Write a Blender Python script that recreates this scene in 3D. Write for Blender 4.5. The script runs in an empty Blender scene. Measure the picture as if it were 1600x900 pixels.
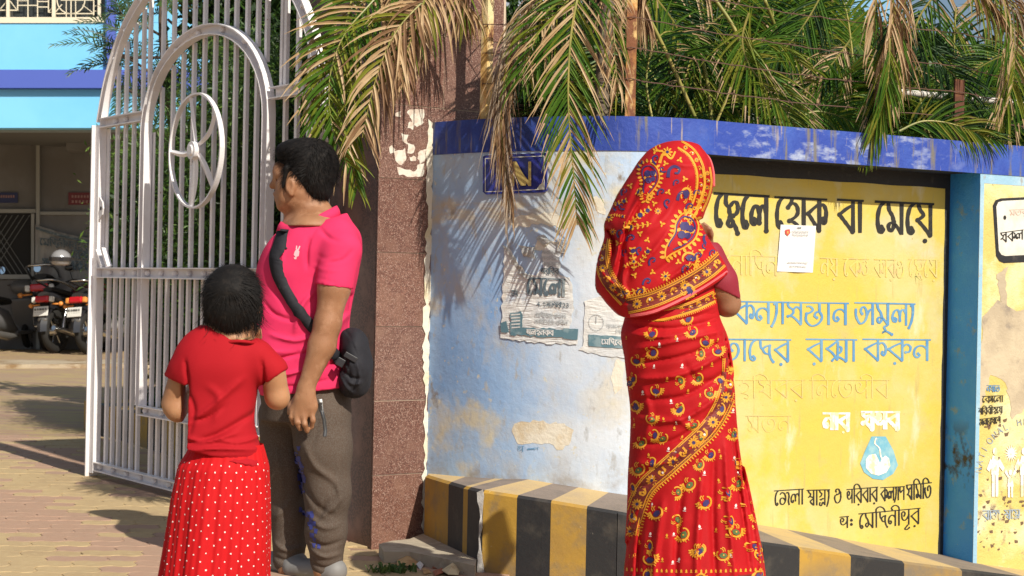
import bpy, bmesh, math, random
import numpy as np
from mathutils import Vector, Matrix, geometry
from mathutils.bvhtree import BVHTree
random.seed(7); NR = np.random.RandomState(5)
SC = bpy.context.scene; COL = SC.collection
# ------------------------------------------------------------------ camera
F = 2480.0; RO = 0.02; EYE = 1.12
CR, SR = math.cos(RO), math.sin(RO)
cam = bpy.data.cameras.new('camera'); cam.sensor_width = 36; cam.lens = 36*F/1600; cam.clip_end = 3000; cam.clip_start = .1
cam.dof.use_dof = True; cam.dof.focus_distance = 6.0; cam.dof.aperture_fstop = 10
co = bpy.data.objects.new('camera', cam); COL.objects.link(co); SC.camera = co
co.matrix_world = Matrix(((CR, -SR, 0, 0), (0, 0, -1, 0), (SR, CR, 0, EYE), (0, 0, 0, 1)))
# ------------------------------------------------------------------ sky, sun, exposure
SUN_EL = math.radians(40); SUN_AZ = math.radians(145.3)
sdir = Vector((math.sin(SUN_AZ)*math.cos(SUN_EL), math.cos(SUN_AZ)*math.cos(SUN_EL), math.sin(SUN_EL)))
wd = bpy.data.worlds.new('World'); SC.world = wd; wd.use_nodes = True
nt = wd.node_tree; N = nt.nodes; bg = N['Background']
sky = N.new('ShaderNodeTexSky'); sky.sky_type = 'NISHITA'; sky.sun_disc = False
sky.sun_elevation = SUN_EL; sky.sun_rotation = SUN_AZ; sky.dust_density = 1.5
tc = N.new('ShaderNodeTexCoord'); mp = N.new('ShaderNodeMapping'); mp.inputs['Scale'].default_value = (1, 1, 3.0)
ns = N.new('ShaderNodeTexNoise'); ns.inputs['Scale'].default_value = 3.2; ns.inputs['Detail'].default_value = 7
cr = N.new('ShaderNodeValToRGB'); cr.color_ramp.elements[0].position = .45; cr.color_ramp.elements[1].position = .66
mx = N.new('ShaderNodeMix'); mx.data_type = 'RGBA'; mx.inputs[7].default_value = (6.5, 6.8, 7.2, 1)
nt.links.new(tc.outputs['Generated'], mp.inputs[0]); nt.links.new(mp.outputs[0], ns.inputs[0]); nt.links.new(ns.outputs[0], cr.inputs[0])
nt.links.new(cr.outputs[0], mx.inputs[0]); nt.links.new(sky.outputs[0], mx.inputs[6]); nt.links.new(mx.outputs[2], bg.inputs[0])
bg.inputs[1].default_value = 0.075
sl = bpy.data.lights.new('sun', 'SUN'); sl.energy = 4.8; sl.angle = math.radians(.55); sl.color = (1, .93, .80)
so = bpy.data.objects.new('sun', sl); COL.objects.link(so); so.rotation_euler = sdir.to_track_quat('Z', 'Y').to_euler(); so.location = (4, -6, 10)
SC.view_settings.view_transform = 'Standard'; SC.view_settings.look = 'None'; SC.view_settings.exposure = 0.14; SC.view_settings.gamma = 1
SC.cycles.use_denoising = True
SC.cycles.max_bounces = 8; SC.cycles.transparent_max_bounces = 8
# ------------------------------------------------------------------ helpers
def ray(px, py):
    u = px-800; v = 450-py
    return (u*CR-v*SR)/F, (u*SR+v*CR)/F
def W(px, py, Y):
    a, b = ray(px, py); return Vector((a*Y, Y, EYE+b*Y))
def GZ(px, py, z=0.):
    a, b = ray(px, py); Y = (z-EYE)/b; return Vector((a*Y, Y, z))
def to_px(p):
    a = p[0]/p[1]*F; b = (p[2]-EYE)/p[1]*F
    return 800+a*CR+b*SR, 450-(-a*SR+b*CR)
ORG = {}
def tag(o, label=None, cat=None, group=None, kind=None):
    if label: o['label'] = label
    if cat: o['category'] = cat
    if group: o['group'] = group
    if kind: o['kind'] = kind
    return o
def thing(name, loc, label, cat, group=None, kind=None):
    o = bpy.data.objects.new(name, None); COL.objects.link(o); o.location = loc; o.empty_display_size = .1
    ORG[o.name] = Vector(loc); return tag(o, label, cat, group, kind)
def origin(o):
    return ORG.get(o.name, Vector((0, 0, 0)))
def link(name, me, parent=None, loc=None):
    o = bpy.data.objects.new(name, me); COL.objects.link(o)
    if parent: o.parent = parent
    if loc is not None: o.location = loc
    return o
def copy_tree(o, loc=None, rot=None):
    c = o.copy(); COL.objects.link(c)
    for ch in [x for x in COL.objects if x.parent == o]:
        d = copy_tree(ch); d.parent = c; d.matrix_parent_inverse = ch.matrix_parent_inverse.copy()
    if loc is not None: c.location = loc
    if rot is not None: c.rotation_euler = rot
    return c
class MB:
    def __init__(s): s.v = []; s.f = []; s.m = []
    def add(s, vs, fs, mi=0):
        n = len(s.v); s.v += [tuple(x) for x in vs]; s.f += [tuple(n+i for i in f) for f in fs]; s.m += [mi]*len(fs)
    def box(s, c, sz, R=None, mi=0):
        c = Vector(c); h = [Vector((x*sz[0]/2, y*sz[1]/2, z*sz[2]/2)) for z in (-1, 1) for y in (-1, 1) for x in (-1, 1)]
        if R is not None: h = [R @ q for q in h]
        s.add([c+q for q in h], [(0, 2, 3, 1), (4, 5, 7, 6), (0, 1, 5, 4), (2, 6, 7, 3), (0, 4, 6, 2), (1, 3, 7, 5)], mi)
    def prism(s, poly, ext, mi=0):
        """poly: 3D points, ext: extrusion vector"""
        n = len(poly); p = [Vector(q) for q in poly]; e = Vector(ext)
        t = geometry.tessellate_polygon([p])
        s.add(p+[q+e for q in p], [tuple(x) for x in t]+[tuple(n+i for i in reversed(x)) for x in t]+[(i, (i+1) % n, n+(i+1) % n, n+i) for i in range(n)], mi)
    def tube(s, pts, r, n=8, mi=0, cap=True):
        pts = [Vector(p) for p in pts]; k = len(pts); rr = r if isinstance(r, (list, tuple)) else [r]*k
        vs = []; up = None
        for i, p in enumerate(pts):
            t = (pts[min(i+1, k-1)]-pts[max(i-1, 0)])
            if t.length < 1e-9: t = Vector((0, 0, 1))
            t.normalize()
            if up is None: up = t.orthogonal().normalized()
            up = (up-t*up.dot(t)); up = up.normalized() if up.length > 1e-6 else t.orthogonal().normalized()
            b = t.cross(up)
            for j in range(n):
                a = 2*math.pi*j/n; vs.append(p+(up*math.cos(a)+b*math.sin(a))*rr[i])
        fs = [(i*n+j, i*n+(j+1) % n, (i+1)*n+(j+1) % n, (i+1)*n+j) for i in range(k-1) for j in range(n)]
        if cap: fs += [tuple(reversed(range(n))), tuple((k-1)*n+j for j in range(n))]
        s.add(vs, fs, mi)
    def sphere(s, c, r, nu=10, nv=6, mi=0, sc=(1, 1, 1), half=False):
        c = Vector(c); vs = []
        for i in range(nv+1):
            t = math.pi*i/nv*(0.5 if half else 1)
            for j in range(nu):
                a = 2*math.pi*j/nu; vs.append(c+Vector((math.sin(t)*math.cos(a)*r*sc[0], math.sin(t)*math.sin(a)*r*sc[1], math.cos(t)*r*sc[2])))
        s.add(vs, [(i*nu+j, (i+1)*nu+j, (i+1)*nu+(j+1) % nu, i*nu+(j+1) % nu) for i in range(nv) for j in range(nu)], mi)
    def loft(s, rings, mi=0, cap=True):
        n = len(rings[0]); vs = [p for r in rings for p in r]
        fs = [(i*n+j, i*n+(j+1) % n, (i+1)*n+(j+1) % n, (i+1)*n+j) for i in range(len(rings)-1) for j in range(n)]
        if cap: fs += [tuple(reversed(range(n))), tuple((len(rings)-1)*n+j for j in range(n))]
        s.add(vs, fs, mi)
    def mesh(s, name, mats, off=Vector((0, 0, 0)), smooth=False, angle=None):
        me = bpy.data.meshes.new(name)
        me.from_pydata([(v[0]-off[0], v[1]-off[1], v[2]-off[2]) for v in s.v], [], s.f)
        if not isinstance(mats, (list, tuple)): mats = [mats]
        for m in mats: me.materials.append(m)
        me.polygons.foreach_set('material_index', s.m)
        if smooth: me.polygons.foreach_set('use_smooth', [True]*len(s.f))
        if smooth and angle:
            me.set_sharp_from_angle(angle=math.radians(angle))
        me.update(); return me
    def build(s, name, mats, parent=None, loc=None, smooth=False, angle=None, bevel=0, local=False):
        off = Vector((0, 0, 0)) if local else (origin(parent) if parent else (Vector(loc) if loc is not None else Vector((0, 0, 0))))
        me = s.mesh(name, mats, off, smooth, angle)
        o = link(name, me, parent, None if parent else (loc if loc is not None else None))
        if bevel:
            b = o.modifiers.new('bevel', 'BEVEL'); b.width = bevel; b.segments = 2; b.limit_method = 'ANGLE'; b.angle_limit = math.radians(40)
        return o
def crom(P, n=8, closed=False):
    P = [Vector(p) for p in P]; out = []; k = len(P)
    for i in range(k if closed else k-1):
        g = (lambda j: P[j % k]) if closed else (lambda j: P[max(0, min(k-1, j))])
        a, b, c, d = g(i-1), g(i), g(i+1), g(i+2)
        for j in range(n):
            t = j/n; out.append(.5*((2*b)+(c-a)*t+(2*a-5*b+4*c-d)*t*t+(3*b-a-3*c+d)*t*t*t))
    if not closed: out.append(P[-1])
    return out
# ------------------------------------------------------------------ materials
def mk(name, base, layers=(), rough=.7, bump=0, bscale=60, metal=0, spec=.5, rvar=0, bdetail=4, sss=0, trans=0, coat=0, bumps=(), local=False):
    """layers: (colour, scale, lo, hi, stretch, kind, zrange) noise-masked mixes over the base colour"""
    m = bpy.data.materials.new(name); m.use_nodes = True; t = m.node_tree; n = t.nodes; L = t.links
    b = n['Principled BSDF']; b.inputs['Roughness'].default_value = rough; b.inputs['Metallic'].default_value = metal
    b.inputs['Specular IOR Level'].default_value = spec
    b.inputs['Base Color'].default_value = (*base, 1)
    if sss: b.inputs['Subsurface Weight'].default_value = sss; b.inputs['Subsurface Radius'].default_value = (.012, .005, .003); b.inputs['Subsurface Scale'].default_value = 1
    if coat: b.inputs['Coat Weight'].default_value = coat
    if local: g = n.new('ShaderNodeTexCoord'); pos = g.outputs['Object']
    else: g = n.new('ShaderNodeNewGeometry'); pos = g.outputs['Position']
    cur = None
    def tex(scale, stretch, kind, detail=5):
        v = pos
        if stretch and tuple(stretch) != (1, 1, 1):
            q = n.new('ShaderNodeMapping'); q.inputs['Scale'].default_value = stretch; L.new(pos, q.inputs[0]); v = q.outputs[0]
        if kind == 'v':
            x = n.new('ShaderNodeTexVoronoi'); x.inputs['Scale'].default_value = scale; L.new(v, x.inputs['Vector']); return x.outputs['Color'], x.outputs['Distance']
        if kind == 'w':
            x = n.new('ShaderNodeTexWave'); x.inputs['Scale'].default_value = scale; x.inputs['Distortion'].default_value = 2; L.new(v, x.inputs['Vector']); return x.outputs['Fac'], x.outputs['Fac']
        x = n.new('ShaderNodeTexNoise'); x.inputs['Scale'].default_value = scale; x.inputs['Detail'].default_value = detail; x.inputs['Roughness'].default_value = .6
        L.new(v, x.inputs['Vector']); return x.outputs['Fac'], x.outputs['Fac']
    for ly in layers:
        col, scale, lo, hi = ly[:4]; st = ly[4] if len(ly) > 4 else None; kind = ly[5] if len(ly) > 5 else 'n'; zr = ly[6] if len(ly) > 6 else None
        o = tex(scale, st, kind)[0 if kind != 'd' else 1]
        if kind == 'v':
            sp = n.new('ShaderNodeSeparateColor'); L.new(o, sp.inputs[0]); o = sp.outputs[0]
        r = n.new('ShaderNodeMapRange'); r.inputs['From Min'].default_value = lo; r.inputs['From Max'].default_value = hi; L.new(o, r.inputs['Value']); fac = r.outputs[0]
        if zr:   # (axis, a, b, c, d): ramps 0->1 from a to b, 1->0 from c to d
            sx = n.new('ShaderNodeSeparateXYZ'); L.new(pos, sx.inputs[0])
            for lo_, hi_ in ((zr[1], zr[2]), (zr[4], zr[3])):
                q = n.new('ShaderNodeMapRange'); q.inputs['From Min'].default_value = lo_; q.inputs['From Max'].default_value = hi_
                L.new(sx.outputs[zr[0]], q.inputs['Value'])
                mu = n.new('ShaderNodeMath'); mu.operation = 'MULTIPLY'; L.new(fac, mu.inputs[0]); L.new(q.outputs[0], mu.inputs[1]); fac = mu.outputs[0]
        x = n.new('ShaderNodeMix'); x.data_type = 'RGBA'; L.new(fac, x.inputs[0])
        if cur: L.new(cur, x.inputs[6])
        else: x.inputs[6].default_value = (*base, 1)
        x.inputs[7].default_value = (*col, 1); cur = x.outputs[2]
    if cur: L.new(cur, b.inputs['Base Color'])
    if rvar:
        o = tex(12, None, 'n')[0]; r = n.new('ShaderNodeMapRange'); r.inputs['From Min'].default_value = .3; r.inputs['From Max'].default_value = .7
        r.inputs['To Min'].default_value = max(0, rough-rvar); r.inputs['To Max'].default_value = min(1, rough+rvar); L.new(o, r.inputs['Value']); L.new(r.outputs[0], b.inputs['Roughness'])
    bl = list(bumps)
    if bump: bl.insert(0, (bump, bscale, None, 'n'))
    prev = None
    for (st_, sc_, sr_, kd_) in bl:
        o = tex(sc_, sr_, kd_, bdetail)[1]; q = n.new('ShaderNodeBump'); q.inputs['Strength'].default_value = 1; q.inputs['Distance'].default_value = st_
        L.new(o, q.inputs['Height'])
        if prev: L.new(prev, q.inputs['Normal'])
        prev = q.outputs[0]
    if prev: L.new(prev, b.inputs['Normal'])
    if trans:
        out = n['Material Output']; tr = n.new('ShaderNodeBsdfTranslucent'); ms = n.new('ShaderNodeMixShader'); ms.inputs[0].default_value = trans
        if cur: L.new(cur, tr.inputs[0])
        else: tr.inputs[0].default_value = (*base, 1)
        L.new(b.outputs[0], ms.inputs[1]); L.new(tr.outputs[0], ms.inputs[2]); L.new(ms.outputs[0], out.inputs[0])
    return m
# ------------------------------------------------------------------ surfaces one can map a photo point on
class Plane:
    def __init__(s, P0, d):   # vertical plane through P0 (x,y) with plan direction d
        s.P = Vector((P0[0], P0[1], 0)); s.d = Vector((d[0], d[1], 0)).normalized(); s.n = Vector((s.d.y, -s.d.x, 0))
    def pt(s, px, py, off=0.):
        a, b = ray(px, py); P = s.P+s.n*off
        t = (a*P.y-P.x)/(s.d.x-a*s.d.y); Y = P.y+s.d.y*t
        return Vector((a*Y, Y, EYE+b*Y))
    def at(s, t, z, off=0.):
        return s.P+s.d*t+s.n*off+Vector((0, 0, z))
    def nrm(s, px=0, py=0): return s.n
    def slab(s, mb, x0, y0, x1, y1, dep, off=0., mi=0):
        q = [s.pt(x0, y0, off), s.pt(x1, y0, off), s.pt(x1, y1, off), s.pt(x0, y1, off)]
        mb.prism(q, s.n*dep, mi)
def subdiv_poly(polys, L):
    bm = bmesh.new()
    for p in polys:
        vs = [bm.verts.new((x, y, 0)) for x, y in p]
        t = geometry.tessellate_polygon([[Vector((x, y, 0)) for x, y in p]])
        for f in t:
            try: bm.faces.new([vs[i] for i in f])
            except ValueError: pass
    for _ in range(6):
        es = [e for e in bm.edges if e.calc_length() > L]
        if not es: break
        bmesh.ops.subdivide_edges(bm, edges=es, cuts=1); bmesh.ops.triangulate(bm, faces=bm.faces[:])
    bm.verts.index_update()
    r = [(v.co.x, v.co.y) for v in bm.verts], [tuple(v.index for v in f.verts) for f in bm.faces]
    bm.free(); return r
def sheet(mb, surf, poly, off=.002, L=40, mi=0, wob=0., thick=0.):
    vs, fs = subdiv_poly([poly], L)
    P = [surf.pt(x, y, off+wob*random.random()) for x, y in vs]
    n = surf.nrm(vs[0][0], vs[0][1])
    out = []
    for f in fs:
        a, b, c = (P[i] for i in f)
        out.append(f if (b-a).cross(c-a).dot(n) > 0 else tuple(reversed(f)))
    mb.add(P, out, mi)
def jag(poly, step=6, amp=2.5, seed=0):
    r = random.Random(seed); out = []
    for i in range(len(poly)):
        a, b = poly[i], poly[(i+1) % len(poly)]; d = math.dist(a, b); k = max(1, int(d/step))
        for j in range(k):
            t = j/k; out.append((a[0]+(b[0]-a[0])*t+r.uniform(-amp, amp), a[1]+(b[1]-a[1])*t+r.uniform(-amp, amp)))
    return out
# ================================================================== GROUND
def gz(x, y):
    if y > 9: k = max(0, 1-(y-9)/3)
    else: k = 1
    return -min(.6, .19*max(0, x-.2))*k
M_ground = mk('ground_paving', (.36, .25, .16), [((.40, .30, .14), 1.3, .45, .55, (1, 3.2, 1)), ((.33, .205, .15), 2.1, .5, .62, (1, 3.5, 1)), ((.25, .2, .15), 6, .55, .8)], rough=.9, bump=.004, bscale=120)
mb = MB()
xs = [-900, -200, -60, -20, -8, -4, -3]+[-2+.2*i for i in range(36)]+[8, 14, 30, 90, 300, 900]
ys = [-200, -30, -5, 0, 2]+[3+.5*i for i in range(20)]+[14, 18, 24, 30, 45, 80, 200, 900, 2500]
mb.add([(x, y, gz(x, y)) for y in ys for x in xs], [(j*len(xs)+i, j*len(xs)+i+1, (j+1)*len(xs)+i+1, (j+1)*len(xs)+i) for j in range(len(ys)-1) for i in range(len(xs)-1)])
ground = tag(mb.build('ground', M_ground), kind='structure')
# interlocking wavy pavers
PAV = [mk('paver_yellow', (.47, .345, .185), [((.38, .27, .15), 3, .45, .75), ((.52, .40, .22), 30, .5, .8)], rough=.88, bump=.0015, bscale=260),
       mk('paver_red', (.42, .265, .185), [((.36, .24, .17), 3, .45, .75), ((.44, .30, .21), 30, .5, .8)], rough=.88, bump=.0015, bscale=260)]
PL_, PD_ = .24, .12
def wave(t): return .011*math.sin(2*math.pi*t*2)
def paver_mesh(mat):
    m = MB(); n = 12; g = .0016
    top = [(-PL_/2+g+(PL_-2*g)*i/n, -PD_/2+g+wave(i/n)) for i in range(n+1)]
    bot = [(PL_/2-g-(PL_-2*g)*i/n, PD_/2-g+wave(1-i/n)) for i in range(n+1)]
    # end sides wavy too
    rs = [(PL_/2-g+.010*math.sin(math.pi*2*t), -PD_/2+PD_*t) for t in (.3, .5, .7)]
    lsd = [(-PL_/2+g+.010*math.sin(math.pi*2*t), -PD_/2+PD_*t) for t in (.7, .5, .3)]
    out = top+rs+bot+lsd; k = len(out)
    inn = [(x*.985, y*.965) for x, y in out]
    m.add([(x, y, -.02) for x, y in out]+[(x, y, .0065) for x, y in out]+[(x, y, .009) for x, y in inn],
          [(i, (i+1) % k, k+(i+1) % k, k+i) for i in range(k)]+[(k+i, k+(i+1) % k, 2*k+(i+1) % k, 2*k+i) for i in range(k)]+[tuple(2*k+i for i in range(k))])
    return m
pm = [paver_mesh(None) for _ in range(2)]
pme = [pm[i].mesh('paver', PAV[i]) for i in range(2)]
pang = math.radians(7); ca, sa = math.cos(pang), math.sin(pang)
pl = []
for j in range(-5, 60):
    for i in range(-40, 12):
        u = (i+(.5 if j % 2 else 0))*PL_; v = 5.2+j*PD_
        x = u*ca-(v-5.2)*sa; y = 5.2+u*sa+(v-5.2)*ca
        if not (5.3 < y < 11.2): continue
        if x > .35 or (y > 6.55 and x > -.62 + .6*0): continue
        px, py = to_px((x, y, 0))
        if px < -60 or px > 800 or py > 960: continue
        band = (x*.80+y*.62+(.10 if j % 2 else -.06))/.52
        pl.append((y, x, int(math.floor(band)) % 2, 1 if random.random() > .03 else 0))
pl.sort(); stuff = [MB(), MB()]
for k, (y, x, c, ok) in enumerate(pl):
    c = c if ok else 1-c
    z = random.uniform(-.0015, .0015); r = pang+random.uniform(-.006, .006)
    if k < 290:
        o = link('paver', pme[c], ground); o.location = (x, y, z); o.rotation_euler = (random.uniform(-.006, .006), random.uniform(-.004, .004), r)
    else:
        R = Matrix.Rotation(r, 3, 'Z'); s = stuff[c]
        s.add([R @ Vector(q)+Vector((x, y, z)) for q in pm[c].v], pm[c].f)
pv = MB()
for c in (0, 1): pv.add(stuff[c].v, stuff[c].f, c)
tag(pv.build('far_pavers', PAV, ground), kind='stuff')
# sunk step line in front of the parked bikes
M_step = mk('step_concrete', (.42, .34, .24), [((.25, .16, .08), 2.5, .45, .6, (1, 1, 3)), ((.5, .42, .3), 8, .5, .7)], rough=.9, bump=.004)
# ================================================================== BOUNDARY WALL
raw = [(-.372, 6.885), (-.12, 6.68), (.15, 6.545), (.456, 6.475), (.72, 6.52), (.92, 6.635), (1.507, 6.945), (2.14, 7.29), (2.8, 7.65), (4.2, 8.41)]
WC = [(p.x, p.y) for p in crom([(x, y, 0) for x, y in raw], 14)]
WTOP, ZB = 1.83, 1.695
class Curve:
    def seg(s, px, py):
        a, b = ray(px, py)
        for i in range(len(WC)-1):
            p, q = WC[i], WC[i+1]
            f0 = p[0]-a*p[1]; f1 = q[0]-a*q[1]
            if f0 <= 0 <= f1: t = f0/(f0-f1); return i, t, a, b
        i = 0 if a < 0 else len(WC)-2; p, q = WC[i], WC[i+1]
        f0 = p[0]-a*p[1]; f1 = q[0]-a*q[1]; return i, f0/(f0-f1), a, b
    def nrm(s, px, py=0):
        i = s.seg(px, py)[0]; p, q = WC[i], WC[i+1]; d = Vector((q[0]-p[0], q[1]-p[1], 0)).normalized(); return Vector((d.y, -d.x, 0))
    def pt(s, px, py, off=0.):
        i, t, a, b = s.seg(px, py); p, q = WC[i], WC[i+1]
        x, y = p[0]+(q[0]-p[0])*t, p[1]+(q[1]-p[1])*t
        n = s.nrm(px); return Vector((x, y, EYE+b*y))+n*off
CV = Curve()
def wn(i):
    p, q = WC[max(0, i-1)], WC[min(len(WC)-1, i+1)]; d = Vector((q[0]-p[0], q[1]-p[1], 0)).normalized(); return Vector((d.y, -d.x, 0))
PR = (2.052, 7.457); PNL = Plane(PR, (-.876, -.482)); PNL = Plane((PR[0]-.876*1.60, PR[1]-.482*1.60), (.876, .482))
iL = min(range(len(WC)), key=lambda i: abs(WC[i][0]-.64)); iR = min(range(len(WC)), key=lambda i: abs(WC[i][0]-2.14))
Z0 = -.75
M_blue = mk('band_blue', (.022, .060, .36), [((.040, .10, .44), 5, .45, .62), ((.012, .02, .11), 2.2, .42, .6, (1.6, 1.6, .5), 'n', (0, -2, -1.9, .2, .5)), ((.36, .42, .58), 13, .50, .66, (.7, .7, 1.6), 'n', (0, .75, 1.0, 1.7, 2.1)), ((.16, .15, .14), 7, .56, .66, (3, 3, .35)), ((.30, .26, .30), 9, .62, .70, (5, 5, .4), 'n'), ((.5, .5, .55), 60, .72, .78)], rough=.62, bump=.003, bscale=45)  # dark layer limited to the left part puts frond shade into the colour
M_wall = mk('wall_paint_left', (.36, .52, .76), [((.20, .38, .70), 1.6, .46, .62, (1, 1, .55), 'n', (2, .5, .7, 1.3, 1.5)), ((.52, .62, .74), 2.2, .48, .64), ((.46, .50, .55), 7, .52, .70, (1, 1, .6)),
        ((.64, .70, .78), 1.1, .28, .52, None, 'n', (0, -.02, .34, 3, 4)), ((.60, .56, .44), 3.0, .60, .70), ((.62, .60, .54), 2.4, .5, .6, None, 'n', (0, .22, .40, 3, 4)), ((.26, .23, .20), 11, .66, .76, (1, 1, .6)), ((.42, .44, .46), 26, .58, .70, (1, 1, .4)),
        ((.62, .60, .50), 24, .64, .70), ((.33, .29, .24), 7, .5, .75, (1, 1, 1), 'n', (2, .2, .3, .33, .46)), ((.55, .5, .4), 9, .35, .62, (1, 1, 2.5), 'n', (2, 1.36, 1.41, 1.47, 1.52))],
        rough=.75, bumps=[(.0016, 40, None, 'n'), (.006, 4, None, 'n'), (.0006, 180, None, 'n')])
M_plain = mk('wall_back_plaster', (.45, .43, .40), [((.3, .28, .25), 3, .45, .7)], rough=.9, bump=.004)
M_lb = mk('strip_light_blue', (.30, .50, .66), [((.42, .58, .70), 9, .5, .7), ((.35, .38, .38), 20, .62, .7)], rough=.7, bump=.003)
M_mb = mk('jamb_blue', (.035, .29, .88), [((.06, .34, .88), 5, .5, .7), ((.17, .30, .48), 14, .6, .7), ((.035, .035, .035), 9, .50, .58, (1, 1, .8), 'n', (2, .18, .30, .42, .56)), ((.5, .5, .45), 60, .72, .76)], rough=.6, bumps=[(.005, 22, None, 'n'), (.002, 120, None, 'n')])
M_blk = mk('paint_black', (.017, .017, .02), [((.06, .055, .05), 16, .58, .72)], rough=.55, bump=.002, bscale=80)
M_yel = mk('panel_yellow', (.62, .485, .095), [((.62, .54, .22), 1.6, .42, .60), ((.66, .50, .08), 4.5, .5, .66), ((.58, .54, .33), 2.6, .50, .66, None, 'n', (2, .6, .8, 1.45, 1.6)), ((.52, .44, .17), 2.8, .58, .70), ((.66, .60, .36), 7, .60, .72, (1, 1, .4)), ((.50, .40, .14), 13, .62, .74, (2, 2, .25)), ((.36, .22, .08), 42, .71, .75)], rough=.6, bumps=[(.002, 30, None, 'n'), (.001, 150, None, 'n')])
M_yel2 = mk('right_wall_yellow', (.62, .50, .15), [((.72, .66, .36), 3, .45, .6), ((.66, .62, .42), 6, .55, .66), ((.30, .22, .14), 14, .60, .70, None, 'n', (2, -.3, -.1, .35, .6)), ((.25, .18, .10), 40, .68, .74)], rough=.75, bumps=[(.004, 30, None, 'n'), (.002, 120, None, 'n')])
wall = thing('boundary_wall', (.7, 6.6, 0), 'curved blue and yellow painted masonry wall with striped foot and recessed notice panel', 'wall')
def strip(mb, i0, i1, z0, z1, off=0., mi=0, thick=None):
    for i in range(i0, i1):
        a, b = wn(i)*off, wn(i+1)*off; p, q = WC[i], WC[i+1]
        P = lambda c, o, z: (c[0]+o.x, c[1]+o.y, z)
        mb.add([P(p, a, z0), P(q, b, z0), P(q, b, z1), P(p, a, z1)], [(0, 1, 2, 3)], mi)
    if off:
        for z, fl in ((z1, 0), (z0, 1)):
            for i in range(i0, i1):
                a, b = wn(i)*off, wn(i+1)*off; p, q = WC[i], WC[i+1]
                r = [(p[0]+a.x, p[1]+a.y, z), (q[0]+b.x, q[1]+b.y, z), (q[0], q[1], z), (p[0], p[1], z)]
                mb.add(r, [(0, 1, 2, 3) if not fl else (3, 2, 1, 0)], mi)
e = len(WC)-1
mb = MB(); strip(mb, 0, iL, Z0, ZB-.006); 
mb.build('painted_wall_face', M_wall, wall)
mb = MB(); strip(mb, iR, e, Z0, 1.645); mb.build('faded_yellow_face', M_yel2, wall)
mb = MB(); strip(mb, iR, e, 1.645, ZB, .001); p_, q_ = Vector((*WC[iR], 0)), Vector((*WC[iR+1], 0)); d_ = (q_-p_).normalized()*.024; o_ = wn(iR)*.0022
mb.add([p_+o_+Vector((0, 0, Z0)), p_+d_+o_+Vector((0, 0, Z0)), p_+d_+o_+Vector((0, 0, 1.645)), p_+o_+Vector((0, 0, 1.645))], [(0, 1, 2, 3)]); mb.build('light_blue_edge', M_lb, wall)
# coping band (front, lintel), its top and the back
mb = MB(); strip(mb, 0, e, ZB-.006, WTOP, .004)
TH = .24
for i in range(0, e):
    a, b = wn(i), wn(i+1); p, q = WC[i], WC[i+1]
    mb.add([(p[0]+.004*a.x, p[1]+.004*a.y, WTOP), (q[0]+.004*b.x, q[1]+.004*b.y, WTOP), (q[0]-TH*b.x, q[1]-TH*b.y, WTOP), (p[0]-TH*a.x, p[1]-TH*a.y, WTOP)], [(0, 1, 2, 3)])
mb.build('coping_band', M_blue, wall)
mb = MB()
for i in range(0, e):
    a, b = wn(i), wn(i+1); p, q = WC[i], WC[i+1]
    mb.add([(p[0]-TH*a.x, p[1]-TH*a.y, Z0), (q[0]-TH*b.x, q[1]-TH*b.y, Z0), (q[0]-TH*b.x, q[1]-TH*b.y, WTOP), (p[0]-TH*a.x, p[1]-TH*a.y, WTOP)], [(3, 2, 1, 0)])
mb.build('wall_back', M_plain, wall)
# recess: soffit, jambs, panel
mb = MB(); proj = lambda c: PNL.P+PNL.d*((Vector((c[0], c[1], 0))-PNL.P).dot(PNL.d))
for i in range(iL, iR):
    p, q = WC[i], WC[i+1]; P, Q = proj(p), proj(q)
    mb.add([(p[0], p[1], ZB), (q[0], q[1], ZB), (Q.x, Q.y, ZB), (P.x, P.y, ZB)], [(3, 2, 1, 0)])
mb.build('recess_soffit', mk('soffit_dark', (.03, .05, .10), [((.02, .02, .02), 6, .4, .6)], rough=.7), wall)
mb = MB()
for i, fl in ((iR, 0), (iL, 1)):
    p = WC[i]; P = proj(p); nz = 12
    for k in range(nz):
        za, zb = Z0+(ZB-Z0)*k/nz, Z0+(ZB-Z0)*(k+1)/nz
        f = (0, 1, 2, 3) if not fl else (3, 2, 1, 0)
        mb.add([(p[0], p[1], za), (p[0], p[1], zb), (P.x, P.y, zb), (P.x, P.y, za)], [f])
mb.build('recess_jamb', M_mb, wall)
pj = proj(WC[iR]); pjL = proj(WC[iL]); tR = (pj-PNL.P).dot(PNL.d); tL = (pjL-PNL.P).dot(PNL.d)
mb = MB(); mb.add([PNL.at(tL, Z0), PNL.at(tR, Z0), PNL.at(tR, ZB), PNL.at(tL, ZB)], [(0, 1, 2, 3)]); mb.build('panel_frame', M_blk, wall)
mb = MB(); nx, nz = 30, 40; yt = 1.627
for i in range(nx):
    for k in range(nz):
        t0, t1 = tL+.03+(tR-.034-tL-.03)*i/nx, tL+.03+(tR-.034-tL-.03)*(i+1)/nx; z0, z1 = Z0+(yt-Z0)*k/nz, Z0+(yt-Z0)*(k+1)/nz
        j = lambda t, z: PNL.at(t+(.0015*math.sin(z*23)+.001*math.sin(z*61) if i == nx-1 and t == t1 else 0), z+(.0015*math.sin(t*19) if k == nz-1 and z == z1 else 0), .003)
        mb.add([j(t0, z0), j(t1, z0), j(t1, z1), j(t0, z1)], [(0, 1, 2, 3)])
mb.build('notice_panel', M_yel, wall)
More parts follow.
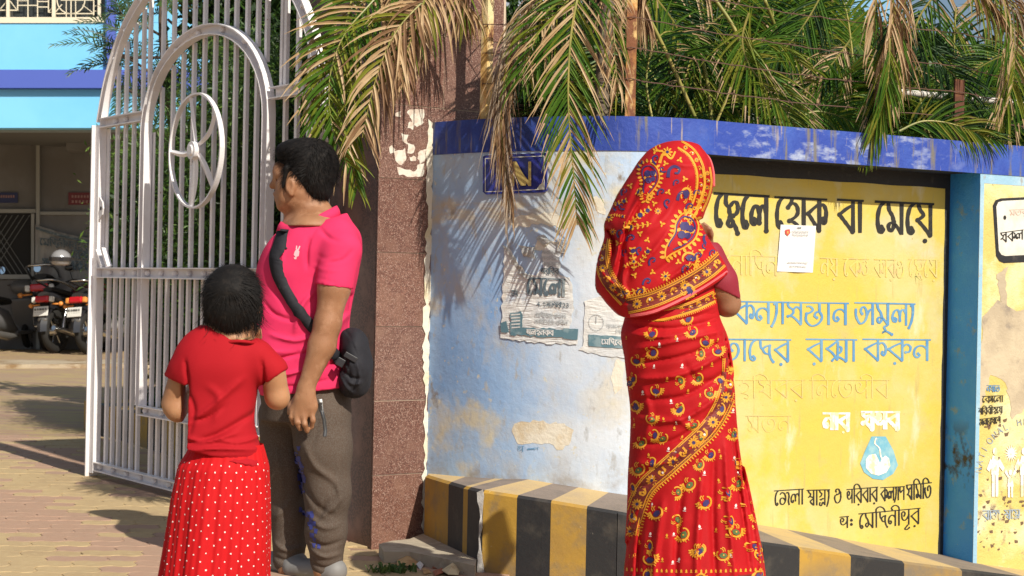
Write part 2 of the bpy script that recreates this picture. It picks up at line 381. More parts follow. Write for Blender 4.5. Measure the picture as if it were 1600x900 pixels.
# ------------------------------------------------------------------ hand painted lettering: a stroke alphabet
G = {}
def gl(k, w, *st): G[k] = (w, st)
gl('ka', .98, [(.62, 0), (.62, -1)], [(.62, -.14), (.36, -.28), (.08, -.46)], [(.08, -.46), (.32, -.70), (.60, -.98)], [(.62, -.24), (.80, -.16), (.94, -.34), (.93, -.62), (.86, -.76), (.78, -.68), (.80, -.60)])
gl('ba', .80, [(.66, 0), (.66, -1)], [(.66, -.14), (.36, -.28), (.08, -.46)], [(.08, -.46), (.34, -.70), (.64, -.98)])
gl('ra', .80, [(.66, 0), (.66, -1)], [(.66, -.14), (.36, -.28), (.08, -.46)], [(.08, -.46), (.34, -.70), (.64, -.98)], [(.34, -1.13)])
gl('na', .78, [(.64, 0), (.64, -1)], [(.64, -.44), (.48, -.30), (.28, -.30), (.12, -.46), (.10, -.72), (.22, -.84), (.32, -.74), (.26, -.66)])
gl('la', .98, [(.84, 0), (.84, -1)], [(.84, -.48), (.72, -.28), (.56, -.34), (.50, -.56), (.50, -.78)], [(.50, -.56), (.40, -.30), (.22, -.34), (.10, -.54), (.12, -.78), (.26, -.84), (.30, -.70), (.22, -.68)])
gl('ma', .86, [(.70, 0), (.70, -1)], [(.12, 0), (.16, -.24), (.30, -.42), (.36, -.62)], [(.70, -.98), (.46, -.72), (.24, -.64), (.12, -.76), (.22, -.90), (.34, -.80), (.36, -.60)])
gl('ya', .80, [(.66, 0), (.66, -1)], [(.12, 0), (.22, -.20), (.36, -.36), (.10, -.52)], [(.10, -.52), (.36, -.72), (.64, -.98)])
gl('yya', .80, [(.66, 0), (.66, -1)], [(.12, 0), (.22, -.20), (.36, -.36), (.10, -.52)], [(.10, -.52), (.36, -.72), (.64, -.98)], [(.42, -1.16)])
gl('cha', .86, [(.16, 0), (.14, -.26), (.30, -.36), (.52, -.22), (.68, -.24), (.74, -.40), (.64, -.56), (.34, -.66)], [(.34, -.66), (.24, -.86), (.40, -.94), (.50, -.80), (.36, -.72)], [(.44, -.80), (.60, -.92), (.72, -1.12)], [(.30, -.36), (.34, -.56), (.50, -.62)])
gl('ha', .80, [(.40, 0), (.34, -.16), (.20, -.30)], [(.20, -.30), (.36, -.16), (.60, -.22), (.68, -.42), (.56, -.58), (.26, -.72)], [(.26, -.72), (.50, -.76), (.66, -.88), (.60, -1.02), (.42, -.98)])
gl('ta', .90, [(.08, -.26), (.08, -.60), (.32, -.95), (.64, -.84), (.78, -.50), (.68, -.22), (.48, -.20), (.38, -.38), (.48, -.52)])
gl('da', .76, [(.14, 0), (.16, -.32), (.24, -.42), (.42, -.30), (.58, -.28)], [(.58, -.28), (.56, -.56), (.62, -.84), (.74, -1.02)], [(.24, -.42), (.36, -.62), (.56, -.66)])
gl('a', 1.12, [(.98, 0), (.98, -1)], [(.98, -.26), (.80, -.34), (.68, -.52)], [(.06, -.26), (.06, -.60), (.28, -.95), (.56, -.82), (.66, -.50), (.56, -.22), (.40, -.20), (.32, -.38), (.40, -.50)])
gl('sa', .86, [(.70, 0), (.70, -1)], [(.10, 0), (.14, -.20), (.34, -.34), (.32, -.52), (.10, -.64)], [(.34, -.34), (.50, -.20), (.68, -.30)], [(.10, -.64), (.34, -.66), (.68, -.98)])
gl('ja', 1.06, [(.10, -.26), (.30, -.14), (.54, -.24), (.64, -.52), (.54, -.82), (.30, -.92), (.12, -.78), (.16, -.54), (.40, -.50), (.60, -.66)], [(.66, -.20), (.86, -.16), (.96, -.40), (.90, -.70), (.98, -.98)])
gl('pa', .80, [(.66, 0), (.66, -1)], [(.08, -.20), (.12, -.56), (.30, -.70), (.50, -.60), (.66, -.36)], [(.08, -.20), (.24, -.12), (.36, -.26), (.28, -.40)])
gl('ana', .78, [(.64, 0), (.64, -1)], [(.12, 0), (.10, -.30), (.22, -.44), (.40, -.30), (.64, -.26)])
gl('o', .84, [(.30, -.30), (.20, -.22), (.28, -.10), (.50, -.10), (.60, -.28), (.46, -.42), (.30, -.44)], [(.16, -.48), (.08, -.70), (.26, -.98), (.56, -.92), (.70, -.64), (.68, -.30)])
gl('kssa', 1.10, [(.94, 0), (.94, -1)], [(.62, 0), (.34, -.24), (.10, -.42)], [(.10, -.42), (.34, -.62), (.54, -.90)], [(.58, -.10), (.56, -.90)], [(.56, -.30), (.72, -.36), (.70, -.56), (.58, -.62)], [(.30, -1.0), (.44, -.84), (.62, -.80), (.92, -.98)])
gl('nta', .96, [(.10, -.18), (.24, -.16), (.40, -.30), (.28, -.44), (.10, -.50)], [(.10, -.50), (.08, -.82), (.34, -1.06), (.66, -.94), (.82, -.66), (.70, -.42), (.52, -.46), (.48, -.62), (.58, -.68)], [(.70, 0), (.70, -.40)])
gl('sba', .88, [(.72, 0), (.72, -1)], [(.12, 0), (.24, -.16), (.40, -.26), (.28, -.42), (.12, -.46)], [(.30, -.42), (.50, -.44), (.70, -.52)], [(.70, -.56), (.36, -.74), (.70, -.98)])
gl('stha', .90, [(.72, 0), (.72, -1)], [(.12, 0), (.24, -.16), (.40, -.26), (.28, -.42), (.12, -.46)], [(.18, -.60), (.34, -.66), (.46, -.56), (.60, -.60)], [(.22, -.80), (.16, -.96), (.36, -1.02), (.50, -.80), (.72, -.96)])
gl('ga', .80, [(.66, 0), (.66, -1)], [(.10, -.60), (.18, -.30), (.38, -.18), (.56, -.34), (.56, -.52), (.44, -.60), (.36, -.50)])
gl('kha', .86, [(.70, 0), (.70, -1)], [(.12, -.20), (.30, -.16), (.34, -.34), (.16, -.46), (.14, -.70), (.40, -.80), (.70, -.92)])
gl('tha', .84, [(.68, 0), (.68, -1)], [(.14, -.14), (.30, -.20), (.24, -.36), (.10, -.40), (.34, -.50), (.18, -.66), (.30, -.82), (.68, -.60)])
gl('bha', .86, [(.14, 0), (.18, -.20), (.36, -.30), (.52, -.26), (.60, -.44), (.48, -.60)], [(.10, -.50), (.14, -.84), (.42, -.96), (.70, -.80), (.78, -.50)])
gl('mba', .86, [(.70, 0), (.70, -1)], [(.12, 0), (.16, -.20), (.32, -.36), (.20, -.46), (.36, -.50), (.68, -.56)], [(.68, -.60), (.34, -.76), (.66, -.98)])
gl('ux', .62, [(.16, -.18), (.34, -.06), (.48, -.20), (.40, -.36), (.52, -.50), (.44, -.80), (.22, -.86), (.10, -.66)])
gl('e', .44, [(.40, 0), (.20, -.16), (.10, -.50), (.14, -.86), (.26, -.96), (.34, -.86), (.26, -.78)])
gl('aa', .30, [(.16, 0), (.16, -1)])
gl('i', .30, [(.14, 0), (.14, -1)], [(.12, -.02), (.14, -.22+.44), (.42, .34), (.72, .22), (.86, 0)])
gl('ii', .30, [(.16, 0), (.16, -1)], [(.18, -.02), (.12, .22), (-.18, .34), (-.46, .20), (-.40, .08)])
gl('yph', .36, [(.10, -.12), (.22, -.06), (.24, -.40), (.16, -.80), (.02, -1.10)], [(.24, 0), (.24, -.30)])
gl('vis', .40, [(.20, -.30), (.14, -.38), (.22, -.44), (.28, -.36), (.20, -.30)], [(.20, -.66), (.14, -.74), (.22, -.80), (.28, -.72), (.20, -.66)])
gl('+u', 0, [(-.20, -1.0), (-.34, -1.12), (-.46, -1.26), (-.28, -1.30), (-.10, -1.20)])
gl('+uu', 0, [(-.16, -1.0), (-.36, -1.08), (-.30, -1.24), (-.46, -1.34), (-.24, -1.28), (.06, -1.42)])
gl('ru', 1.06, [(.66, 0), (.66, -1)], [(.66, -.14), (.36, -.28), (.08, -.46)], [(.08, -.46), (.34, -.70), (.64, -.98)], [(.34, -1.13)], [(.66, -.36), (.84, -.22), (1.0, -.34), (.96, -.56), (.80, -.60)])
gl(' ', .45)
NOHEAD = {' ', 'o', 'vis'}
def word_strokes(keys):
    x = 0.; out = []; run = None
    for k in keys:
        w, st = G[k]
        for s in st: out.append(([(x+a, b) for a, b in s], 1))
        if k in NOHEAD:
            if run is not None: out.append(([(run, 0), (x, 0)], 0)); run = None
        elif w > 0 and run is None: run = x
        x += w
    if run is not None: out.append(([(run-.03, 0), (x+.02, 0)], 0))
    return out, x
LAY = [0]
def letters(mb, surf, keys, x0, y0, x1, y1, h, wt=.11, off=.0045, thin=.55, mi=0, head=1.0):
    """word painted on surf; x0,y0..x1,y1: ends of its head line on the photograph, h: letter height there"""
    st, tot = word_strokes(keys.split('_') if isinstance(keys, str) else keys)
    for pts, curved in st:
        LAY[0] = (LAY[0]+1) % 9; o = off+LAY[0]*.00012
        if len(pts) == 1: pts = [(pts[0][0]-.001, pts[0][1]), pts[0]]; dotr = .075*h
        else: dotr = 0
        Q = [(x0+(x1-x0)*a/tot, y0+(y1-y0)*a/tot-b*h) for a, b in pts]
        if curved and len(Q) > 2: Q = [(v.x, v.y) for v in crom([(a, b, 0) for a, b in Q], 4)]
        elif len(Q) == 2:
            k = max(1, int(math.dist(*Q)/18)); Q = [(Q[0][0]+(Q[1][0]-Q[0][0])*i/k, Q[0][1]+(Q[1][1]-Q[0][1])*i/k) for i in range(k+1)]
        vs = []; n = len(Q)
        for i, (x, y) in enumerate(Q):
            a = Q[max(0, i-1)]; b = Q[min(n-1, i+1)]; dx, dy = b[0]-a[0], b[1]-a[1]; l = math.hypot(dx, dy) or 1
            wd_ = wt*h*(thin+(1-thin)*abs(dy/l))*.5*(1+.10*math.sin(i*1.7+x*.3))*(head if not curved else 1)
            if curved and (i == 0 or i == n-1) and n > 3: wd_ *= .9
            nx_, ny_ = -dy/l*wd_, dx/l*wd_
            vs += [surf.pt(x+nx_, y+ny_, o), surf.pt(x-nx_, y-ny_, o)]
        N_ = surf.nrm(Q[0][0], Q[0][1]); fs = []
        for i in range(n-1):
            f = (2*i, 2*i+1, 2*i+3, 2*i+2)
            if (vs[f[1]]-vs[f[0]]).cross(vs[f[2]]-vs[f[0]]).dot(N_) < 0: f = tuple(reversed(f))
            fs.append(f)
        if not dotr: mb.add(vs, fs, mi)
        if dotr or (curved and n > 3 and wt >= .1):      # round brush end
            x, y = Q[-1]; r = dotr or wt*h*.62; c = [surf.pt(x+r*math.cos(t*.785), y-r*math.sin(t*.785), o+.00006) for t in range(8)]; mb.add(c, [tuple(range(8)) if (c[1]-c[0]).cross(c[2]-c[0]).dot(N_) > 0 else tuple(reversed(range(8)))], mi)
I_blk = mk('lettering_black', (.02, .018, .016), [((.07, .06, .04), 20, .6, .75)], rough=.6)
I_blue = mk('lettering_blue', (.09, .26, .50), [((.18, .36, .52), 9, .45, .65), ((.30, .42, .42), 30, .62, .74)], rough=.65)
I_faint = mk('lettering_faded', (.64, .52, .20), [((.60, .44, .20), 14, .5, .62), ((.70, .56, .15), 30, .45, .6)], rough=.65)
I_white = mk('lettering_white', (.86, .82, .76), [((.80, .70, .40), 22, .52, .60)], rough=.7)
I_gold = mk('lettering_gold', (.60, .47, .16), rough=.45)
mb = MB()
letters(mb, PNL, 'e_cha_e_la', 1116, 302, 1202, 307, 54, .125); letters(mb, PNL, 'e_ha_aa_ka', 1211, 308, 1292, 312, 50, .125)
letters(mb, PNL, 'ba_aa', 1309, 312, 1349, 314, 50, .125); letters(mb, PNL, 'e_ma_e_yya', 1368, 315, 1459, 319, 50, .125)
mb.build('headline_lettering', I_blk, wall)
mb = MB()
letters(mb, PNL, 'ka_na_yph_aa_sa_nta_aa_na', 1146, 471, 1326, 474, 34, .115); letters(mb, PNL, 'a_ma_+uu_la_yph', 1336, 473, 1430, 475, 34, .115)
letters(mb, PNL, 'ta_aa_e_da_ra', 1128, 530, 1236, 531, 34, .115); letters(mb, PNL, 'ra_kssa_aa', 1260, 530, 1339, 531, 34, .115); letters(mb, PNL, 'ka_ru_na', 1349, 530, 1454, 531, 33, .115)
mb.build('blue_lettering', I_blue, wall)
mb = MB()
letters(mb, PNL, 'na_e_na_aa_i_da_na', 1112, 398, 1216, 401, 30, .09); letters(mb, PNL, 'na_yya', 1282, 403, 1310, 404, 28, .09); letters(mb, PNL, 'e_ka_ux', 1318, 404, 1358, 405, 28, .09)
letters(mb, PNL, 'ka_aa_ra_o', 1366, 405, 1414, 406, 28, .09); letters(mb, PNL, 'e_cha_e_yya', 1420, 405, 1466, 406, 28, .09)
letters(mb, PNL, 'ha_i_sa_ba_ra', 1150, 594, 1258, 594, 28, .06); letters(mb, PNL, 'i_na_e_ta_pa_ii_ksa'.replace('ksa', 'ba'), 1266, 594, 1390, 594, 28, .06)
letters(mb, PNL, 'ma_ta_na', 1166, 650, 1236, 650, 26, .06)
mb.build('faded_lettering', I_faint, wall)
mb = MB()
letters(mb, PNL, 'na_aa_ra', 1286, 646, 1328, 646, 26, .24); letters(mb, PNL, 'sa_pa_ba', 1346, 644, 1406, 644, 27, .24)
mb.build('white_lettering', I_white, wall)
mb = MB()
letters(mb, PNL, 'e_ja_la_aa', 1210, 767, 1256, 764, 24, .095); letters(mb, PNL, 'sba_aa_stha_yph', 1261, 766, 1297, 765, 24, .095); letters(mb, PNL, 'o', 1303, 762, 1316, 762, 24, .10)
letters(mb, PNL, 'pa_i_ra_ba_aa_ra', 1323, 765, 1372, 761, 22, .10); letters(mb, PNL, 'ka_la_yph_aa_ana', 1376, 762, 1414, 760, 21, .10); letters(mb, PNL, 'sa_i_ma_i_ta', 1416, 758, 1456, 754, 24, .095)
letters(mb, PNL, 'pa_vis', 1312, 808, 1334, 806, 18, .13); letters(mb, PNL, 'e_ma_i_da_na_ii_pa_+u_ra', 1342, 803, 1438, 794, 24, .10)
mb.build('footer_lettering', I_blk, wall)
# emblem: blue drop with a white unborn child
mb = MB()
sheet(mb, PNL, [(1362, 682), (1384, 682), (1396, 704), (1403, 727), (1396, 740), (1380, 750), (1364, 748), (1350, 738), (1344, 724), (1352, 704)], .005, 30, 0)
sheet(mb, PNL, [(1353, 718), (1358, 711), (1368, 709), (1372, 717), (1375, 724), (1378, 716), (1384, 712), (1389, 716), (1391, 728), (1385, 738), (1373, 743), (1361, 740), (1353, 731)], .0062, 30, 1)
letters(mb, PNL, ['aa'], 1366, 684, 1376, 686, 5, .05, off=.0066, mi=1)
q = [(v.x, v.y) for v in crom([(1369, 684, 0), (1367, 693, 0), (1374, 700, 0), (1376, 712, 0), (1379, 718, 0)], 4)]
sheet(mb, PNL, [(x-1, y) for x, y in q]+[(x+1.2, y) for x, y in reversed(q)], .0066, 30, 1)
mb.build('emblem', [mk('emblem_blue', (.16, .42, .56), [((.30, .52, .58), 18, .45, .65)], rough=.6), I_white], wall)
# right wall: sign box, emblem, texts, bare plaster
M_bare = mk('bare_plaster', (.46, .38, .27), [((.56, .47, .33), 5, .45, .6), ((.30, .25, .2), 9, .58, .7)], rough=.92, bumps=[(.004, 20, None, 'n'), (.002, 90, None, 'n')])
mb = MB()
sheet(mb, CV, jag([(1537, 494), (1560, 470), (1580, 484), (1700, 486), (1700, 580), (1640, 600), (1600, 640), (1582, 655), (1572, 598), (1548, 585), (1532, 640), (1526, 655), (1529, 560)], 7, 3, 3), .0012, 25)
sheet(mb, CV, jag([(1558, 430), (1566, 425), (1574, 415), (1571, 440), (1573, 478), (1562, 470)], 5, 2, 4), .0012, 25)
mb.build('bare_plaster_patch', M_bare, wall)
mb = MB()
for k in range(60):
    x, y = random.uniform(1528, 1600), random.choice([random.uniform(640, 760), random.uniform(770, 860), random.uniform(780, 860)]); s = random.uniform(.8, 3)
    sheet(mb, CV, jag([(x-s, y-s*.6), (x+s, y-s), (x+s*.8, y+s*.7), (x-s*.7, y+s)], 3, 1.2, k), .0016, 25)
mb.build('grime_fleck', mk('grime', (.16, .10, .06), rough=.9), wall)
mb = MB(); bx = lambda e_: [(1558-e_, 314-e_), (1562-e_, 309-e_), (1720, 302-e_), (1720, 396+e_*.9), (1566-e_, 402+e_*1.1), (1559-e_, 396+e_)]
sheet(mb, CV, [(1551, 321), (1555, 313), (1563, 310), (1720, 302), (1720, 404), (1568, 411), (1561, 408), (1556, 400)], .002, 30, 0); sheet(mb, CV, [(1556, 323), (1559, 316), (1566, 314), (1720, 306), (1720, 392), (1570, 400), (1564, 398), (1560, 392)], .0032, 30, 1)
letters(mb, CV, 'sa_ka_la', 1562, 364, 1598, 359, 15, .13, off=.0045, mi=2); letters(mb, CV, 'ka', 1602, 358, 1616, 357, 14, .13, off=.0045, mi=2)
sheet(mb, CV, [(1569+2.4*math.cos(t*.785), 340+3.6*math.sin(t*.785)) for t in range(8)], .0045, 30, 2)
letters(mb, CV, 'ma_ta_ra', 1576, 328, 1604, 327, 9, .09, off=.0045, mi=3)
mb.build('white_notice_box', [M_blk, mk('notice_white', (.74, .72, .66), [((.6, .56, .48), 8, .5, .7)], rough=.7), I_blk, mk('faded_red_letter', (.62, .42, .34), rough=.7)], wall)
mb = MB()
letters(mb, CV, 'na_sa_e_ta', 1541, 602, 1562, 602, 10, .12, mi=1, off=.003); letters(mb, CV, 'e_ka_aa_e_na_aa', 1534, 619, 1567, 618, 10, .13, off=.003); letters(mb, CV, 'ga_i_ra_ba_ii_ha_e_yya', 1528, 638, 1566, 635, 10, .13, off=.003); letters(mb, CV, 'ja_na_aa_ra_sa_e_ga', 1529, 655, 1563, 651, 10, .13, off=.003)
mb.build('small_lettering', [I_blk, I_blue], wall)
mb = MB()
fig = lambda x, s: [[(x-3*s, 712), (x+3*s, 712), (x+5*s, 722), (x+4.6*s, 742), (x-4.6*s, 742), (x-5*s, 722)], [(x-4*s, 742), (x-.6, 742), (x-.8, 776), (x-4*s, 776)], [(x+.6, 742), (x+4*s, 742), (x+4*s, 776), (x+.8, 776)], [(x+3.6*math.cos(t*.785), 705+6*math.sin(t*.785)) for t in range(8)]]
for P_ in fig(1554, 1.25)+fig(1599, 1.25): sheet(mb, CV, P_, .0035, 30)
for P_ in ([(1547, 716), (1541, 733), (1545, 737), (1551, 725)], [(1561, 716), (1569, 731), (1566, 736), (1558, 726)], [(1590, 716), (1584, 731), (1587, 736), (1594, 726)], [(1606, 716), (1614, 731), (1611, 736), (1603, 726)],
           [(1575, 745), (1581, 745), (1583, 760), (1573, 760)], [(1574, 760), (1577.4, 760), (1577, 777), (1574, 777)], [(1579, 760), (1582, 760), (1582, 777), (1579.4, 777)], [(1578+2.8*math.cos(t*.785), 738+4.6*math.sin(t*.785)) for t in range(8)], [(1575, 748), (1569, 738), (1571, 733), (1577, 746)], [(1580, 748), (1587, 738), (1585, 733), (1578, 746)]): sheet(mb, CV, P_, .0035, 30)
sun_ = []
for k in range(32):
    r = 13 if k % 2 == 0 else 6; sun_.append((1579+r*.8*math.cos(k*math.pi/16), 708-r*1.15*math.sin(k*math.pi/16)))
sheet(mb, CV, sun_, .0036, 40); mb.build('family_emblem', I_white, wall)
# latin lettering set glyph by glyph from the built-in font
def font_text(txt, size=1):
    c = bpy.data.curves.new('lettering', 'FONT'); c.body = txt; c.size = size; c.resolution_u = 3
    o = bpy.data.objects.new('lettering', c); COL.objects.link(o); dg = bpy.context.evaluated_depsgraph_get(); m = bpy.data.meshes.new_from_object(o.evaluated_get(dg))
    vs = [(v.co.x, v.co.y) for v in m.vertices]; fs = [tuple(p.vertices) for p in m.polygons]
    bpy.data.objects.remove(o); bpy.data.curves.remove(c); bpy.data.meshes.remove(m); return vs, fs
def latin(mb, surf, txt, fn, off=.004, mi=0, bold=0.):
    """fn maps font units (x, y) to photo pixels"""
    vs, fs = font_text(txt); P = [surf.pt(*fn(x, y), off) for x, y in vs]; n = surf.nrm(*fn(*vs[0])); out = []
    for f in fs:
        a, b, c = P[f[0]], P[f[1]], P[f[2]]; out.append(f if (b-a).cross(c-a).dot(n) > 0 else tuple(reversed(f)))
    mb.add(P, out, mi)
mb = MB()
for k, ch in enumerate('NATIONAL HEALTH MISSION'):
    if ch == ' ': continue
    t = math.radians(172-k*8.2); cx_, cy_ = 1602+70*math.cos(t), 748-84*math.sin(t)
    latin(mb, CV, ch, lambda x, y: (cx_+(x-.3)*12*math.sin(t)+y*15*math.cos(t), cy_+(x-.3)*12*math.cos(t)-y*15*math.sin(t)), .003)
letters(mb, CV, 'ra_aa_ja', 1535, 798, 1562, 797, 14, .16, off=.003); letters(mb, CV, 'sba_aa_stha', 1568, 797, 1594, 796, 14, .16, off=.003)
mb.build('arched_lettering', mk('faded_blue_letter', (.28, .36, .46), [((.55, .5, .3), 30, .5, .6)], rough=.7), wall)
# seam of plaster between wall and pillar
mb = MB(); SEAM = Plane((-.571, 6.74), (.83, .56))
sheet(mb, SEAM, jag([(669, 186), (678, 190), (676, 330), (671, 520), (668, 740), (672, 838), (660, 842), (661, 760), (664, 640), (662, 520), (666, 380), (667, 260)], 9, 3.0, 9), .0165, 40)
mb.build('mortar_seam', mk('mortar', (.74, .69, .58), [((.66, .56, .36), 5, .5, .62)], rough=.85, bump=.004, bscale=70), wall)
# scars, graffito and cream stains on the left part
mb = MB()
for P_, s in (([(806, 660), (835, 658), (880, 662), (897, 672), (893, 692), (872, 704), (858, 692), (810, 694), (800, 676)], 1), ([(960, 560), (975, 566), (972, 600), (962, 620), (955, 590)], 2),
              ([(790, 340), (850, 333), (895, 338), (912, 350), (880, 356), (845, 350), (800, 356)], 3), ([(840, 372), (880, 380), (888, 392), (868, 398), (835, 388)], 5), ([(926, 306), (944, 310), (946, 335), (930, 330)], 6)):
    sheet(mb, CV, jag(P_, 6, 2.5, s), .0011, 25)
mb.build('bare_filler_patch', mk('filler', (.72, .68, .58), [((.64, .54, .38), 7, .5, .62)], rough=.85, bump=.003), wall)
mb = MB(); letters(mb, CV, 'pa', 809, 697, 819, 697, 9, .12, off=.002); letters(mb, CV, ['aa'], 826, 701, 832, 701, 1.5, 1, off=.002); letters(mb, CV, ['na'], 834, 699, 842, 699, 4, .2, off=.002)
sheet(mb, CV, [(824, 701), (835, 700), (835, 702), (824, 703)], .002); mb.build('pen_graffito', I_blue, wall)
# ================================================================== STRIPED KERB SEAT AT THE FOOT OF THE WALL
K_y = mk('kerb_yellow', (.47, .275, .04), [((.38, .225, .05), 4, .42, .66), ((.30, .20, .08), 11, .52, .68), ((.55, .42, .2), 50, .68, .74), ((.20, .16, .11), 5, .35, .6, None, 'n', (2, -.6, -.5, -.02, .08)), ((.18, .13, .07), 3.2, .655, .67, (1, 1, .5))], rough=.7, bump=.0015, bscale=50)
K_b = mk('kerb_black', (.022, .022, .024), [((.04, .037, .034), 12, .52, .75), ((.30, .27, .22), 60, .71, .76), ((.07, .06, .05), 6, .55, .75)], rough=.65, bump=.0015, bscale=50)
K_yt = mk('kerb_top_yellow', (.55, .40, .19), [((.45, .34, .2), 8, .45, .7)], rough=.85, bump=.003)
K_bt = mk('kerb_top_black', (.25, .20, .165), [((.18, .15, .13), 8, .45, .7)], rough=.85, bump=.003)
kerb = thing('striped_kerb', (-.1, 6.2, 0), 'black and yellow striped concrete kerb seat along the foot of the wall', 'kerb')
front = [(-.365, 6.86, .31), (-.26, 6.60, .315), (-.165, 6.36, .322), (-.10, 6.20, .33), (.16, 6.09, .31), (.43, 6.02, .28), (.95, 6.09, .17), (1.42, 6.40, .07), (1.92, 6.76, -.035), (2.6, 7.2, -.17), (3.6, 7.85, -.37)]
inn_ = [(-.372, 6.92), (-.22, 6.80), (-.03, 6.68), (.10, 6.62), (.30, 6.57), (.55, 6.56), (.78, 6.90), (1.25, 7.14), (1.72, 7.42), (2.4, 7.78), (3.4, 8.4)]
def kp(px):     # front top edge point seen at photo column px
    best = None
    for a, b in zip(front[:-1], front[1:]):
        xa, xb = to_px(a)[0], to_px(b)[0]
        if xa <= px <= xb: t = (px-xa)/(xb-xa); return Vector([a[i]+(b[i]-a[i])*t for i in range(3)])
    return Vector(front[0]) if px < 700 else Vector(front[-1])
brk = [668, 705, 728, 735, 752, 757, 810, 862, 918, 981, 1046, 1112, 1180, 1245, 1326, 1408, 1500, 1600, 1705, 1820, 1900]
colr = [0, 1, 0, 1, 1, 0, 1, 0, 1, 0, 1, 0, 1, 0, 1, 0, 1, 0, 1, 0]
brk[12] = 1172
for si in range(len(brk)-1):
    m = MB(); k = 4; x0, x1 = brk[si], brk[si+1]; P = [kp(x0+(x1-x0)*j/k) for j in range(k+1)]
    if si == 11: pass
    for j in range(k):
        a, b = P[j], P[j+1]
        def inner(p):
            for q0, q1, w0, w1 in zip(front[:-1], front[1:], inn_[:-1], inn_[1:]):
                L2 = (q1[0]-q0[0])**2+(q1[1]-q0[1])**2; t = ((p.x-q0[0])*(q1[0]-q0[0])+(p.y-q0[1])*(q1[1]-q0[1]))/L2
                if -.001 <= t <= 1.001: return Vector((w0[0]+(w1[0]-w0[0])*t, w0[1]+(w1[1]-w0[1])*t, p.z))
            return Vector((inn_[-1][0], inn_[-1][1], p.z))
        ia, ib = inner(a), inner(b)
        sm = lambda p: Vector((p.x, p.y, p.z-.010)); d_ = Vector(((b-a).y, -(b-a).x, 0)).normalized()*.010
        a0, b0 = a+d_, b+d_; za = Z0
        m.add([(a0.x, a0.y, za), (b0.x, b0.y, za), sm(b0), sm(a0)], [(0, 1, 2, 3)], 0)
        m.add([sm(a0), sm(b0), b-d_*.3, a-d_*.3], [(0, 1, 2, 3)], 0)
        m.add([a-d_*.3, b-d_*.3, ib, ia], [(0, 1, 2, 3)], 1)
    m.build('yellow_stripe' if colr[si] == 0 else 'black_stripe', [K_y, K_yt] if colr[si] == 0 else [K_b, K_bt], kerb)
m = MB(); SK = Plane((-.098, 6.195), (.35, -.10))
r_ = [SK.pt(x, y, .012) for x, y in jag([(744, 768), (756, 766), (754, 800), (751, 850), (757, 892), (744, 900), (748, 850), (750, 800)], 8, 1.5, 2)]
m.prism(r_, SK.n*.004); m.build('cement_crack_fill', mk('cement_fill', (.40, .38, .36), [((.62, .6, .58), 12, .5, .6)], rough=.9, bump=.004), kerb)
# concrete slab ledge
M_conc = mk('slab_concrete', (.43, .37, .28), [((.34, .29, .22), 6, .45, .65), ((.5, .44, .34), 22, .5, .7)], rough=.92, bump=.004, bscale=50)
m = MB(); lp = [(592, 850), (612, 845), (640, 842), (665, 832), (715, 842), (748, 862), (742, 884), (690, 872), (640, 862), (600, 862)]
top = [GZ(x, y, .055) for x, y in lp]
m.prism(top, Vector((0, 0, -.09)))
slab = m.build('concrete_slab', M_conc, loc=top[0], bevel=.006); tag(slab, 'low grey concrete slab between the pillar foot and the striped kerb', 'slab')
# ================================================================== GRANITE GATE PILLAR
PA, D1, D2 = Vector((-.571, 6.74, 0)), Vector((.829, .559, 0)), Vector((-.559, .829, 0))
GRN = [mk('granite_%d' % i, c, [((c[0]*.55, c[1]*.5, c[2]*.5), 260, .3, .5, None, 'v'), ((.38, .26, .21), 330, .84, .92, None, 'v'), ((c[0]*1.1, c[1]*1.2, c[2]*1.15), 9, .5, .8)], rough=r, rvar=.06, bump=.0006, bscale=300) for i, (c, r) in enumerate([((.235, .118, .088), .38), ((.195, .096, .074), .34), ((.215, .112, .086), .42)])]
GRS = mk('granite_shaded', (.115, .052, .040), [((.06, .028, .022), 150, .3, .6, None, 'v'), ((.16, .08, .06), 5, .5, .65)], rough=.42, spec=.3, bump=.0004)  # darker granite copy: shade of the faces turned from the sun is in its colour
M_core = mk('pillar_core', (.62, .5, .38), rough=.9)
pillar = thing('gate_pillar', PA, 'square brown granite tiled gate pillar with a torn paper patch', 'pillar')
S = .61; mb = MB(); g_ = -.0095
mb.prism([PA+D1*g_+D2*g_, PA+D1*(S-g_)+D2*g_, PA+D1*(S-g_)+D2*(S+.05-g_), PA+D1*g_+D2*(S+.05-g_)], Vector((0, 0, 3.6))); mb.build('core', M_core, pillar)
def tile(P, du, dn, w, h, z, mats):
    t = MB(); a = P+Vector((0, 0, z)); th = dn*.012
    t.prism([a, a+du*w, a+du*w+Vector((0, 0, h)), a+Vector((0, 0, h))], th); return t.build('tile', mats, pillar, bevel=.0015)
N1 = Vector((D1.y, -D1.x, 0)); N2 = -D1
for k in range(11):
    z = .316*k; h = .3135
    for c in range(2):
        tile(PA+D1*(c*.305+(.001 if c else -.0105)), D1, N1*(1+random.random()*.1), (.300 if c else .3115), h-.0035, z, GRN[(k+c*2) % 3])
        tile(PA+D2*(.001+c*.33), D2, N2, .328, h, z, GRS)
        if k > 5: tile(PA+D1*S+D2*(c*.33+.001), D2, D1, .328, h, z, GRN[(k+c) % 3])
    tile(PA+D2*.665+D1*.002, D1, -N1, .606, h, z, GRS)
TP = Plane((PA.x, PA.y), (D1.x, D1.y))
mb = MB()
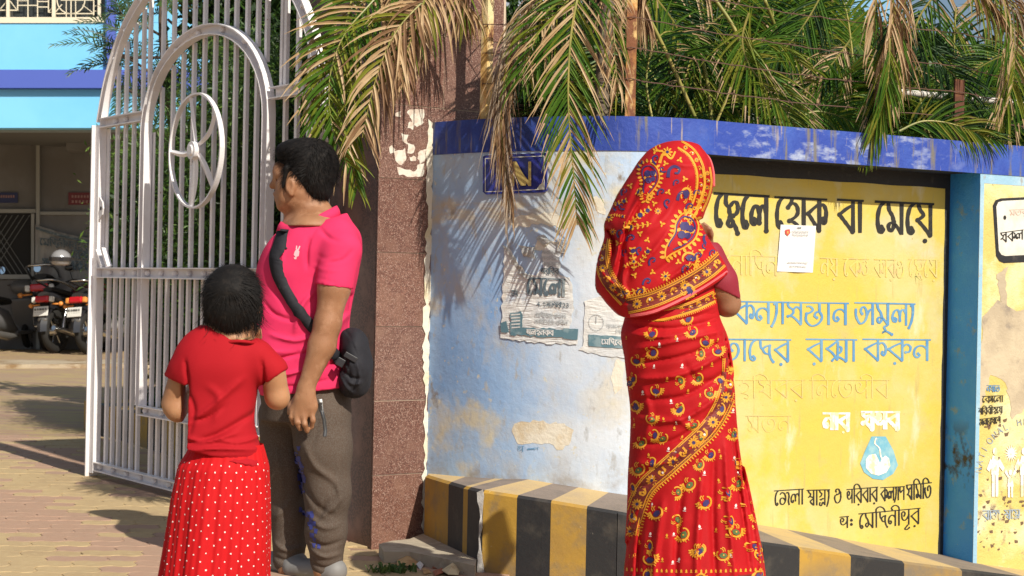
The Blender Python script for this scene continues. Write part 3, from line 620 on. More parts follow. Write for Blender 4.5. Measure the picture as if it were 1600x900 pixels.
for i, P_ in enumerate([[(636, 172), (663, 170), (660, 195), (650, 197), (640, 184)], [(618, 176), (625, 174), (626, 182), (619, 183)], [(637, 190), (648, 192), (645, 203), (637, 200)], [(628, 208), (638, 212), (636, 226), (629, 222)],
         [(616, 238), (632, 232), (636, 245), (628, 258), (618, 254)], [(636, 222), (648, 226), (646, 240), (638, 240)], [(652, 238), (666, 232), (664, 252), (655, 256)], [(621, 262), (650, 268), (652, 258), (664, 256), (662, 276), (640, 276), (624, 273)], [(609, 228), (614, 226), (616, 238), (610, 240)], [(640, 246), (648, 243), (650, 251), (643, 252)]]):
    sheet(mb, TP, jag(P_, 4, 1.6, i), .0132, 25, wob=.0006)
mb.build('torn_paper', mk('torn_paper', (.70, .66, .58), [((.6, .5, .42), 30, .5, .6)], rough=.85, bump=.002), pillar)
# taped strips on the shaded side
mb = MB(); SP = Plane((PA.x+D2.x, PA.y+D2.y), (-D2.x, -D2.y))
sheet(mb, SP, [(535, 699), (549, 699), (549, 715), (535, 715)], .0145, 40, 0)
mb.build('white_label', mk('label_white', (.8, .76, .74), rough=.6), pillar)
# ================================================================== GATE LEAF
GE, GH = Vector((-2.337, 8.99, 0)), Vector((-.82, 7.0, 0)); GD = (GH-GE); GW = GD.length; GD.normalize(); GN = Vector((GD.y, -GD.x, 0))
if GN.dot(Vector((0, -1, 0))) < 0: GN = -GN
def GP(g, z, o=0.): return GE+GD*g+GN*o+Vector((0, 0, z))
M_gate = mk('gate_paint', (.86, .83, .85), [((.72, .69, .70), 3, .45, .65), ((.84, .82, .84), 12, .5, .7), ((.34, .24, .18), 26, .69, .74)], rough=.38, bump=.0012, bscale=90)
gate = thing('gate_leaf', GE, 'tall arched silver grey steel gate leaf with round wheel emblem standing open', 'gate')
def chan(path, name, w=.055, d=.035, t=.006, flip=False, web_off=0.):
    """C channel swept along a (g, z) path in the gate plane; open side towards the street"""
    prof = [(-w/2, 0), (-w/2, d), (-w/2+t, d), (-w/2+t, t), (w/2-t, t), (w/2-t, d), (w/2, d), (w/2, 0)]
    rings = []; n = len(path)
    for i, (g, z) in enumerate(path):
        a, b = path[max(0, i-1)], path[min(n-1, i+1)]; dx, dz = b[0]-a[0], b[1]-a[1]; l = math.hypot(dx, dz); nx, nz = -dz/l, dx/l
        rings.append([GP(g+nx*p, z+nz*p, web_off+q) for p, q in prof])
    m = MB(); m.loft(rings); return m.build(name, M_gate, gate)
def interp(P, g):
    for a, b in zip(P[:-1], P[1:]):
        if a[0] <= g <= b[0]: return a[1]+(b[1]-a[1])*(g-a[0])/(b[0]-a[0])
    return P[0][1]
oc = [(.03, 2.0), (.09, 2.16), (.16, 2.29), (.27, 2.43), (.45, 2.575), (.70, 2.70), (1.0, 2.78), (1.25, 2.80)]
outer = [(v.x, v.y) for v in crom([(a, b, 0) for a, b in oc]+[(GW-a, b, 0) for a, b in reversed(oc[:-1])], 5)]
ic = [(.645+.675*(1-math.cos(t)), 1.90+.475*math.sin(t)) for t in [math.pi*i/24 for i in range(25)]]
inner = [(.645, .455), (.645, 1.2)]+ic+[(1.995, 1.2), (1.995, .455)]
chan(outer, 'outer_arch', .06, .04); 
for g, nm in ((.03, 'lock_post'), (GW-.03, 'hinge_post')):
    m = MB(); a = GP(g, .03, .0); R = Matrix((GD, GN, Vector((0, 0, 1)))).transposed()
    m.box(GP(g, (2.0+.02)/2, .02), (.055, .045, 1.96), R); m.build(nm, M_gate, gate, bevel=.003)
    m = MB(); m.box(GP(g+(.032 if g < 1 else -.032)*-1, 1.0, .028), (.012, .07, 1.98), R); m.build('edge_strip', M_gate, gate, bevel=.002)
chan(inner, 'wicket_frame', .055, .045, web_off=.004)
chan([(.06, .07), (GW-.06, .07)], 'bottom_rail', .05, .04); chan([(.06, 1.16), (GW-.06, 1.16)], 'middle_rail', .058, .05, web_off=.006)
chan([(.06, 2.0), (.62, 2.0)], 'upper_rail', .055, .045); chan([(2.02, 2.0), (GW-.06, 2.0)], 'upper_rail', .055, .045)
chan([(.65, .43), (1.99, .43)], 'wicket_rail', .05, .05, web_off=.006)
bar_me = {}
def bar(g, z0, z1, w=.023):
    m = MB(); R = Matrix((GD, GN, Vector((0, 0, 1)))).transposed()
    dz = random.uniform(-.001, .001); m.box(GP(g, (z0+z1)/2, -.010+dz), (w, .018, z1-z0), R); m.build('bar', M_gate, gate)
ub = [.19, .299, .409, .518, .76, .893, 1.014, 1.133, 1.249, 1.37, 1.481, 1.589, 1.702, 1.812, 1.90, 2.09, 2.20, 2.31]
for g in ub:
    top = interp(outer, g)-.02
    if .62 < g < 2.0: bar(g, 1.18, interp(ic, g)-.02); bar(g, interp(ic, g)+.02, top)
    else: bar(g, 1.18, 1.98); bar(g, 2.02, top)
bar(.60, 2.02, interp(outer, .6)-.02); bar(2.02+.03, 2.02, interp(outer, 2.05)-.02)
g = .115
while g < GW-.08:
    if abs(g-.645) > .04 and abs(g-1.995) > .04:
        if .64 < g < 2.0: bar(g, .455, 1.14); bar(g, .09, .41)
        else: bar(g, .09, 1.14)
    g += .0835
# flat side plates next to posts
for g, w in ((.105, .07), (.70, .06)):
    m = MB(); R = Matrix((GD, GN, Vector((0, 0, 1)))).transposed(); m.box(GP(g-.028, 1.58 if g < .5 else 1.52, -.006), (w*.6, .006, .78), R); m.build('flat_plate', M_gate, gate)
rv = MB(); rv.sphere((0, 0, 0), .016, 8, 6); rvm = rv.mesh('rivet', M_gate, smooth=True)
def rivet(g, z, o=.018):
    r = link('rivet', rvm, gate); r.location = GP(g, z, o)-GE
for i in range(14): rivet(.10+i*.178, .07)
for i in range(14): rivet(.20+i*.165, 1.16, .024)
for g in (.22, .36, 2.18, 2.3): rivet(g, 2.0)
for i in range(7): rivet(.70+i*.2, .43, .024)
for i in range(2, len(outer)-2, 5): rivet(outer[i][0], outer[i][1])
for i in range(2, 25, 3): rivet(ic[i][0], ic[i][1], .02)
# wheel emblem: ring, hub and three bent arms
WCg, WCz, WR = 1.285, 1.775, .285
m = MB(); n = 40; prof = [(-.005, .034), (.005, .034), (.005, .060), (-.005, .060)]
rings = [[GP(WCg+(WR+p)*math.cos(a), WCz+(WR+p)*math.sin(a), q) for p, q in prof] for a in [2*math.pi*i/n for i in range(n+1)]]
m.loft(rings, cap=False); m.build('emblem_ring', M_gate, gate, smooth=True, angle=40)
m = MB(); 
for i in range(9):
    pass
m.tube([GP(WCg+.0, WCz-.0, .02), GP(WCg, WCz, .075)], .045, 14); m.tube([GP(WCg, WCz, .075), GP(WCg, WCz, .082)], [.03, .024], 12); m.build('emblem_hub', M_gate, gate, smooth=True, angle=40)
def arm(pts, w0=.022, w1=.042):
    P = crom([(a, b, 0) for a, b in pts], 5); m = MB(); rings = []; k = len(P)
    for i, p in enumerate(P):
        t_ = P[min(i+1, k-1)]-P[max(i-1, 0)]; t_.normalize(); nx, nz = -t_.y, t_.x; w = w0+(w1-w0)*math.sin(math.pi*i/(k-1))
        rings.append([GP(WCg+p.x+nx*s*w/2, WCz+p.y+nz*s*w/2, q) for s, q in ((-1, .045), (0, .055), (1, .045), (0, .038))])
    m.loft(rings); m.build('emblem_arm', M_gate, gate, smooth=True, angle=50)
arm([(-.0, .03), (-.03, .13), (-.07, .27)]); arm([(.0, -.03), (-.02, -.15), (-.05, -.28)], .04, .09); arm([(.03, .03), (.14, .08), (.20, .16), (.235, .17)]); arm([(.03, -.02), (.12, -.10), (.20, -.20)], .03, .05); arm([(-.03, 0), (-.14, -.01), (-.28, .01)], .02, .03)
# lugs, latch and bolt on the lock edge
for z in (1.52, .30):
    for sgn in (-1, 1):
        if z < 1 and sgn > 0: continue
        m = MB(); c = [(-.0, .07), (.05, .035), (.06, 0), (.05, -.035), (0, -.07)]
        g0 = .03+sgn*.028; P = [GP(g0+sgn*a, z+b, .03) for a, b in c]; m.prism(P, GN*.008); m.build('lug', M_gate, gate)
        m = MB(); m.tube([GP(g0+sgn*.034, z, .0385), GP(g0+sgn*.034, z, .040)], .011, 10); m.build('lug_hole', mk('dark_hole', (.02, .02, .02)), gate) if z > 1 and sgn < 0 else m.build('lug_hole', bpy.data.materials['dark_hole'], gate)
m = MB(); m.tube([GP(-.04, 1.06, .03), GP(-.04, .88, .03)], .010, 8); m.build('bolt', M_gate, gate, smooth=True, angle=60)
m = MB(); m.prism([GP(.06, 1.29, .02), GP(.14, 1.20, .02), GP(.13, 1.18, .02), GP(.05, 1.26, .02)], GN*.03); m.prism([GP(.14, 1.30, .02), GP(.22, 1.20, .02), GP(.20, 1.19, .02), GP(.13, 1.28, .02)], GN*.03); m.build('latch', M_gate, gate)
for z in (.45, 1.75):
    m = MB(); m.tube([GP(GW+.0, z, -.01), GP(GW+.0, z+.12, -.01)], .018, 10); m.build('hinge', M_gate, gate)
# ================================================================== FENCE POSTS AND BARBED WIRE ON THE WALL
M_rust = mk('rusty_post', (.22, .085, .04), [((.62, .30, .09), 9, .46, .60, (1, 1, .5)), ((.70, .48, .20), 16, .56, .66, (1, 1, .6)), ((.10, .04, .025), 14, .6, .72)], rough=.85, bumps=[(.004, 40, None, 'n')])
M_rust2 = mk('rusty_post_peeled', (.72, .45, .16), [((.80, .66, .36), 12, .45, .56, (1, 1, .5)), ((.20, .08, .04), 13, .56, .64, (1, 1, .6)), ((.10, .04, .03), 30, .6, .7)], rough=.8, bumps=[(.004, 40, None, 'n')])
posts = []; M_rust3 = mk('rusty_post_dark', (.11, .04, .022), [((.24, .10, .04), 14, .5, .62), ((.45, .32, .2), 30, .66, .74), ((.05, .02, .015), 9, .5, .7)], rough=.9, bumps=[(.004, 40, None, 'n')])
for (px, w, M_, lab, zt) in ((741, .034, M_rust2, 'rusty fence post with peeling yellow paint beside the granite pillar', 2.9), (985, .042, M_rust, 'orange rusted fence post rising above the veiled woman', 2.9), (1513, .058, M_rust3, 'dark rusty angle iron fence post at the right end of the wall', 2.12)):
    i, t, a, b = CV.seg(px, 190); p, q = WC[i], WC[i+1]; n_ = wn(i); d_ = Vector((-n_.y, n_.x, 0)); c = Vector((p[0]+(q[0]-p[0])*t, p[1]+(q[1]-p[1])*t, 0))-n_*.06
    m = MB(); R = Matrix((d_, n_, Vector((0, 0, 1)))).transposed()
    m.box(c+Vector((0, 0, (WTOP+zt)/2-.03)), (w, .006, zt-WTOP+.06), R); m.box(c-n_*(w/2+.0032)+d_*(w/2-.003)+Vector((0, 0, (WTOP+zt)/2-.03)), (.006, w, zt-WTOP+.06), R)
    o = m.build('fence_post', M_, loc=c+Vector((0, 0, WTOP))); tag(o, lab, 'fence post', 'rusty fence posts on the wall top'); posts.append((c, n_))
    if zt < 2.5:
        m = MB()
posts[2:] = [posts[2]]
M_wire = mk('wire_rust', (.13, .07, .05), rough=.8)
def pw(i, z): c, n_ = posts[i]; return c+n_*.012+Vector((0, 0, z))
endp = Vector((3.6, 8.2, 0))
wl = ['lowest', 'second', 'third', 'fourth']
for k, (z0, z1, z2) in enumerate(((1.985, 1.95, 1.93), (2.115, 2.06, 1.99), (2.24, 2.18, 2.05), (2.37, 2.33, 2.3))):
    P = [PA+D1*.62+N1*-.1+Vector((0, 0, z0+.01)), pw(0, z0), pw(1, z0+.004), pw(2, z1), endp+Vector((0, 0, z2))]
    pts = []
    for a, b in zip(P[:-1], P[1:]):
        L = (b-a).length; n = max(4, int(L/.05))
        for j in range(n): t = j/n; pts.append(a+(b-a)*t-Vector((0, 0, .10*L*.45*t*(1-t)+random.uniform(-.003, .003))))
    pts.append(P[-1]); m = MB(); m.tube(pts, .0022, 5); m2 = MB()
    for j in range(1, len(pts), 3):
        for q in range(2):
            v = Vector((random.uniform(-1, 1), random.uniform(-1, 1), random.uniform(-1, 1))).normalized()*.016; m2.tube([pts[j]-v, pts[j]+v], .0014, 4)
    wt_ = thing('barbed_wire', pts[0], '%s strand of rusty barbed wire counted up from the wall top' % wl[k], 'barbed wire', 'barbed wire strands above the wall')
    m.build('wire_strand', M_wire, wt_); m2.build('barb', M_wire, wt_)['kind'] = 'stuff'
# pale pipe rail behind the wall at the right
m = MB(); a, b = W(1395, 143, 7.9), W(1545, 157, 8.2); m.tube([a, b, b+(b-a)*.8], .017, 10)
tag(m.build('pipe_rail', mk('pipe_paint', (.62, .58, .54), rough=.5), loc=a, smooth=True, angle=60), 'pale horizontal pipe rail passing behind the right rusty post', 'pipe')
# ================================================================== SIGN AND POSTERS ON THE LEFT PART OF THE WALL
M_navy = mk('sign_navy', (.028, .035, .24), [((.05, .06, .3), 14, .5, .65)], rough=.25, coat=.3)
sg = thing('enamel_sign', CV.pt(806, 300, .01), 'dark blue enamel sign with gold letters IN half hidden by dry palm leaves', 'sign')
def plate(mb, surf, poly, o0, o1, mi=0):
    P = [surf.pt(x, y, o0) for x, y in poly]; n = surf.nrm(poly[0][0]); mb.prism(P, n*(o1-o0), mi)
m = MB(); plate(m, CV, [(757, 245), (762, 243), (855, 239), (856, 243), (856, 298), (852, 301), (762, 304), (757, 300)], .004, .012); m.build('plate', M_navy, sg)
m = MB(); bd = [(761, 248), (852, 244), (852, 296), (761, 300)]
for a, b in zip(bd, bd[1:]+bd[:1]):
    dx, dy = b[0]-a[0], b[1]-a[1]; l = math.hypot(dx, dy); nx, ny = -dy/l*.6, dx/l*.6; sheet(m, CV, [(a[0]+nx, a[1]+ny), (b[0]+nx, b[1]+ny), (b[0]-nx, b[1]-ny), (a[0]-nx, a[1]-ny)], .0128, 40)
sheet(m, CV, [(845, 289), (851, 285), (852, 296), (840, 297)], .0132, 40); m.build('border_line', mk('sign_white', (.6, .6, .55), rough=.5), sg)
m = MB(); latin(m, CV, 'N', lambda x, y: (798+x*48, 291-y*56), .0136); latin(m, CV, 'I', lambda x, y: (783+x*48, 292-y*56), .0136)
sheet(m, CV, [(801, 253), (809, 252.6), (824, 280), (824, 290), (816, 290.5), (801, 262)], .0138); m.build('gold_letters', I_gold, sg)
M_pap = mk('poster_paper', (.70, .70, .68), [((.60, .62, .64), 6, .45, .6), ((.62, .52, .40), 9, .60, .70), ((.55, .62, .70), 5, .6, .66)], rough=.8, bump=.0035, bscale=38)
M_teal = mk('poster_teal', (.10, .20, .25), [((.22, .32, .36), 18, .5, .62)], rough=.75)
M_ink = mk('poster_ink', (.09, .13, .16), [((.3, .34, .36), 30, .52, .62)], rough=.75)
M_gy = mk('poster_grey_ink', (.42, .45, .47), rough=.8)
ps = thing('torn_poster', CV.pt(845, 530, .004), 'torn white event poster with teal lettering peeling off the pale blue wall', 'poster')
m = MB(); sheet(m, CV, jag([(788, 383), (800, 392), (822, 428), (838, 432), (850, 418), (846, 392), (862, 380), (876, 390), (874, 430), (892, 434), (898, 470), (890, 520), (905, 524), (903, 538), (850, 536), (784, 529), (783, 520), (786, 470)], 6, 1.8, 11), .0022, 16, wob=.0035); m.build('paper', M_pap, ps)
m = MB()
for s_, P_ in ((1, [(786, 382), (794, 388), (818, 424), (834, 434), (826, 436), (812, 428), (796, 400)]), (2, [(838, 372), (850, 366), (862, 378), (850, 384)]), (3, [(872, 372), (892, 378), (884, 396), (872, 392)]), (4, [(812, 384), (836, 386), (838, 404), (820, 400)])):
    P = [CV.pt(x, y, .004+.012*random.random()) for x, y in jag(P_, 5, 1, s_)]; t = geometry.tessellate_polygon([P]); m.add(P, [tuple(reversed(q)) for q in t]); m.add(P, [tuple(q) for q in t])
m.build('peeled_flap', M_pap, ps)
m = MB(); o_ = .0072
letters(m, CV, 'e_ma_e_la_aa', 824, 434, 884, 437, 27, .15, off=o_); latin(m, CV, "4-5", lambda x, y: (839+x*12, 479-y*11), o_); letters(m, CV, 'na_bha_mba_ra', 855, 471, 878, 472, 8, .16, off=o_)
latin(m, CV, "'23", lambda x, y: (877+x*11, 481-y*11), o_); letters(m, CV, 'ja', 800, 454, 810, 453, 9, .2, off=o_)
letters(m, CV, 'pa_ra_i_ba_ra', 846, 419, 874, 420, 9, .16, off=o_); m.build('poster_lettering', [M_ink], ps)
m = MB()
for y in (392, 401, 410): letters(m, CV, 'pa_ra_i_ba_na_ha', 848, y, 876, y+1, 5, .16, off=o_)
letters(m, CV, 'e_ma_i_da_e_ka_la_ _ka_ba_na_ha', 838, 489, 886, 491, 6, .16, off=o_); letters(m, CV, 'na_e_i_pa_ta_i_ta_ _ka_ba_na', 836, 499, 888, 501, 6, .16, off=o_); m.build('fine_print', M_gy, ps)
m = MB(); sheet(m, CV, jag([(784, 504), (792, 502), (797, 520), (784, 520)], 5, .8, 1), o_, 20); sheet(m, CV, jag([(880, 513), (904, 514), (903, 531), (880, 529)], 6, .6, 2), o_, 20); sheet(m, CV, jag([(798, 512), (880, 514), (880, 528), (800, 523)], 5, 1.6, 3), o_, 20)
sheet(m, CV, jag([(798, 488), (816, 486), (818, 520), (800, 516)], 5, 1.5, 5), o_, 20)
letters(m, CV, 'pa_la_ha_na_ka_ba', 824, 515, 866, 516, 8, .22, off=o_+.001, mi=1)
for k in range(5): sheet(m, CV, [(800+k*.3, 491+k*5), (814, 490+k*5), (814, 492+k*5), (800, 493+k*5)], o_+.001, 20, 1)
m.build('teal_band', [M_teal, M_pap], ps)
p2 = thing('second_poster', CV.pt(945, 545, .004), 'pale poster remnant with clock drawing and teal strip beside the veiled woman', 'poster')
m = MB(); sheet(m, CV, jag([(914, 470), (960, 455), (984, 470), (986, 560), (940, 556), (904, 546), (912, 540)], 7, 1.4, 21), .0022, 16, wob=.002); m.build('paper', M_pap, p2)
m = MB(); sheet(m, CV, jag([(920, 523), (985, 526), (985, 545), (920, 541)], 6, .5, 4), .006, 20); letters(m, CV, 'e_ma_i_da_e_ka_la', 940, 530, 982, 532, 8, .2, off=.007, mi=1); m.build('teal_band', [M_teal, M_pap], p2)
m = MB()
for k in range(20):
    a0, a1 = k*math.pi/10, (k+.8)*math.pi/10; c_ = lambda r, a: (932+r*math.cos(a), 504+r*1.08*math.sin(a)); sheet(m, CV, [c_(11, a0), c_(11, a1), c_(12, a1), c_(12, a0)], .006, 20)
sheet(m, CV, [(931.4, 494), (932.6, 494), (932.6, 505), (931.4, 505)], .006); letters(m, CV, 'ka_ma_e_na_ha_ba', 948, 507, 980, 508, 5, .16, off=.006); letters(m, CV, 'i_ba_na_ra', 962, 516, 982, 516, 5, .16, off=.006); m.build('fine_print', M_gy, p2)
nt_ = thing('paper_notice', PNL.pt(1243, 425, .006), 'white paper notice with red crest pasted on the yellow panel under the headline', 'notice')
m = MB(); P = [(1220, 351), (1275, 353), (1270, 426), (1214, 424)]; vs, fs = subdiv_poly([P], 14)
V = [PNL.pt(x, y, .008+.003*math.sin(x*.15)*math.sin(y*.07)) for x, y in vs]; m.add(V, fs); m.add([v-PNL.n*.0012 for v in V], [tuple(reversed(f)) for f in fs]); m.build('paper', mk('white_paper', (.80, .78, .77), rough=.6), nt_)
m = MB(); sheet(m, PNL, [(1227, 359), (1234, 358), (1235, 364), (1231, 369), (1227, 365)], .0125, 30, 0); sheet(m, PNL, [(1230, 361), (1232, 361), (1232, 365), (1230, 365)], .0130, 30, 1)
letters(m, PNL, 'e_ja_la_ha_sa_ma_i_ta', 1238, 360, 1264, 361, 3, .2, off=.0125, mi=2); letters(m, PNL, 'pa_na_ra_sa_la_ka', 1238, 365, 1263, 366, 3, .2, off=.0125, mi=2)
letters(m, PNL, 'na_ra_ka', 1246, 355, 1252, 355, 2, .3, off=.0125, mi=3); letters(m, PNL, 'pa_na_ra_sa_la_ka_ma_ta_ba_na', 1231, 409, 1262, 410, 2, .3, off=.0125, mi=2); letters(m, PNL, 'pa_na_ra_sa_la_ka_ma', 1234, 415, 1260, 416, 2, .3, off=.0125, mi=2)
m.build('print', [mk('crest_red', (.55, .08, .06), rough=.6), mk('crest_gold', (.6, .4, .1), rough=.6), M_gy, M_ink], nt_)
# ================================================================== LITTER BY THE PILLAR FOOT
def leaf_scrap(name, pts, z, mat, lab, cat, fold=.02, grp=None):
    P = [GZ(x, y, z) for x, y in pts]; c = sum(P, Vector())/len(P); c2 = c+Vector((0, 0, fold)); m = MB(); k = len(P)
    Q = [p+Vector((0, 0, random.uniform(-.004, .012))) for p in P]; f = [(i, (i+1) % k, k) for i in range(k)]
    m.add(Q+[c2], f); m.add([q-Vector((0, 0, .0012)) for q in Q]+[c2-Vector((0, 0, .0012))], [tuple(reversed(x)) for x in f])
    return tag(m.build(name, mat, loc=c), lab, cat, grp)
M_dry = mk('dry_leaf', (.55, .36, .17), [((.42, .24, .10), 14, .45, .62)], rough=.8)
M_dry2 = mk('dry_leaf_pale', (.66, .54, .33), [((.5, .36, .2), 14, .5, .62)], rough=.8); M_dry3 = mk('dry_leaf_red', (.36, .12, .06), [((.25, .12, .06), 14, .5, .62)], rough=.8)
leaf_scrap('dry_leaf', [(620, 868), (638, 865), (664, 877), (648, 886), (620, 889)], .012, M_dry, 'large folded tan dry leaf lying on the pavers below the concrete slab', 'leaf', .03)
leaf_scrap('paper_scrap', [(650, 884), (656, 881), (662, 884), (657, 889)], .012, mk('scrap_white', (.75, .74, .72)), 'small crumpled white paper scrap beside the folded dry leaf', 'scrap', .02)
leaf_scrap('dry_leaf', [(690, 892), (702, 886), (714, 884), (720, 890), (716, 897), (700, 899)], .02, M_dry2, 'curled pale straw leaf near the end of the striped kerb', 'leaf', .03)
LS = [((672, 880), (682, 884), (692, 888), (676, 889)), ((684, 874), (690, 880), (683, 884), (679, 878)), ((676, 894), (690, 891), (697, 897), (680, 902)), ((702, 880), (714, 878), (712, 884), (704, 885)), ((660, 892), (670, 889), (674, 896), (662, 898)), ((722, 892), (732, 888), (734, 896), (724, 899))]
for i, s_ in enumerate(LS):
    leaf_scrap('dry_leaf', [*s_], .010, [M_dry3, M_dry, M_dry3, M_dry2, M_dry, M_dry3][i], ['small reddish leaf just right of the white paper scrap', 'small tan leaf standing against the front of the slab', 'reddish leaf lowest in the litter below the white scrap', 'small straw coloured leaf against the right end of the slab', 'tan leaf just below the folded dry leaf', 'small dark red leaf touching the foot of the striped kerb'][i], 'leaf', .012, 'small brown leaves littered by the slab')
M_weed = mk('weed_green', (.05, .10, .02), [((.10, .16, .04), 20, .45, .6)], rough=.7)
wd_ = MB()
for c_, r_, n_ in (((612, 897), .10, 90), ((676, 874), .04, 24), ((725, 884), .04, 20)):
    q = GZ(c_[0], c_[1], 0)
    for k in range(n_):
        a = random.uniform(0, 6.28); d = random.uniform(0, r_); b = q+Vector((math.cos(a)*d, math.sin(a)*d*.5, .009)); l = random.uniform(.012, .035); t = b+Vector((random.uniform(-.02, .02), random.uniform(-.02, .02), l)); s = Vector((math.cos(a*3), math.sin(a*3), 0))*.005
        wd_.add([b-s, b+s, t+s, t-s], [(0, 1, 2, 3)])
tag(wd_.build('weeds', M_weed, loc=GZ(612, 897, 0)), 'tufts of small green weeds growing among the pavers by the slab', 'weeds', kind='stuff')
# ================================================================== FOLIAGE
def LM(name, c, c2, tr=.35, **k): return mk(name, c, [(c2, 7, .42, .62)], rough=.45, trans=tr, **k)
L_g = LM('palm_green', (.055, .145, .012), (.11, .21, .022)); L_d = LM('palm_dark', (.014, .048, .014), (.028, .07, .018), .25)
L_y = LM('palm_yellow_green', (.17, .24, .02), (.28, .27, .04)); L_t = LM('palm_tan', (.50, .34, .18), (.64, .48, .30), .25); L_b = LM('palm_brown', (.20, .11, .06), (.30, .18, .09), .2); L_k = LM('palm_grey_dry', (.30, .23, .17), (.42, .34, .26), .2)
L_stem = LM('palm_cane', (.22, .23, .05), (.36, .30, .08), 0)
LMATS = [L_g, L_d, L_y, L_t, L_b, L_k, L_stem]
def leaflet(mb, p, d, up, L, w, droop, mi, segs=5, curl=0., tipm=None):
    """narrow folded blade: starts at p along d, bending down"""
    d = d.normalized(); s = d.cross(up); s = s.normalized() if s.length > 1e-4 else Vector((1, 0, 0)); P = p.copy(); vs = []; c = Vector((random.uniform(-1, 1), random.uniform(-1, 1), 0))*curl
    for i in range(segs+1):
        t = i/segs; ww = w*(.45+1.1*t if t < .35 else max(.0, 1-(t-.35)/.65)**.75*.84+.0)
        if i == segs: ww = w*.05
        fo = up*ww*.35
        vs += [P-s*ww*.5+fo, P-fo*.2, P+s*ww*.5+fo]
        d = (d+Vector((0, 0, -droop/segs*(.4+1.4*t)))+c/segs).normalized(); P = P+d*(L/segs); s2 = s+c*.4; s = (s2-d*s2.dot(d)).normalized()
    fs = [(3*i+j, 3*i+j+1, 3*i+j+4, 3*i+j+3) for i in range(segs) for j in (0, 1)]
    n = len(mb.v); mb.v += [tuple(v) for v in vs]; mb.f += [tuple(n+i for i in f) for f in fs]
    for i in range(segs): mb.m += [mi if tipm is None or i < segs*.55 else tipm]*2
def frond(parent, pts, L=.32, n=34, w=.013, droop=.9, mats=(0,), ang=50, facing=Vector((0, -1, 0)), t0=.12, sides=(1, -1), sm=6, r0=.006, curl=.15, seed=0, tip=None, name='frond', vee=.25, shred=.0, lmin=.45):
    P = crom(pts, 8); rnd = random.Random(seed); m = MB(); k = len(P)
    m.tube(P, [r0*(1-.75*i/(k-1)) for i in range(k)], 5, sm)
    cum = [0]
    for a, b in zip(P[:-1], P[1:]): cum.append(cum[-1]+(b-a).length)
    T = cum[-1]
    for i in range(n):
        for sd in sides:
            t = t0+(1-t0)*(i+rnd.uniform(-.25, .25))/n; t = min(.999, max(0, t)); x = t*T; j = max(q for q in range(k) if cum[q] <= x); j = min(j, k-2)
            p = P[j]+(P[j+1]-P[j])*((x-cum[j])/(cum[j+1]-cum[j])); T_ = (P[j+1]-P[j]).normalized()
            f = facing-T_*facing.dot(T_); f.normalize(); sv = T_.cross(f)*sd
            a = math.radians(ang*(1.08-.55*t)+rnd.uniform(-7, 7)); d = sv*math.sin(a)+T_*math.cos(a)+f*(vee+rnd.uniform(-.12, .12)); d.normalize()
            ll = L*(lmin+(1-lmin)*math.sin(math.pi*min(1, .18+.80*t)))*rnd.uniform(.82, 1.12)
            mi = mats[int(rnd.random()*len(mats))]
            if shred and rnd.random() < shred: continue
            leaflet(m, p, d, f, ll, w*rnd.uniform(.75, 1.2), droop*rnd.uniform(.6, 1.4), mi, 6, curl*rnd.uniform(0, 1.5), tip if tip is not None and rnd.random() < .6 else None)
    return m.build(name, LMATS, parent, smooth=False)
def trunk(parent, base, top, r=.05, name='trunk', mat=None, bend=.1):
    P = crom([base, base.lerp(top, .5)+Vector((random.uniform(-bend, bend), 0, 0)), top], 6); m = MB(); n = len(P)
    return m.tube(P, [r*(1-.45*i/(n-1)) for i in range(n)], 9) or m.build(name, mat or L_stem, parent, smooth=True)
# --- palm A: its drying fronds hang in front of the pillar
base = Vector((-.15, 7.75, 0)); pa = thing('areca_palm', base, 'palm behind the pillar whose half dry fronds hang over the open gate and granite', 'palm tree', 'palms behind the wall')
trunk(pa, base, Vector((-.1, 7.6, 2.75)), .05, 'trunk', mk('palm_trunk', (.22, .17, .12), [((.12, .09, .07), 6, .45, .6, (1, 1, 8))], rough=.9))
c0 = Vector((-.1, 7.5, 2.8))
Wp = lambda L_, : [W(*q) for q in L_]
frond(pa, [c0]+Wp([(722, -70, 6.75), (690, -25, 6.55), (655, 8, 6.46), (622, 45, 6.42), (598, 92, 6.40), (580, 150, 6.4), (566, 215, 6.42)]), .36, 46, .017, 1.0, (3, 3, 3, 4, 2), 62, seed=1, t0=.32, curl=.25)
frond(pa, [c0]+Wp([(690, -90, 6.8), (630, -45, 6.6), (575, 10, 6.5), (535, 60, 6.46), (515, 125, 6.45), (520, 200, 6.45), (545, 262, 6.45)]), .34, 44, .016, .8, (0, 2, 2, 0, 3), 66, seed=2, t0=.35, tip=3)
frond(pa, [c0]+Wp([(700, -100, 6.9), (640, -50, 6.8), (575, -5, 6.7), (530, 30, 6.62), (498, 75, 6.58), (487, 140, 6.56), (489, 190, 6.55)]), .22, 34, .015, 1.3, (3, 4, 5, 3), 58, seed=3, t0=.4, curl=.4)
frond(pa, Wp([(592, -50, 6.7), (572, 30, 6.58), (556, 110, 6.52), (548, 190, 6.5), (550, 250, 6.5), (560, 300, 6.5)]), .24, 36, .012, .9, (0, 2, 0), 42, seed=4, t0=.2, tip=2)
frond(pa, Wp([(700, -60, 6.55), (668, -10, 6.48), (650, 40, 6.45), (634, 90, 6.44), (628, 140, 6.44)]), .2, 26, .015, 1.6, (3, 4, 3), 60, seed=5, curl=.4)
frond(pa, Wp([(640, -70, 6.6), (640, -10, 6.55), (634, 40, 6.5), (618, 90, 6.5), (606, 130, 6.5)]), .26, 26, .012, 1.1, (0, 2, 3), 40, seed=51, curl=.2)
frond(pa, Wp([(560, -50, 6.7), (545, 20, 6.6), (527, 90, 6.56), (512, 160, 6.55), (505, 205, 6.55)]), .28, 30, .016, .6, (0, 0, 2), 55, seed=6)
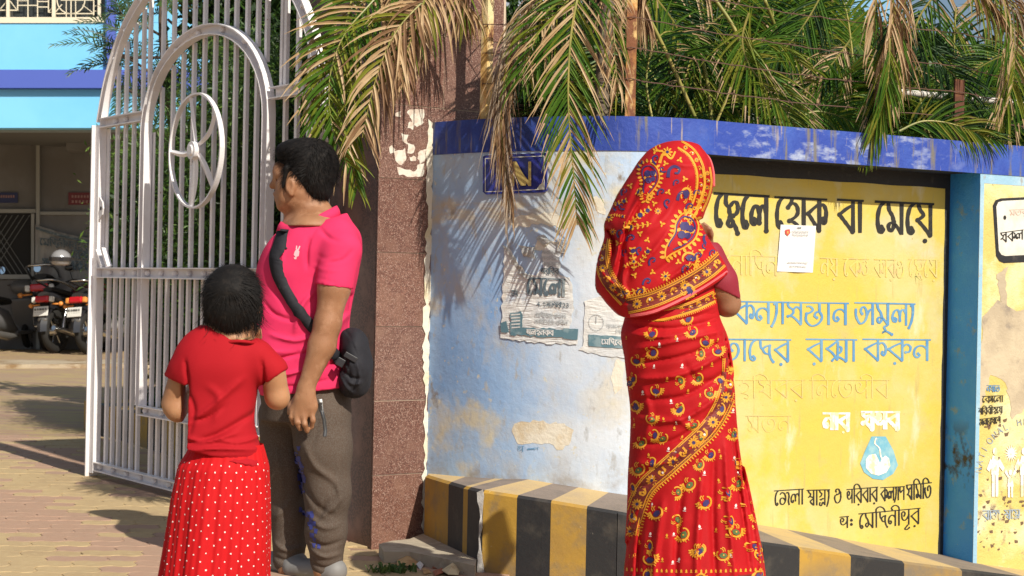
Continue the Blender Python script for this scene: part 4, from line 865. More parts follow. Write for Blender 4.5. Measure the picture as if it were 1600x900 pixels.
# --- palm B: fronds hanging over the blue band and the sign
base = Vector((.42, 7.35, 0)); pb = thing('areca_palm', base, 'palm above the blue sign with one straight frond hanging down the wall face', 'palm tree', 'palms behind the wall')
trunk(pb, base, Vector((.42, 7.1, 2.9)), .05, 'trunk', bpy.data.materials['palm_trunk']); c1 = Vector((.42, 7.05, 2.95))
frond(pb, [c1]+Wp([(920, -90, 6.7), (906, -20, 6.35), (893, 50, 6.30), (888, 130, 6.29), (890, 200, 6.30), (896, 270, 6.33), (902, 352, 6.38)]), .34, 74, .0125, .55, (2, 0, 3, 3, 0), 52, seed=7, t0=.30, vee=.15, curl=.15, tip=3, r0=.008)
frond(pb, [c1]+Wp([(930, -90, 6.75), (912, -30, 6.5), (880, 10, 6.4), (850, 40, 6.36), (828, 80, 6.35), (812, 130, 6.36)]), .30, 40, .012, .9, (2, 0, 0, 3), 55, seed=8, t0=.3)
frond(pb, [c1]+Wp([(900, -80, 6.8), (862, -30, 6.5), (824, 20, 6.42), (797, 80, 6.4), (785, 150, 6.41), (784, 215, 6.42), (792, 280, 6.44), (796, 330, 6.45)]), .30, 78, .0085, 2.6, (5, 5, 4, 3), 28, seed=9, t0=.3, curl=.55, vee=.05)
frond(pb, Wp([(800, 60, 6.42), (786, 130, 6.42), (782, 200, 6.44), (790, 270, 6.45)]), .26, 60, .007, 2.8, (5, 5, 4), 20, seed=91, curl=.6, vee=.05)
frond(pb, [c1]+Wp([(940, -60, 6.7), (950, -10, 6.45), (958, 40, 6.4), (962, 100, 6.38), (966, 150, 6.38)]), .26, 34, .011, 1.3, (3, 3, 4, 2), 42, seed=10, t0=.3, curl=.4)
frond(pb, Wp([(890, -60, 6.7), (860, -10, 6.6), (838, 60, 6.55), (830, 130, 6.52)]), .26, 30, .012, .9, (0, 1, 2), 50, seed=101)
# --- palms C, D, E ...: green clumps behind the wall
def clump(base, top, label, fr, r=.045, canes=()):
    t = thing('areca_palm', base, label, 'palm tree', 'palms behind the wall'); trunk(t, base, top, r, 'trunk', bpy.data.materials['palm_trunk'])
    for c_ in canes:
        m = MB(); P = crom(c_, 8); m.tube(P, [.011*(1-.5*i/len(P)) for i in range(len(P))], 7); m.build('cane', L_stem, t, smooth=True)
    for i, f in enumerate(fr): frond(t, f[0], **f[1])
    return t
def arcf(c, az, el, L, sag, mats, seed, n=34, leaf=.36, w=.013, **k):
    d = Vector((math.cos(az)*math.cos(el), math.sin(az)*math.cos(el), math.sin(el))); P = [c+d*L*t-Vector((0, 0, sag*t*t*L)) for t in (0, .2, .4, .6, .8, 1)]
    f = Vector((0, -.6, .8)); return (P, dict(L=leaf, n=n, w=w, droop=k.get('droop', .7), mats=mats, ang=k.get('ang', 55), facing=f, seed=seed, t0=.18, tip=k.get('tip'), curl=k.get('curl', .12)))
spec = [((.75, 7.7), 1.75, 2.1, 'green areca palm with yellow canes just right of the orange rusted post', 8, 1), ((1.35, 7.9), 1.55, 1.9, 'bright areca palm clump behind the middle of the notice panel', 9, 2), ((1.75, 8.5), 1.75, 2.3, 'darker areca palm standing behind the sunlit one over the panel', 8, 3),
        ((2.15, 8.1), 1.7, 2.3, 'areca palm with brown stringy leaf strands over the right part of the panel', 8, 4), ((2.9, 8.75), 1.7, 2.4, 'areca palm behind the dark angle iron post at the far right', 9, 5), ((3.2, 9.4), 2.1, 2.8, 'tall shadowed areca palm filling the upper right corner', 9, 6),
        ((.95, 9.3), 1.9, 2.6, 'dark areca palm set back behind the first clump', 9, 7), ((2.3, 10.2), 1.9, 2.9, 'rearmost areca palm seen between the nearer clumps', 9, 8), ((.2, 9.4), 2.2, 2.8, 'dark palm in the gap between pillar and hanging frond', 8, 9)]
for (x, y), h0, h1, lab, nf, sd in spec:
    rnd = random.Random(sd*13); fr = []; top = Vector((x, y, h0))
    for i in range(nf+5):
        az = rnd.uniform(0, 6.28) if i % 3 else rnd.uniform(3.5, 5.9); el = math.radians(rnd.uniform(35, 78)); L = rnd.uniform(.75, 1.25)*(1.15 if y > 9 else 1)
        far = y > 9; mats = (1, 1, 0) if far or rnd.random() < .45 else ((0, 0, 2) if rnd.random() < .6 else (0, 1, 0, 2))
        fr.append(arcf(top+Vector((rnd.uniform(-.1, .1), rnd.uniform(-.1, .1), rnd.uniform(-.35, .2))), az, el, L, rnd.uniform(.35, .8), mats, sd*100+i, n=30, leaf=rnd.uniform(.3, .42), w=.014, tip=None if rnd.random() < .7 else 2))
    canes = []
    for i in range(4):
        bx_ = Vector((x+rnd.uniform(-.18, .18), y-.25+rnd.uniform(-.1, .1), 0)); canes.append([bx_, bx_+Vector((rnd.uniform(-.08, .08), 0, 1.3)), bx_+Vector((rnd.uniform(-.3, .3), -.05, h1-.2))])
    clump(Vector((x, y, 0)), top, lab, fr, canes=canes)
palms = [o for o in COL.objects if o.name.startswith('areca_palm')]
pc = palms[2]; pr = palms[5]; pe = palms[6]; p7 = palms[3]
for pts in ([(1002, 5, 6.9), (1040, 80, 6.95), (1090, 192, 7.05)], [(1118, 0, 7.1), (1150, 50, 7.1), (1166, 110, 7.1)], [(1086, 60, 7.2), (1104, 120, 7.2), (1112, 190, 7.2)], [(1195, 0, 7.4), (1215, 60, 7.5), (1210, 130, 7.5)]):
    m = MB(); P = crom(Wp(pts), 8); m.tube(P, .009, 7); m.build('cane', L_stem, pc, smooth=True)
# sunlit fronds leaning forward over the wall
FR = [(p7, [(1170, 20), (1160, 60), (1170, 100), (1200, 140), (1232, 180), (1245, 205)], 7.05, .30, 34, (2, 0, 2), 45), (p7, [(1120, 190), (1150, 120), (1165, 80), (1185, 60), (1222, 70), (1250, 100)], 7.1, .22, 30, (0, 2), 50), (p7, [(1240, 190), (1270, 175), (1300, 178), (1330, 190), (1352, 205)], 7.15, .18, 26, (0, 0, 2), 50),
      (pr, [(1400, 10), (1392, 60), (1382, 110), (1372, 150), (1362, 190), (1352, 225)], 6.95, .26, 34, (0, 2, 0, 1), 30), (pr, [(1390, 60), (1388, 120), (1378, 170), (1366, 205), (1352, 240)], 6.9, .22, 32, (0, 0, 2), 24),
      (pr, [(1405, 205), (1440, 190), (1480, 192), (1520, 205), (1560, 218)], 7.2, .2, 26, (0, 0, 1, 2), 44), (pe, [(1560, -20), (1580, 40), (1585, 100), (1575, 160), (1560, 200)], 7.3, .3, 34, (2, 0, 3), 34), (pe, [(1480, -30), (1440, 20), (1430, 60), (1460, 90), (1500, 130), (1520, 190)], 7.5, .26, 34, (1, 0, 1), 46),
      (pe, [(1600, 80), (1560, 90), (1525, 110), (1500, 140), (1485, 180)], 7.6, .26, 30, (0, 1, 0), 44), (pc, [(1020, 190), (1010, 130), (1018, 80), (1040, 50), (1075, 60), (1100, 100)], 7.0, .24, 30, (1, 0), 50), (pc, [(1010, -20), (1050, 30), (1080, 90), (1085, 150)], 7.3, .3, 32, (1, 0, 2), 48),
      (p7, [(1290, -20), (1262, 30), (1232, 70), (1200, 95), (1170, 110)], 7.4, .28, 32, (1, 0, 0), 50), (pr, [(1330, 60), (1300, 100), (1270, 130), (1240, 150), (1215, 160)], 7.4, .24, 30, (1, 0, 3), 50)]
for i, (pr_, P_, Y, L_, n, ms, an) in enumerate(FR):
    frond(pr_, [W(x, y, Y+.02*j) for j, (x, y) in enumerate(P_)], L_, n, .013, .8, ms, an, seed=300+i, t0=.1, tip=3 if i % 3 == 0 else None)
# brown strings and dry tips (upper right, top middle)
for i, (P_, Y, ms, cu) in enumerate([([(1392, -30), (1396, 20), (1386, 80), (1372, 140)], 6.9, (3, 4, 3), .8), ([(1420, -30), (1412, 30), (1414, 90), (1400, 150)], 6.95, (3, 4), .8), ([(1372, -20), (1366, 40), (1380, 100), (1390, 160)], 6.95, (4, 3, 0), .7), ([(1540, -40), (1570, -10), (1600, 30), (1620, 90)], 7.1, (3, 4, 5), .6), ([(1500, -40), (1530, -10), (1560, 30)], 7.1, (3, 4, 2), .6), ([(740, -50), (720, -10), (735, 20)], 6.6, (3, 4, 2), .5), ([(1020, -50), (1000, -10), (1010, 40)], 6.8, (3, 4), .5)]):
    frond(pr if i < 3 else (pe if i < 5 else pb), [W(x, y, Y+.03*j) for j, (x, y) in enumerate(P_)], .24, 20, .012, 2.0, ms, 26, seed=400+i, curl=cu, t0=.05)
more = []
for i in range(46):
    rnd = random.Random(1500+i); x0 = 1005+rnd.uniform(0, 600); y0 = rnd.uniform(40, 215); Y = rnd.uniform(7.5, 8.9); dx = rnd.uniform(-150, 150); up_ = rnd.uniform(60, 190)
    if 1398 < x0+dx*.7 < 1490: continue
    P_ = [(x0, y0), (x0+dx*.2, y0-up_*.55), (x0+dx*.55, y0-up_*.85), (x0+dx*.9, y0-up_*.7), (x0+dx*1.15, y0-up_*.35)]
    own = min(palms[2:], key=lambda o: abs(to_px(o.location)[0]-x0)); frond(own, [W(x, y, Y+.05*j) for j, (x, y) in enumerate(P_)], rnd.uniform(.26, .36), 32, .014, .75, [(0, 1, 1), (0, 0, 2), (1, 1, 0), (0, 1, 3)][i % 4], rnd.uniform(42, 58), facing=Vector((0, -.8, .6)), seed=1600+i, t0=.08)
# shade canopy: crowns of the same palms higher up, above the frame
for i in range(16):
    rnd = random.Random(900+i); pp = [pa, pb, pc, pb][i % 4]; c_ = [c0, c1, Vector((.9, 7.6, 3.0)), c1][i % 4]
    az = rnd.uniform(0, 6.28); f = arcf(c_+Vector((0, .1, .1)), az, math.radians(rnd.uniform(50, 80)), rnd.uniform(.9, 1.4), rnd.uniform(.3, .6), (0, 0, 2, 3), 950+i, n=26, leaf=.4, w=.015)
    if math.sin(az) < -.2: f[0][:] = [p+Vector((0, 0, .25)) for p in f[0]]
    frond(pp, f[0], **f[1])
# ================================================================== BUILDING ON THE LEFT
B_sky = mk('facade_sky_blue', (.155, .50, .82), [((.19, .55, .85), .8, .4, .65)], rough=.65); B_vio = mk('facade_violet', (.06, .105, .46), rough=.6)
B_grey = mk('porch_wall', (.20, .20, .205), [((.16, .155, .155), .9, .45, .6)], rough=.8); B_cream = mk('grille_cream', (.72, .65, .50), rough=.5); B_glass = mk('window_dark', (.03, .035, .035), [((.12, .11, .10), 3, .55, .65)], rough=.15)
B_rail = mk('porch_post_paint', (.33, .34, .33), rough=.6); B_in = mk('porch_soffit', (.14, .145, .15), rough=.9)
a_, b_ = ray(0, 300); BP = Plane((a_*21.2, 21.2), (.975, .22)); BK = Plane((BP.P-BP.n*4.0).to_2d(), (.975, .22))
bld = thing('health_office', BP.pt(80, 560), 'sky blue two storey office with violet bands and a dark open parking porch', 'building')
def part(name, mat, rects, pl=BP, dep=.25, off=-.25):
    m = MB()
    for r in rects: pl.slab(m, *r, dep, off)
    return m.build(name, mat, bld)
part('upper_wall', B_sky, [(-1500, 40, 420, 117)]); part('upper_wall', B_sky, [(165, -300, 420, 39.6)]); part('upper_wall', B_sky, [(-1500, 143.5, 420, 203)], dep=.3)
part('violet_band', B_vio, [(-1500, 115, 420, 143)], dep=.42); part('violet_pilaster', B_vio, [(167, -300, 182, 114)], dep=.12, off=0.002)
w_ = part('window', B_cream, [(-1500, 29, 164, 38), (-330, -200, -324, 28.8), (-620, -200, -612, 28.8), (11, -200, 16, 28.8), (82, -200, 87.5, 28.8), (153, -200, 158, 28.8), (-64, -200, -58, 28.8)], dep=.12, off=-.10)
m = MB(); BP.slab(m, -1500, -300, 166, 40, .02, -.22); q = m.build('pane', B_glass, w_, local=True); q.location = -origin(bld)
gm = MB(); gr = [(27, -200, 28.6, 17), (43, -200, 44.6, 29), (58, -200, 59.6, 29), (75, -200, 76.6, 20), (103, -40, 104.4, 29), (110.2, -200, 112, 29), (117.6, -40, 119, 29), (145.6, -200, 147.4, 24), (0, 15.5, 28, 17), (28.6, 8, 58, 9.4), (28.6, 1, 43, 2), (59.6, 10.5, 75, 12), (59.6, 2, 75, 3.4), (75, 18.8, 82, 20.2), (87.5, 20.8, 146, 22.2), (147, 17, 153, 18), (147, 9, 153, 10), (-55, 15.5, 0, 17), (95, 0, 147, 1.2)]
for r in gr: BP.slab(gm, *r, .02, -.06)
for k in range(14):
    a0, a1 = math.pi*k/14, math.pi*(k+1)/14; P = [BP.pt(111+r*math.cos(a), 0+r*math.sin(a), -.06) for r, a in ((21, a0), (21, a1), (22.6, a1), (22.6, a0))]; gm.prism(P, BP.n*.02)
for (x0, y0), (x1, y1) in (((87, 19), (97, 7)), ((145, 20), (129, 8)), ((16, 2), (26, 15)), ((11, 2), (1, 14)), ((76, 19), (82, 11))):
    P = [BP.pt(x0-.8, y0, -.06), BP.pt(x0+.8, y0, -.06), BP.pt(x1+.8, y1, -.06), BP.pt(x1-.8, y1, -.06)]; gm.prism(P, BP.n*.02)
q = gm.build('window_grille', B_cream, w_, local=True); q.location = -origin(bld)
zs = BP.pt(80, 203).z
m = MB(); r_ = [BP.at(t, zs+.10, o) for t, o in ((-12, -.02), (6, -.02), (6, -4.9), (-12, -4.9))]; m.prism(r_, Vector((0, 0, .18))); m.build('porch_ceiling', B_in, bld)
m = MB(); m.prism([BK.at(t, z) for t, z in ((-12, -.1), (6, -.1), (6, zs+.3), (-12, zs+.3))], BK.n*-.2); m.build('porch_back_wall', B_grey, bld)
for x in (59.5,): part('porch_post', B_rail, [(x-2.5, 190, x+3, 560)], BK, .1, .0)
part('porch_beam', B_rail, [(-60, 327, 56.5, 333), (63, 331, 200, 336)], BK, .08, .002); part('porch_fascia', B_rail, [(-1500, 203.2, 420, 207)], BP, .02, -.28)
part('duct_box', B_grey, [(106, 207, 148, 238)], BK, .5, .3)
part('blue_plaque', mk('plaque_blue', (.02, .03, .12), rough=.5), [(-10, 301, 28, 317)], BK, .03, .002); part('red_plaque', mk('plaque_red', (.16, .02, .03), rough=.5), [(107, 301, 148, 320)], BK, .03, .002)
m = MB()
for (x0, x1, y, n_) in ((1, 24, 307, 6), (112, 145, 307, 7), (112, 145, 315, 6)):
    for k in range(n_): x = x0+(x1-x0)*k/n_; BK.slab(m, x, y-2, x+(x1-x0)/n_*.6, y+2, .004, .034)
m.build('plaque_lettering', mk('plaque_ink', (.35, .2, .2), rough=.6), bld)
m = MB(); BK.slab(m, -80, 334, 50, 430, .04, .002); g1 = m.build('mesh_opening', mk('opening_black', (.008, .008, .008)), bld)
m = MB()
for k in range(-14, 40):
    for s in (-1, 1):
        x = -80+k*9; P = [(x, 336), (x+1.2, 336), (x+1.2+s*60, 428), (x+s*60, 428)]
        xs_ = [p[0] for p in P]
        if min(xs_) < -80 or max(xs_) > 52: 
            continue
        m.prism([BK.pt(a, b, .06) for a, b in P], BK.n*.01)
m.build('diamond_mesh', mk('mesh_wire', (.16, .17, .17), rough=.5), g1, local=True).location = -origin(bld)
part('mesh_frame', B_rail, [(49, 334, 54, 440), (-80, 429, 49, 436)], BK, .07, .05)
part('lower_panel', B_grey, [(-80, 437, 49, 600)], BK, .05, .01)
bn = thing('cloth_banner', BK.pt(100, 390, .2), 'sagging grey cloth banner with black writing hung behind the bikes', 'banner')
m = MB(); n = 24; R_ = []
for i in range(n+1):
    t = i/n; x = 55+150*t; top = 351+26*math.sin(min(1, t*1.2)*math.pi/2)-6*t*t; bot = 470
    for j in range(7): y = top+(bot-top)*j/6; R_.append(BK.pt(x, y, .12+.03*math.sin(x*.35+j)+.02*math.sin(j*2.1)))
m.add(R_, [(i*7+j, i*7+j+1, (i+1)*7+j+1, (i+1)*7+j) for i in range(n) for j in range(6)]); m.build('cloth', mk('banner_cloth', (.40, .39, .37), [((.30, .28, .27), 3, .45, .6, (2, 2, .6))], rough=.9), bn, smooth=True)
m = MB(); letters(m, BK, 'e_ma_i_da_na_ii_pa_ra_ha_ka_ba', 62, 372, 150, 382, 11, .18, off=.19); letters(m, BK, 'tha_e_ka_e', 112, 391, 140, 393, 13, .2, off=.19); letters(m, BK, 'e_ka_i_ba', 145, 393, 175, 395, 13, .2, off=.19)
letters(m, BK, 'sa_ra', 66, 404, 82, 405, 12, .2, off=.19); letters(m, BK, 'tha_e_ka', 108, 408, 128, 409, 13, .2, off=.19); letters(m, BK, 'e_kha_la_aa', 132, 409, 168, 411, 13, .2, off=.19)
q = [(x, 352+26*math.sin(min(1, (x-55)/150*1.2)*math.pi/2)-6*((x-55)/150)**2+2) for x in range(56, 200, 8)]; sheet(m, BK, [(a, b) for a, b in q]+[(a, b+4) for a, b in reversed(q)], .19, 30); m.build('banner_lettering', M_ink, bn)
# porch floor edge and the step strip in the yard
m = MB(); A_ = GZ(-250, 577, 0); B2 = GZ(420, 574, 0); m.prism([A_, B2, B2+Vector((0, 1.3, 0)), A_+Vector((0, 1.3, 0))], Vector((0, 0, .05))); tag(m.build('yard_step', M_step, loc=A_), kind='structure')
# ================================================================== PARKED TWO WHEELERS
K = {}
def kmat(n, c, r=.35, metal=0, coat=0): 
    if n not in K: K[n] = mk(n, c, rough=r, metal=metal, coat=coat)
    return K[n]
c_blk = kmat('bike_black', (.02, .02, .024), .28, 0, .8); c_rub = kmat('tyre_rubber', (.015, .014, .013), .8); c_chr = kmat('chrome', (.6, .6, .6), .22, 1); c_red = kmat('tail_red', (.55, .012, .02), .2, 0, .5); c_or = kmat('indicator_amber', (.8, .30, .06), .3, 0, .4)
c_wht = kmat('plate_white', (.75, .74, .70), .5); c_mar = kmat('tank_maroon', (.10, .012, .02), .25, 0, .7); c_gry = kmat('body_grey', (.13, .13, .135), .4); c_eng = kmat('engine_grey', (.22, .21, .20), .45, .6); c_seat = kmat('seat_vinyl', (.018, .018, .018), .6); c_char = kmat('plate_ink', (.12, .12, .12), .6)
def wheel(root, x, r, name='wheel'):
    m = MB(); n = 24; pr = [(-.04, -.055), (-.052, 0), (-.035, .03), (0, .045), (.035, .03), (.052, 0), (.04, -.055)]
    m.loft([[Vector((x+(r-.045+q)*math.cos(a), p, r+(r-.045+q)*math.sin(a))) for p, q in pr] for a in [2*math.pi*i/n for i in range(n+1)]], cap=False); w = m.build(name, c_rub, root, smooth=True, angle=60, local=True)
    m = MB(); m.loft([[Vector((x+(r-.09+q)*math.cos(a), p, r+(r-.09+q)*math.sin(a))) for p, q in ((-.03, 0), (.03, 0), (.03, .02), (-.03, .02))] for a in [2*math.pi*i/n for i in range(n+1)]], cap=False); m.tube([(x, -.06, r), (x, .06, r)], .06, 12)
    for k in range(6): a = k*math.pi/3; m.tube([(x, 0, r), (x+(r-.09)*math.cos(a), 0, r+(r-.09)*math.sin(a))], .010, 6)
    m.build('rim', c_chr, w, smooth=True, angle=50, local=True)
def ell(root, name, c, s, mat, rot=None, nu=14, nv=8):
    m = MB(); m.sphere((0, 0, 0), 1, nu, nv); R = rot or Matrix.Identity(3); m.v = [tuple(Vector(c)+R @ Vector((v[0]*s[0], v[1]*s[1], v[2]*s[2]))) for v in m.v]; return m.build(name, mat, root, smooth=True, local=True)
def sbox(root, name, c, s, mat, rot=None, bev=.01):
    m = MB(); m.box(c, s, rot); return m.build(name, mat, root, local=True, bevel=bev)
def loft_y(root, name, secs, mat):
    """secs: (x, z, half width, half height)"""
    m = MB(); R_ = [[Vector((x, hw*math.cos(a)*(1 if abs(math.cos(a)) < .9 else .98), z+hh*math.sin(a))) for a in [2*math.pi*i/14 for i in range(14)]] for x, z, hw, hh in secs]; m.loft(R_); return m.build(name, mat, root, smooth=True, angle=50, local=True)
def motorcycle(loc, head, tank, label, plate=True, lamp=c_red, amber=False, wear=0):
    t = thing('motorcycle', loc, label, 'motorcycle', 'two wheelers parked in the porch')
    wheel(t, -.62, .30); wheel(t, .66, .30)
    loft_y(t, 'tank', [(.45, .80, .02, .02), (.38, .82, .11, .09), (.22, .84, .15, .12), (.02, .80, .13, .10), (-.06, .76, .08, .05)], tank)
    loft_y(t, 'seat', [(.0, .77, .08, .04), (-.18, .77, .14, .05), (-.42, .80, .14, .05), (-.62, .84, .12, .05), (-.74, .86, .07, .03)], c_seat)
    loft_y(t, 'side_cover', [(.0, .62, .06, .06), (-.2, .62, .13, .12), (-.45, .68, .14, .10), (-.68, .76, .11, .07), (-.84, .79, .09, .04)], c_blk)
    loft_y(t, 'engine', [(.30, .36, .08, .08), (.22, .38, .14, .14), (.02, .36, .15, .15), (-.14, .35, .12, .10), (-.2, .35, .05, .05)], c_eng)
    m = MB(); n = 10; m.loft([[Vector((-.62+(.345+q)*math.cos(a), p, .30+(.345+q)*math.sin(a))) for p, q in ((-.07, -.03), (0, .012), (.07, -.03), (0, 0))] for a in [math.radians(30+15*i) for i in range(n+1)]]); m.build('fender', c_blk, t, smooth=True, angle=50, local=True)
    m = MB(); m.loft([[Vector((.66+(.345+q)*math.cos(a), p, .30+(.345+q)*math.sin(a))) for p, q in ((-.06, -.03), (0, .012), (.06, -.03), (0, 0))] for a in [math.radians(20+15*i) for i in range(n+1)]]); m.build('fender', c_blk, t, smooth=True, angle=50, local=True)
    sbox(t, 'tail_lamp', (-.87, 0, .73), (.07, .19, .085), lamp, Matrix.Rotation(math.radians(12), 3, 'Y'), .02)
    for s in (-1, 1):
        sbox(t, 'side_lens', (-.865, s*.125, .725), (.06, .055, .075), c_wht if not amber else c_or, Matrix.Rotation(math.radians(12), 3, 'Y'), .015)
        m = MB(); m.tube([(-.80, s*.09, .66), (-.80, s*.19, .655)], .012, 6); m.sphere((-.80, s*.215, .655), .032, 8, 6); m.build('indicator', c_or, t, smooth=True, local=True)
        m = MB(); m.tube([(-.62, s*.11, .30), (-.50, s*.115, .62)], .022, 8); m.tube([(-.62, s*.10, .30), (-.1, s*.10, .33)], .018, 6); m.build('shock_absorber', c_chr, t, smooth=True, angle=50, local=True)
        m = MB(); m.tube([(.66, s*.075, .30), (.50, s*.075, .72), (.44, s*.075, .92)], .02, 8); m.build('fork', c_chr, t, smooth=True, angle=50, local=True)
        m = MB(); m.tube([(.38, s*.28, 1.0), (.40, s*.33, 1.16)], .006, 6); m.build('mirror_stalk', c_blk, t, local=True); q = ell(t, 'mirror', (.40, s*.34, 1.20), (.012, .065, .045), c_blk)
    if plate:
        p_ = sbox(t, 'number_plate', (-.93, 0, .57), (.008, .21, .13), c_wht, Matrix.Rotation(math.radians(14), 3, 'Y'), .004)
        m = MB()
        for r in range(2):
            for k in range(5): m.box((-.936+.0*r, -.075+k*.0375, .595-r*.05), (.004, .018+.008*((k*7+r*3) % 3), .026))
        m.build('plate_characters', c_char, t, local=True)
    ell(t, 'rear_reflector', (-.90, 0, .46), (.03, .07, .05), c_eng)
    m = MB(); m.tube(crom([(-.30, .15, .84), (-.55, .155, .93), (-.80, .12, .98), (-.86, 0, .985), (-.80, -.12, .98), (-.55, -.155, .93), (-.30, -.15, .84)], 6), .016, 8); m.build('grab_rail', c_chr, t, smooth=True, local=True)
    m = MB(); m.tube(crom([(.1, -.12, .28), (-.2, -.15, .22), (-.5, -.17, .26), (-.95, -.18, .34)], 5), [.022]*8+[.04]*7+[.03], 10); m.build('exhaust', c_chr, t, smooth=True, angle=50, local=True)
    m = MB(); m.tube(crom([(.24, .34, .98), (.36, .24, 1.02), (.42, .08, .97), (.42, -.08, .97), (.36, -.24, 1.02), (.24, -.34, .98)], 5), .013, 8); m.build('handlebar', c_blk, t, smooth=True, local=True)
    ell(t, 'headlamp', (.54, 0, .88), (.10, .10, .11), c_blk)
    m = MB(); m.tube([(.44, 0, .9), (.1, 0, .55), (-.1, 0, .30)], .025, 8); m.tube([(.4, 0, .78), (-.5, 0, .72)], .02, 8); m.build('frame', c_blk, t, local=True)
    m = MB(); m.tube([(-.05, .12, .25), (-.10, .26, .0)], .010, 6); m.build('side_stand', c_blk, t, local=True)
    t.rotation_euler = (math.radians(-5), 0, head); return t
q = GZ(92, 552, 0); hd = math.radians(74)
dirv = Vector((math.cos(hd), math.sin(hd), 0))
mA = motorcycle(q+dirv*.62, hd, c_mar, 'black motorcycle with wide red tail lamp and chrome grab rail in the dark porch', True)
q = GZ(150, 554, 0); mB = motorcycle(q+dirv*.62, math.radians(70), c_mar, 'second motorcycle with plain white plate and amber indicators beside the gate edge', True, c_red, True)
q = GZ(46, 548, 0); mC = motorcycle(q+dirv*.9+Vector((-.1, 0, 0)), math.radians(98), c_blk, 'dark motorcycle standing behind the scooter and the red lamped bike', False)
q = GZ(118, 547, 0); mD = motorcycle(q+dirv*1.2+Vector((.0, .1, 0)), math.radians(100), c_blk, 'black motorcycle with its handlebar under the helmet nearest the banner', False)
for q, s_ in ((mA, 1.12), (mB, 1.12), (mC, 1.35), (mD, 1.4)): q.scale = (s_, s_*1.05, s_)
# scooter at the left edge
q = GZ(-2, 550, 0); sc_ = thing('scooter', q+Vector((0, .6, 0)), 'grey scooter with round mirror and muffler cut by the left frame edge', 'scooter', 'two wheelers parked in the porch')
wheel(sc_, -.60, .23); wheel(sc_, .62, .23)
loft_y(sc_, 'body', [(-.86, .66, .05, .03), (-.80, .60, .14, .13), (-.55, .52, .19, .20), (-.25, .45, .18, .20), (-.05, .34, .14, .10), (.05, .30, .12, .04)], c_gry)
loft_y(sc_, 'seat', [(-.82, .78, .08, .03), (-.6, .80, .15, .06), (-.2, .76, .15, .06), (-.05, .74, .08, .03)], c_seat)
sbox(sc_, 'footboard', (.2, 0, .27), (.5, .3, .06), c_gry); sbox(sc_, 'leg_shield', (.46, 0, .55), (.08, .36, .55), c_gry, Matrix.Rotation(math.radians(-18), 3, 'Y'), .03)
ell(sc_, 'headlamp_cowl', (.44, 0, .98), (.14, .20, .12), c_gry); sbox(sc_, 'tail_lamp', (-.88, 0, .62), (.05, .22, .08), c_red, None, .02)
m = MB(); m.tube([(.42, .34, 1.02), (.42, -.34, 1.02)], .014, 8); m.build('handlebar', c_blk, sc_, local=True)
m = MB(); m.tube([(-.1, -.16, .22), (-.45, -.19, .22), (-.85, -.2, .27)], [.03, .06, .055], 12); m.tube([(-.85, -.2, .27), (-.9, -.2, .275)], [.055, .02], 12); m.build('muffler', c_eng, sc_, smooth=True, angle=50, local=True)
for s in (-1, 1):
    m = MB(); m.tube([(.42, s*.26, 1.02), (.40, s*.30, 1.22)], .006, 6); m.build('mirror_stalk', c_blk, sc_, local=True)
    m = MB(); m.tube([(.40, s*.30, 1.26), (.38, s*.30, 1.262)], .06, 16); m.build('mirror', kmat('mirror_glass', (.85, .9, .95), .05, 1), sc_, smooth=True, angle=50, local=True)
sc_.rotation_euler = (math.radians(-4), 0, math.radians(80))
# helmet on the handlebar
hp = W(95, 405, 22.9); hm = thing('helmet', hp, 'glossy grey open helmet hanging on a handlebar before the banner', 'helmet')
m = MB(); m.sphere((0, 0, 0), .15, 18, 12, sc=(1, 1.1, .95)); m.v = [v if v[2] > -.09 else (v[0]*.9, v[1]*.9, -.09) for v in m.v]; m.build('shell', kmat('helmet_shell', (.34, .34, .36), .22, .2, .8), hm, smooth=True, local=True)
m = MB(); m.loft([[Vector((.165*math.cos(a)*s, .175*math.sin(a)*s, z)) for s, z in ((.98, -.03), (1.0, .03), (.95, .03), (.93, -.03))] for a in [math.radians(-170+10*i) for i in range(17)]]); m.build('visor', c_blk, hm, local=True)
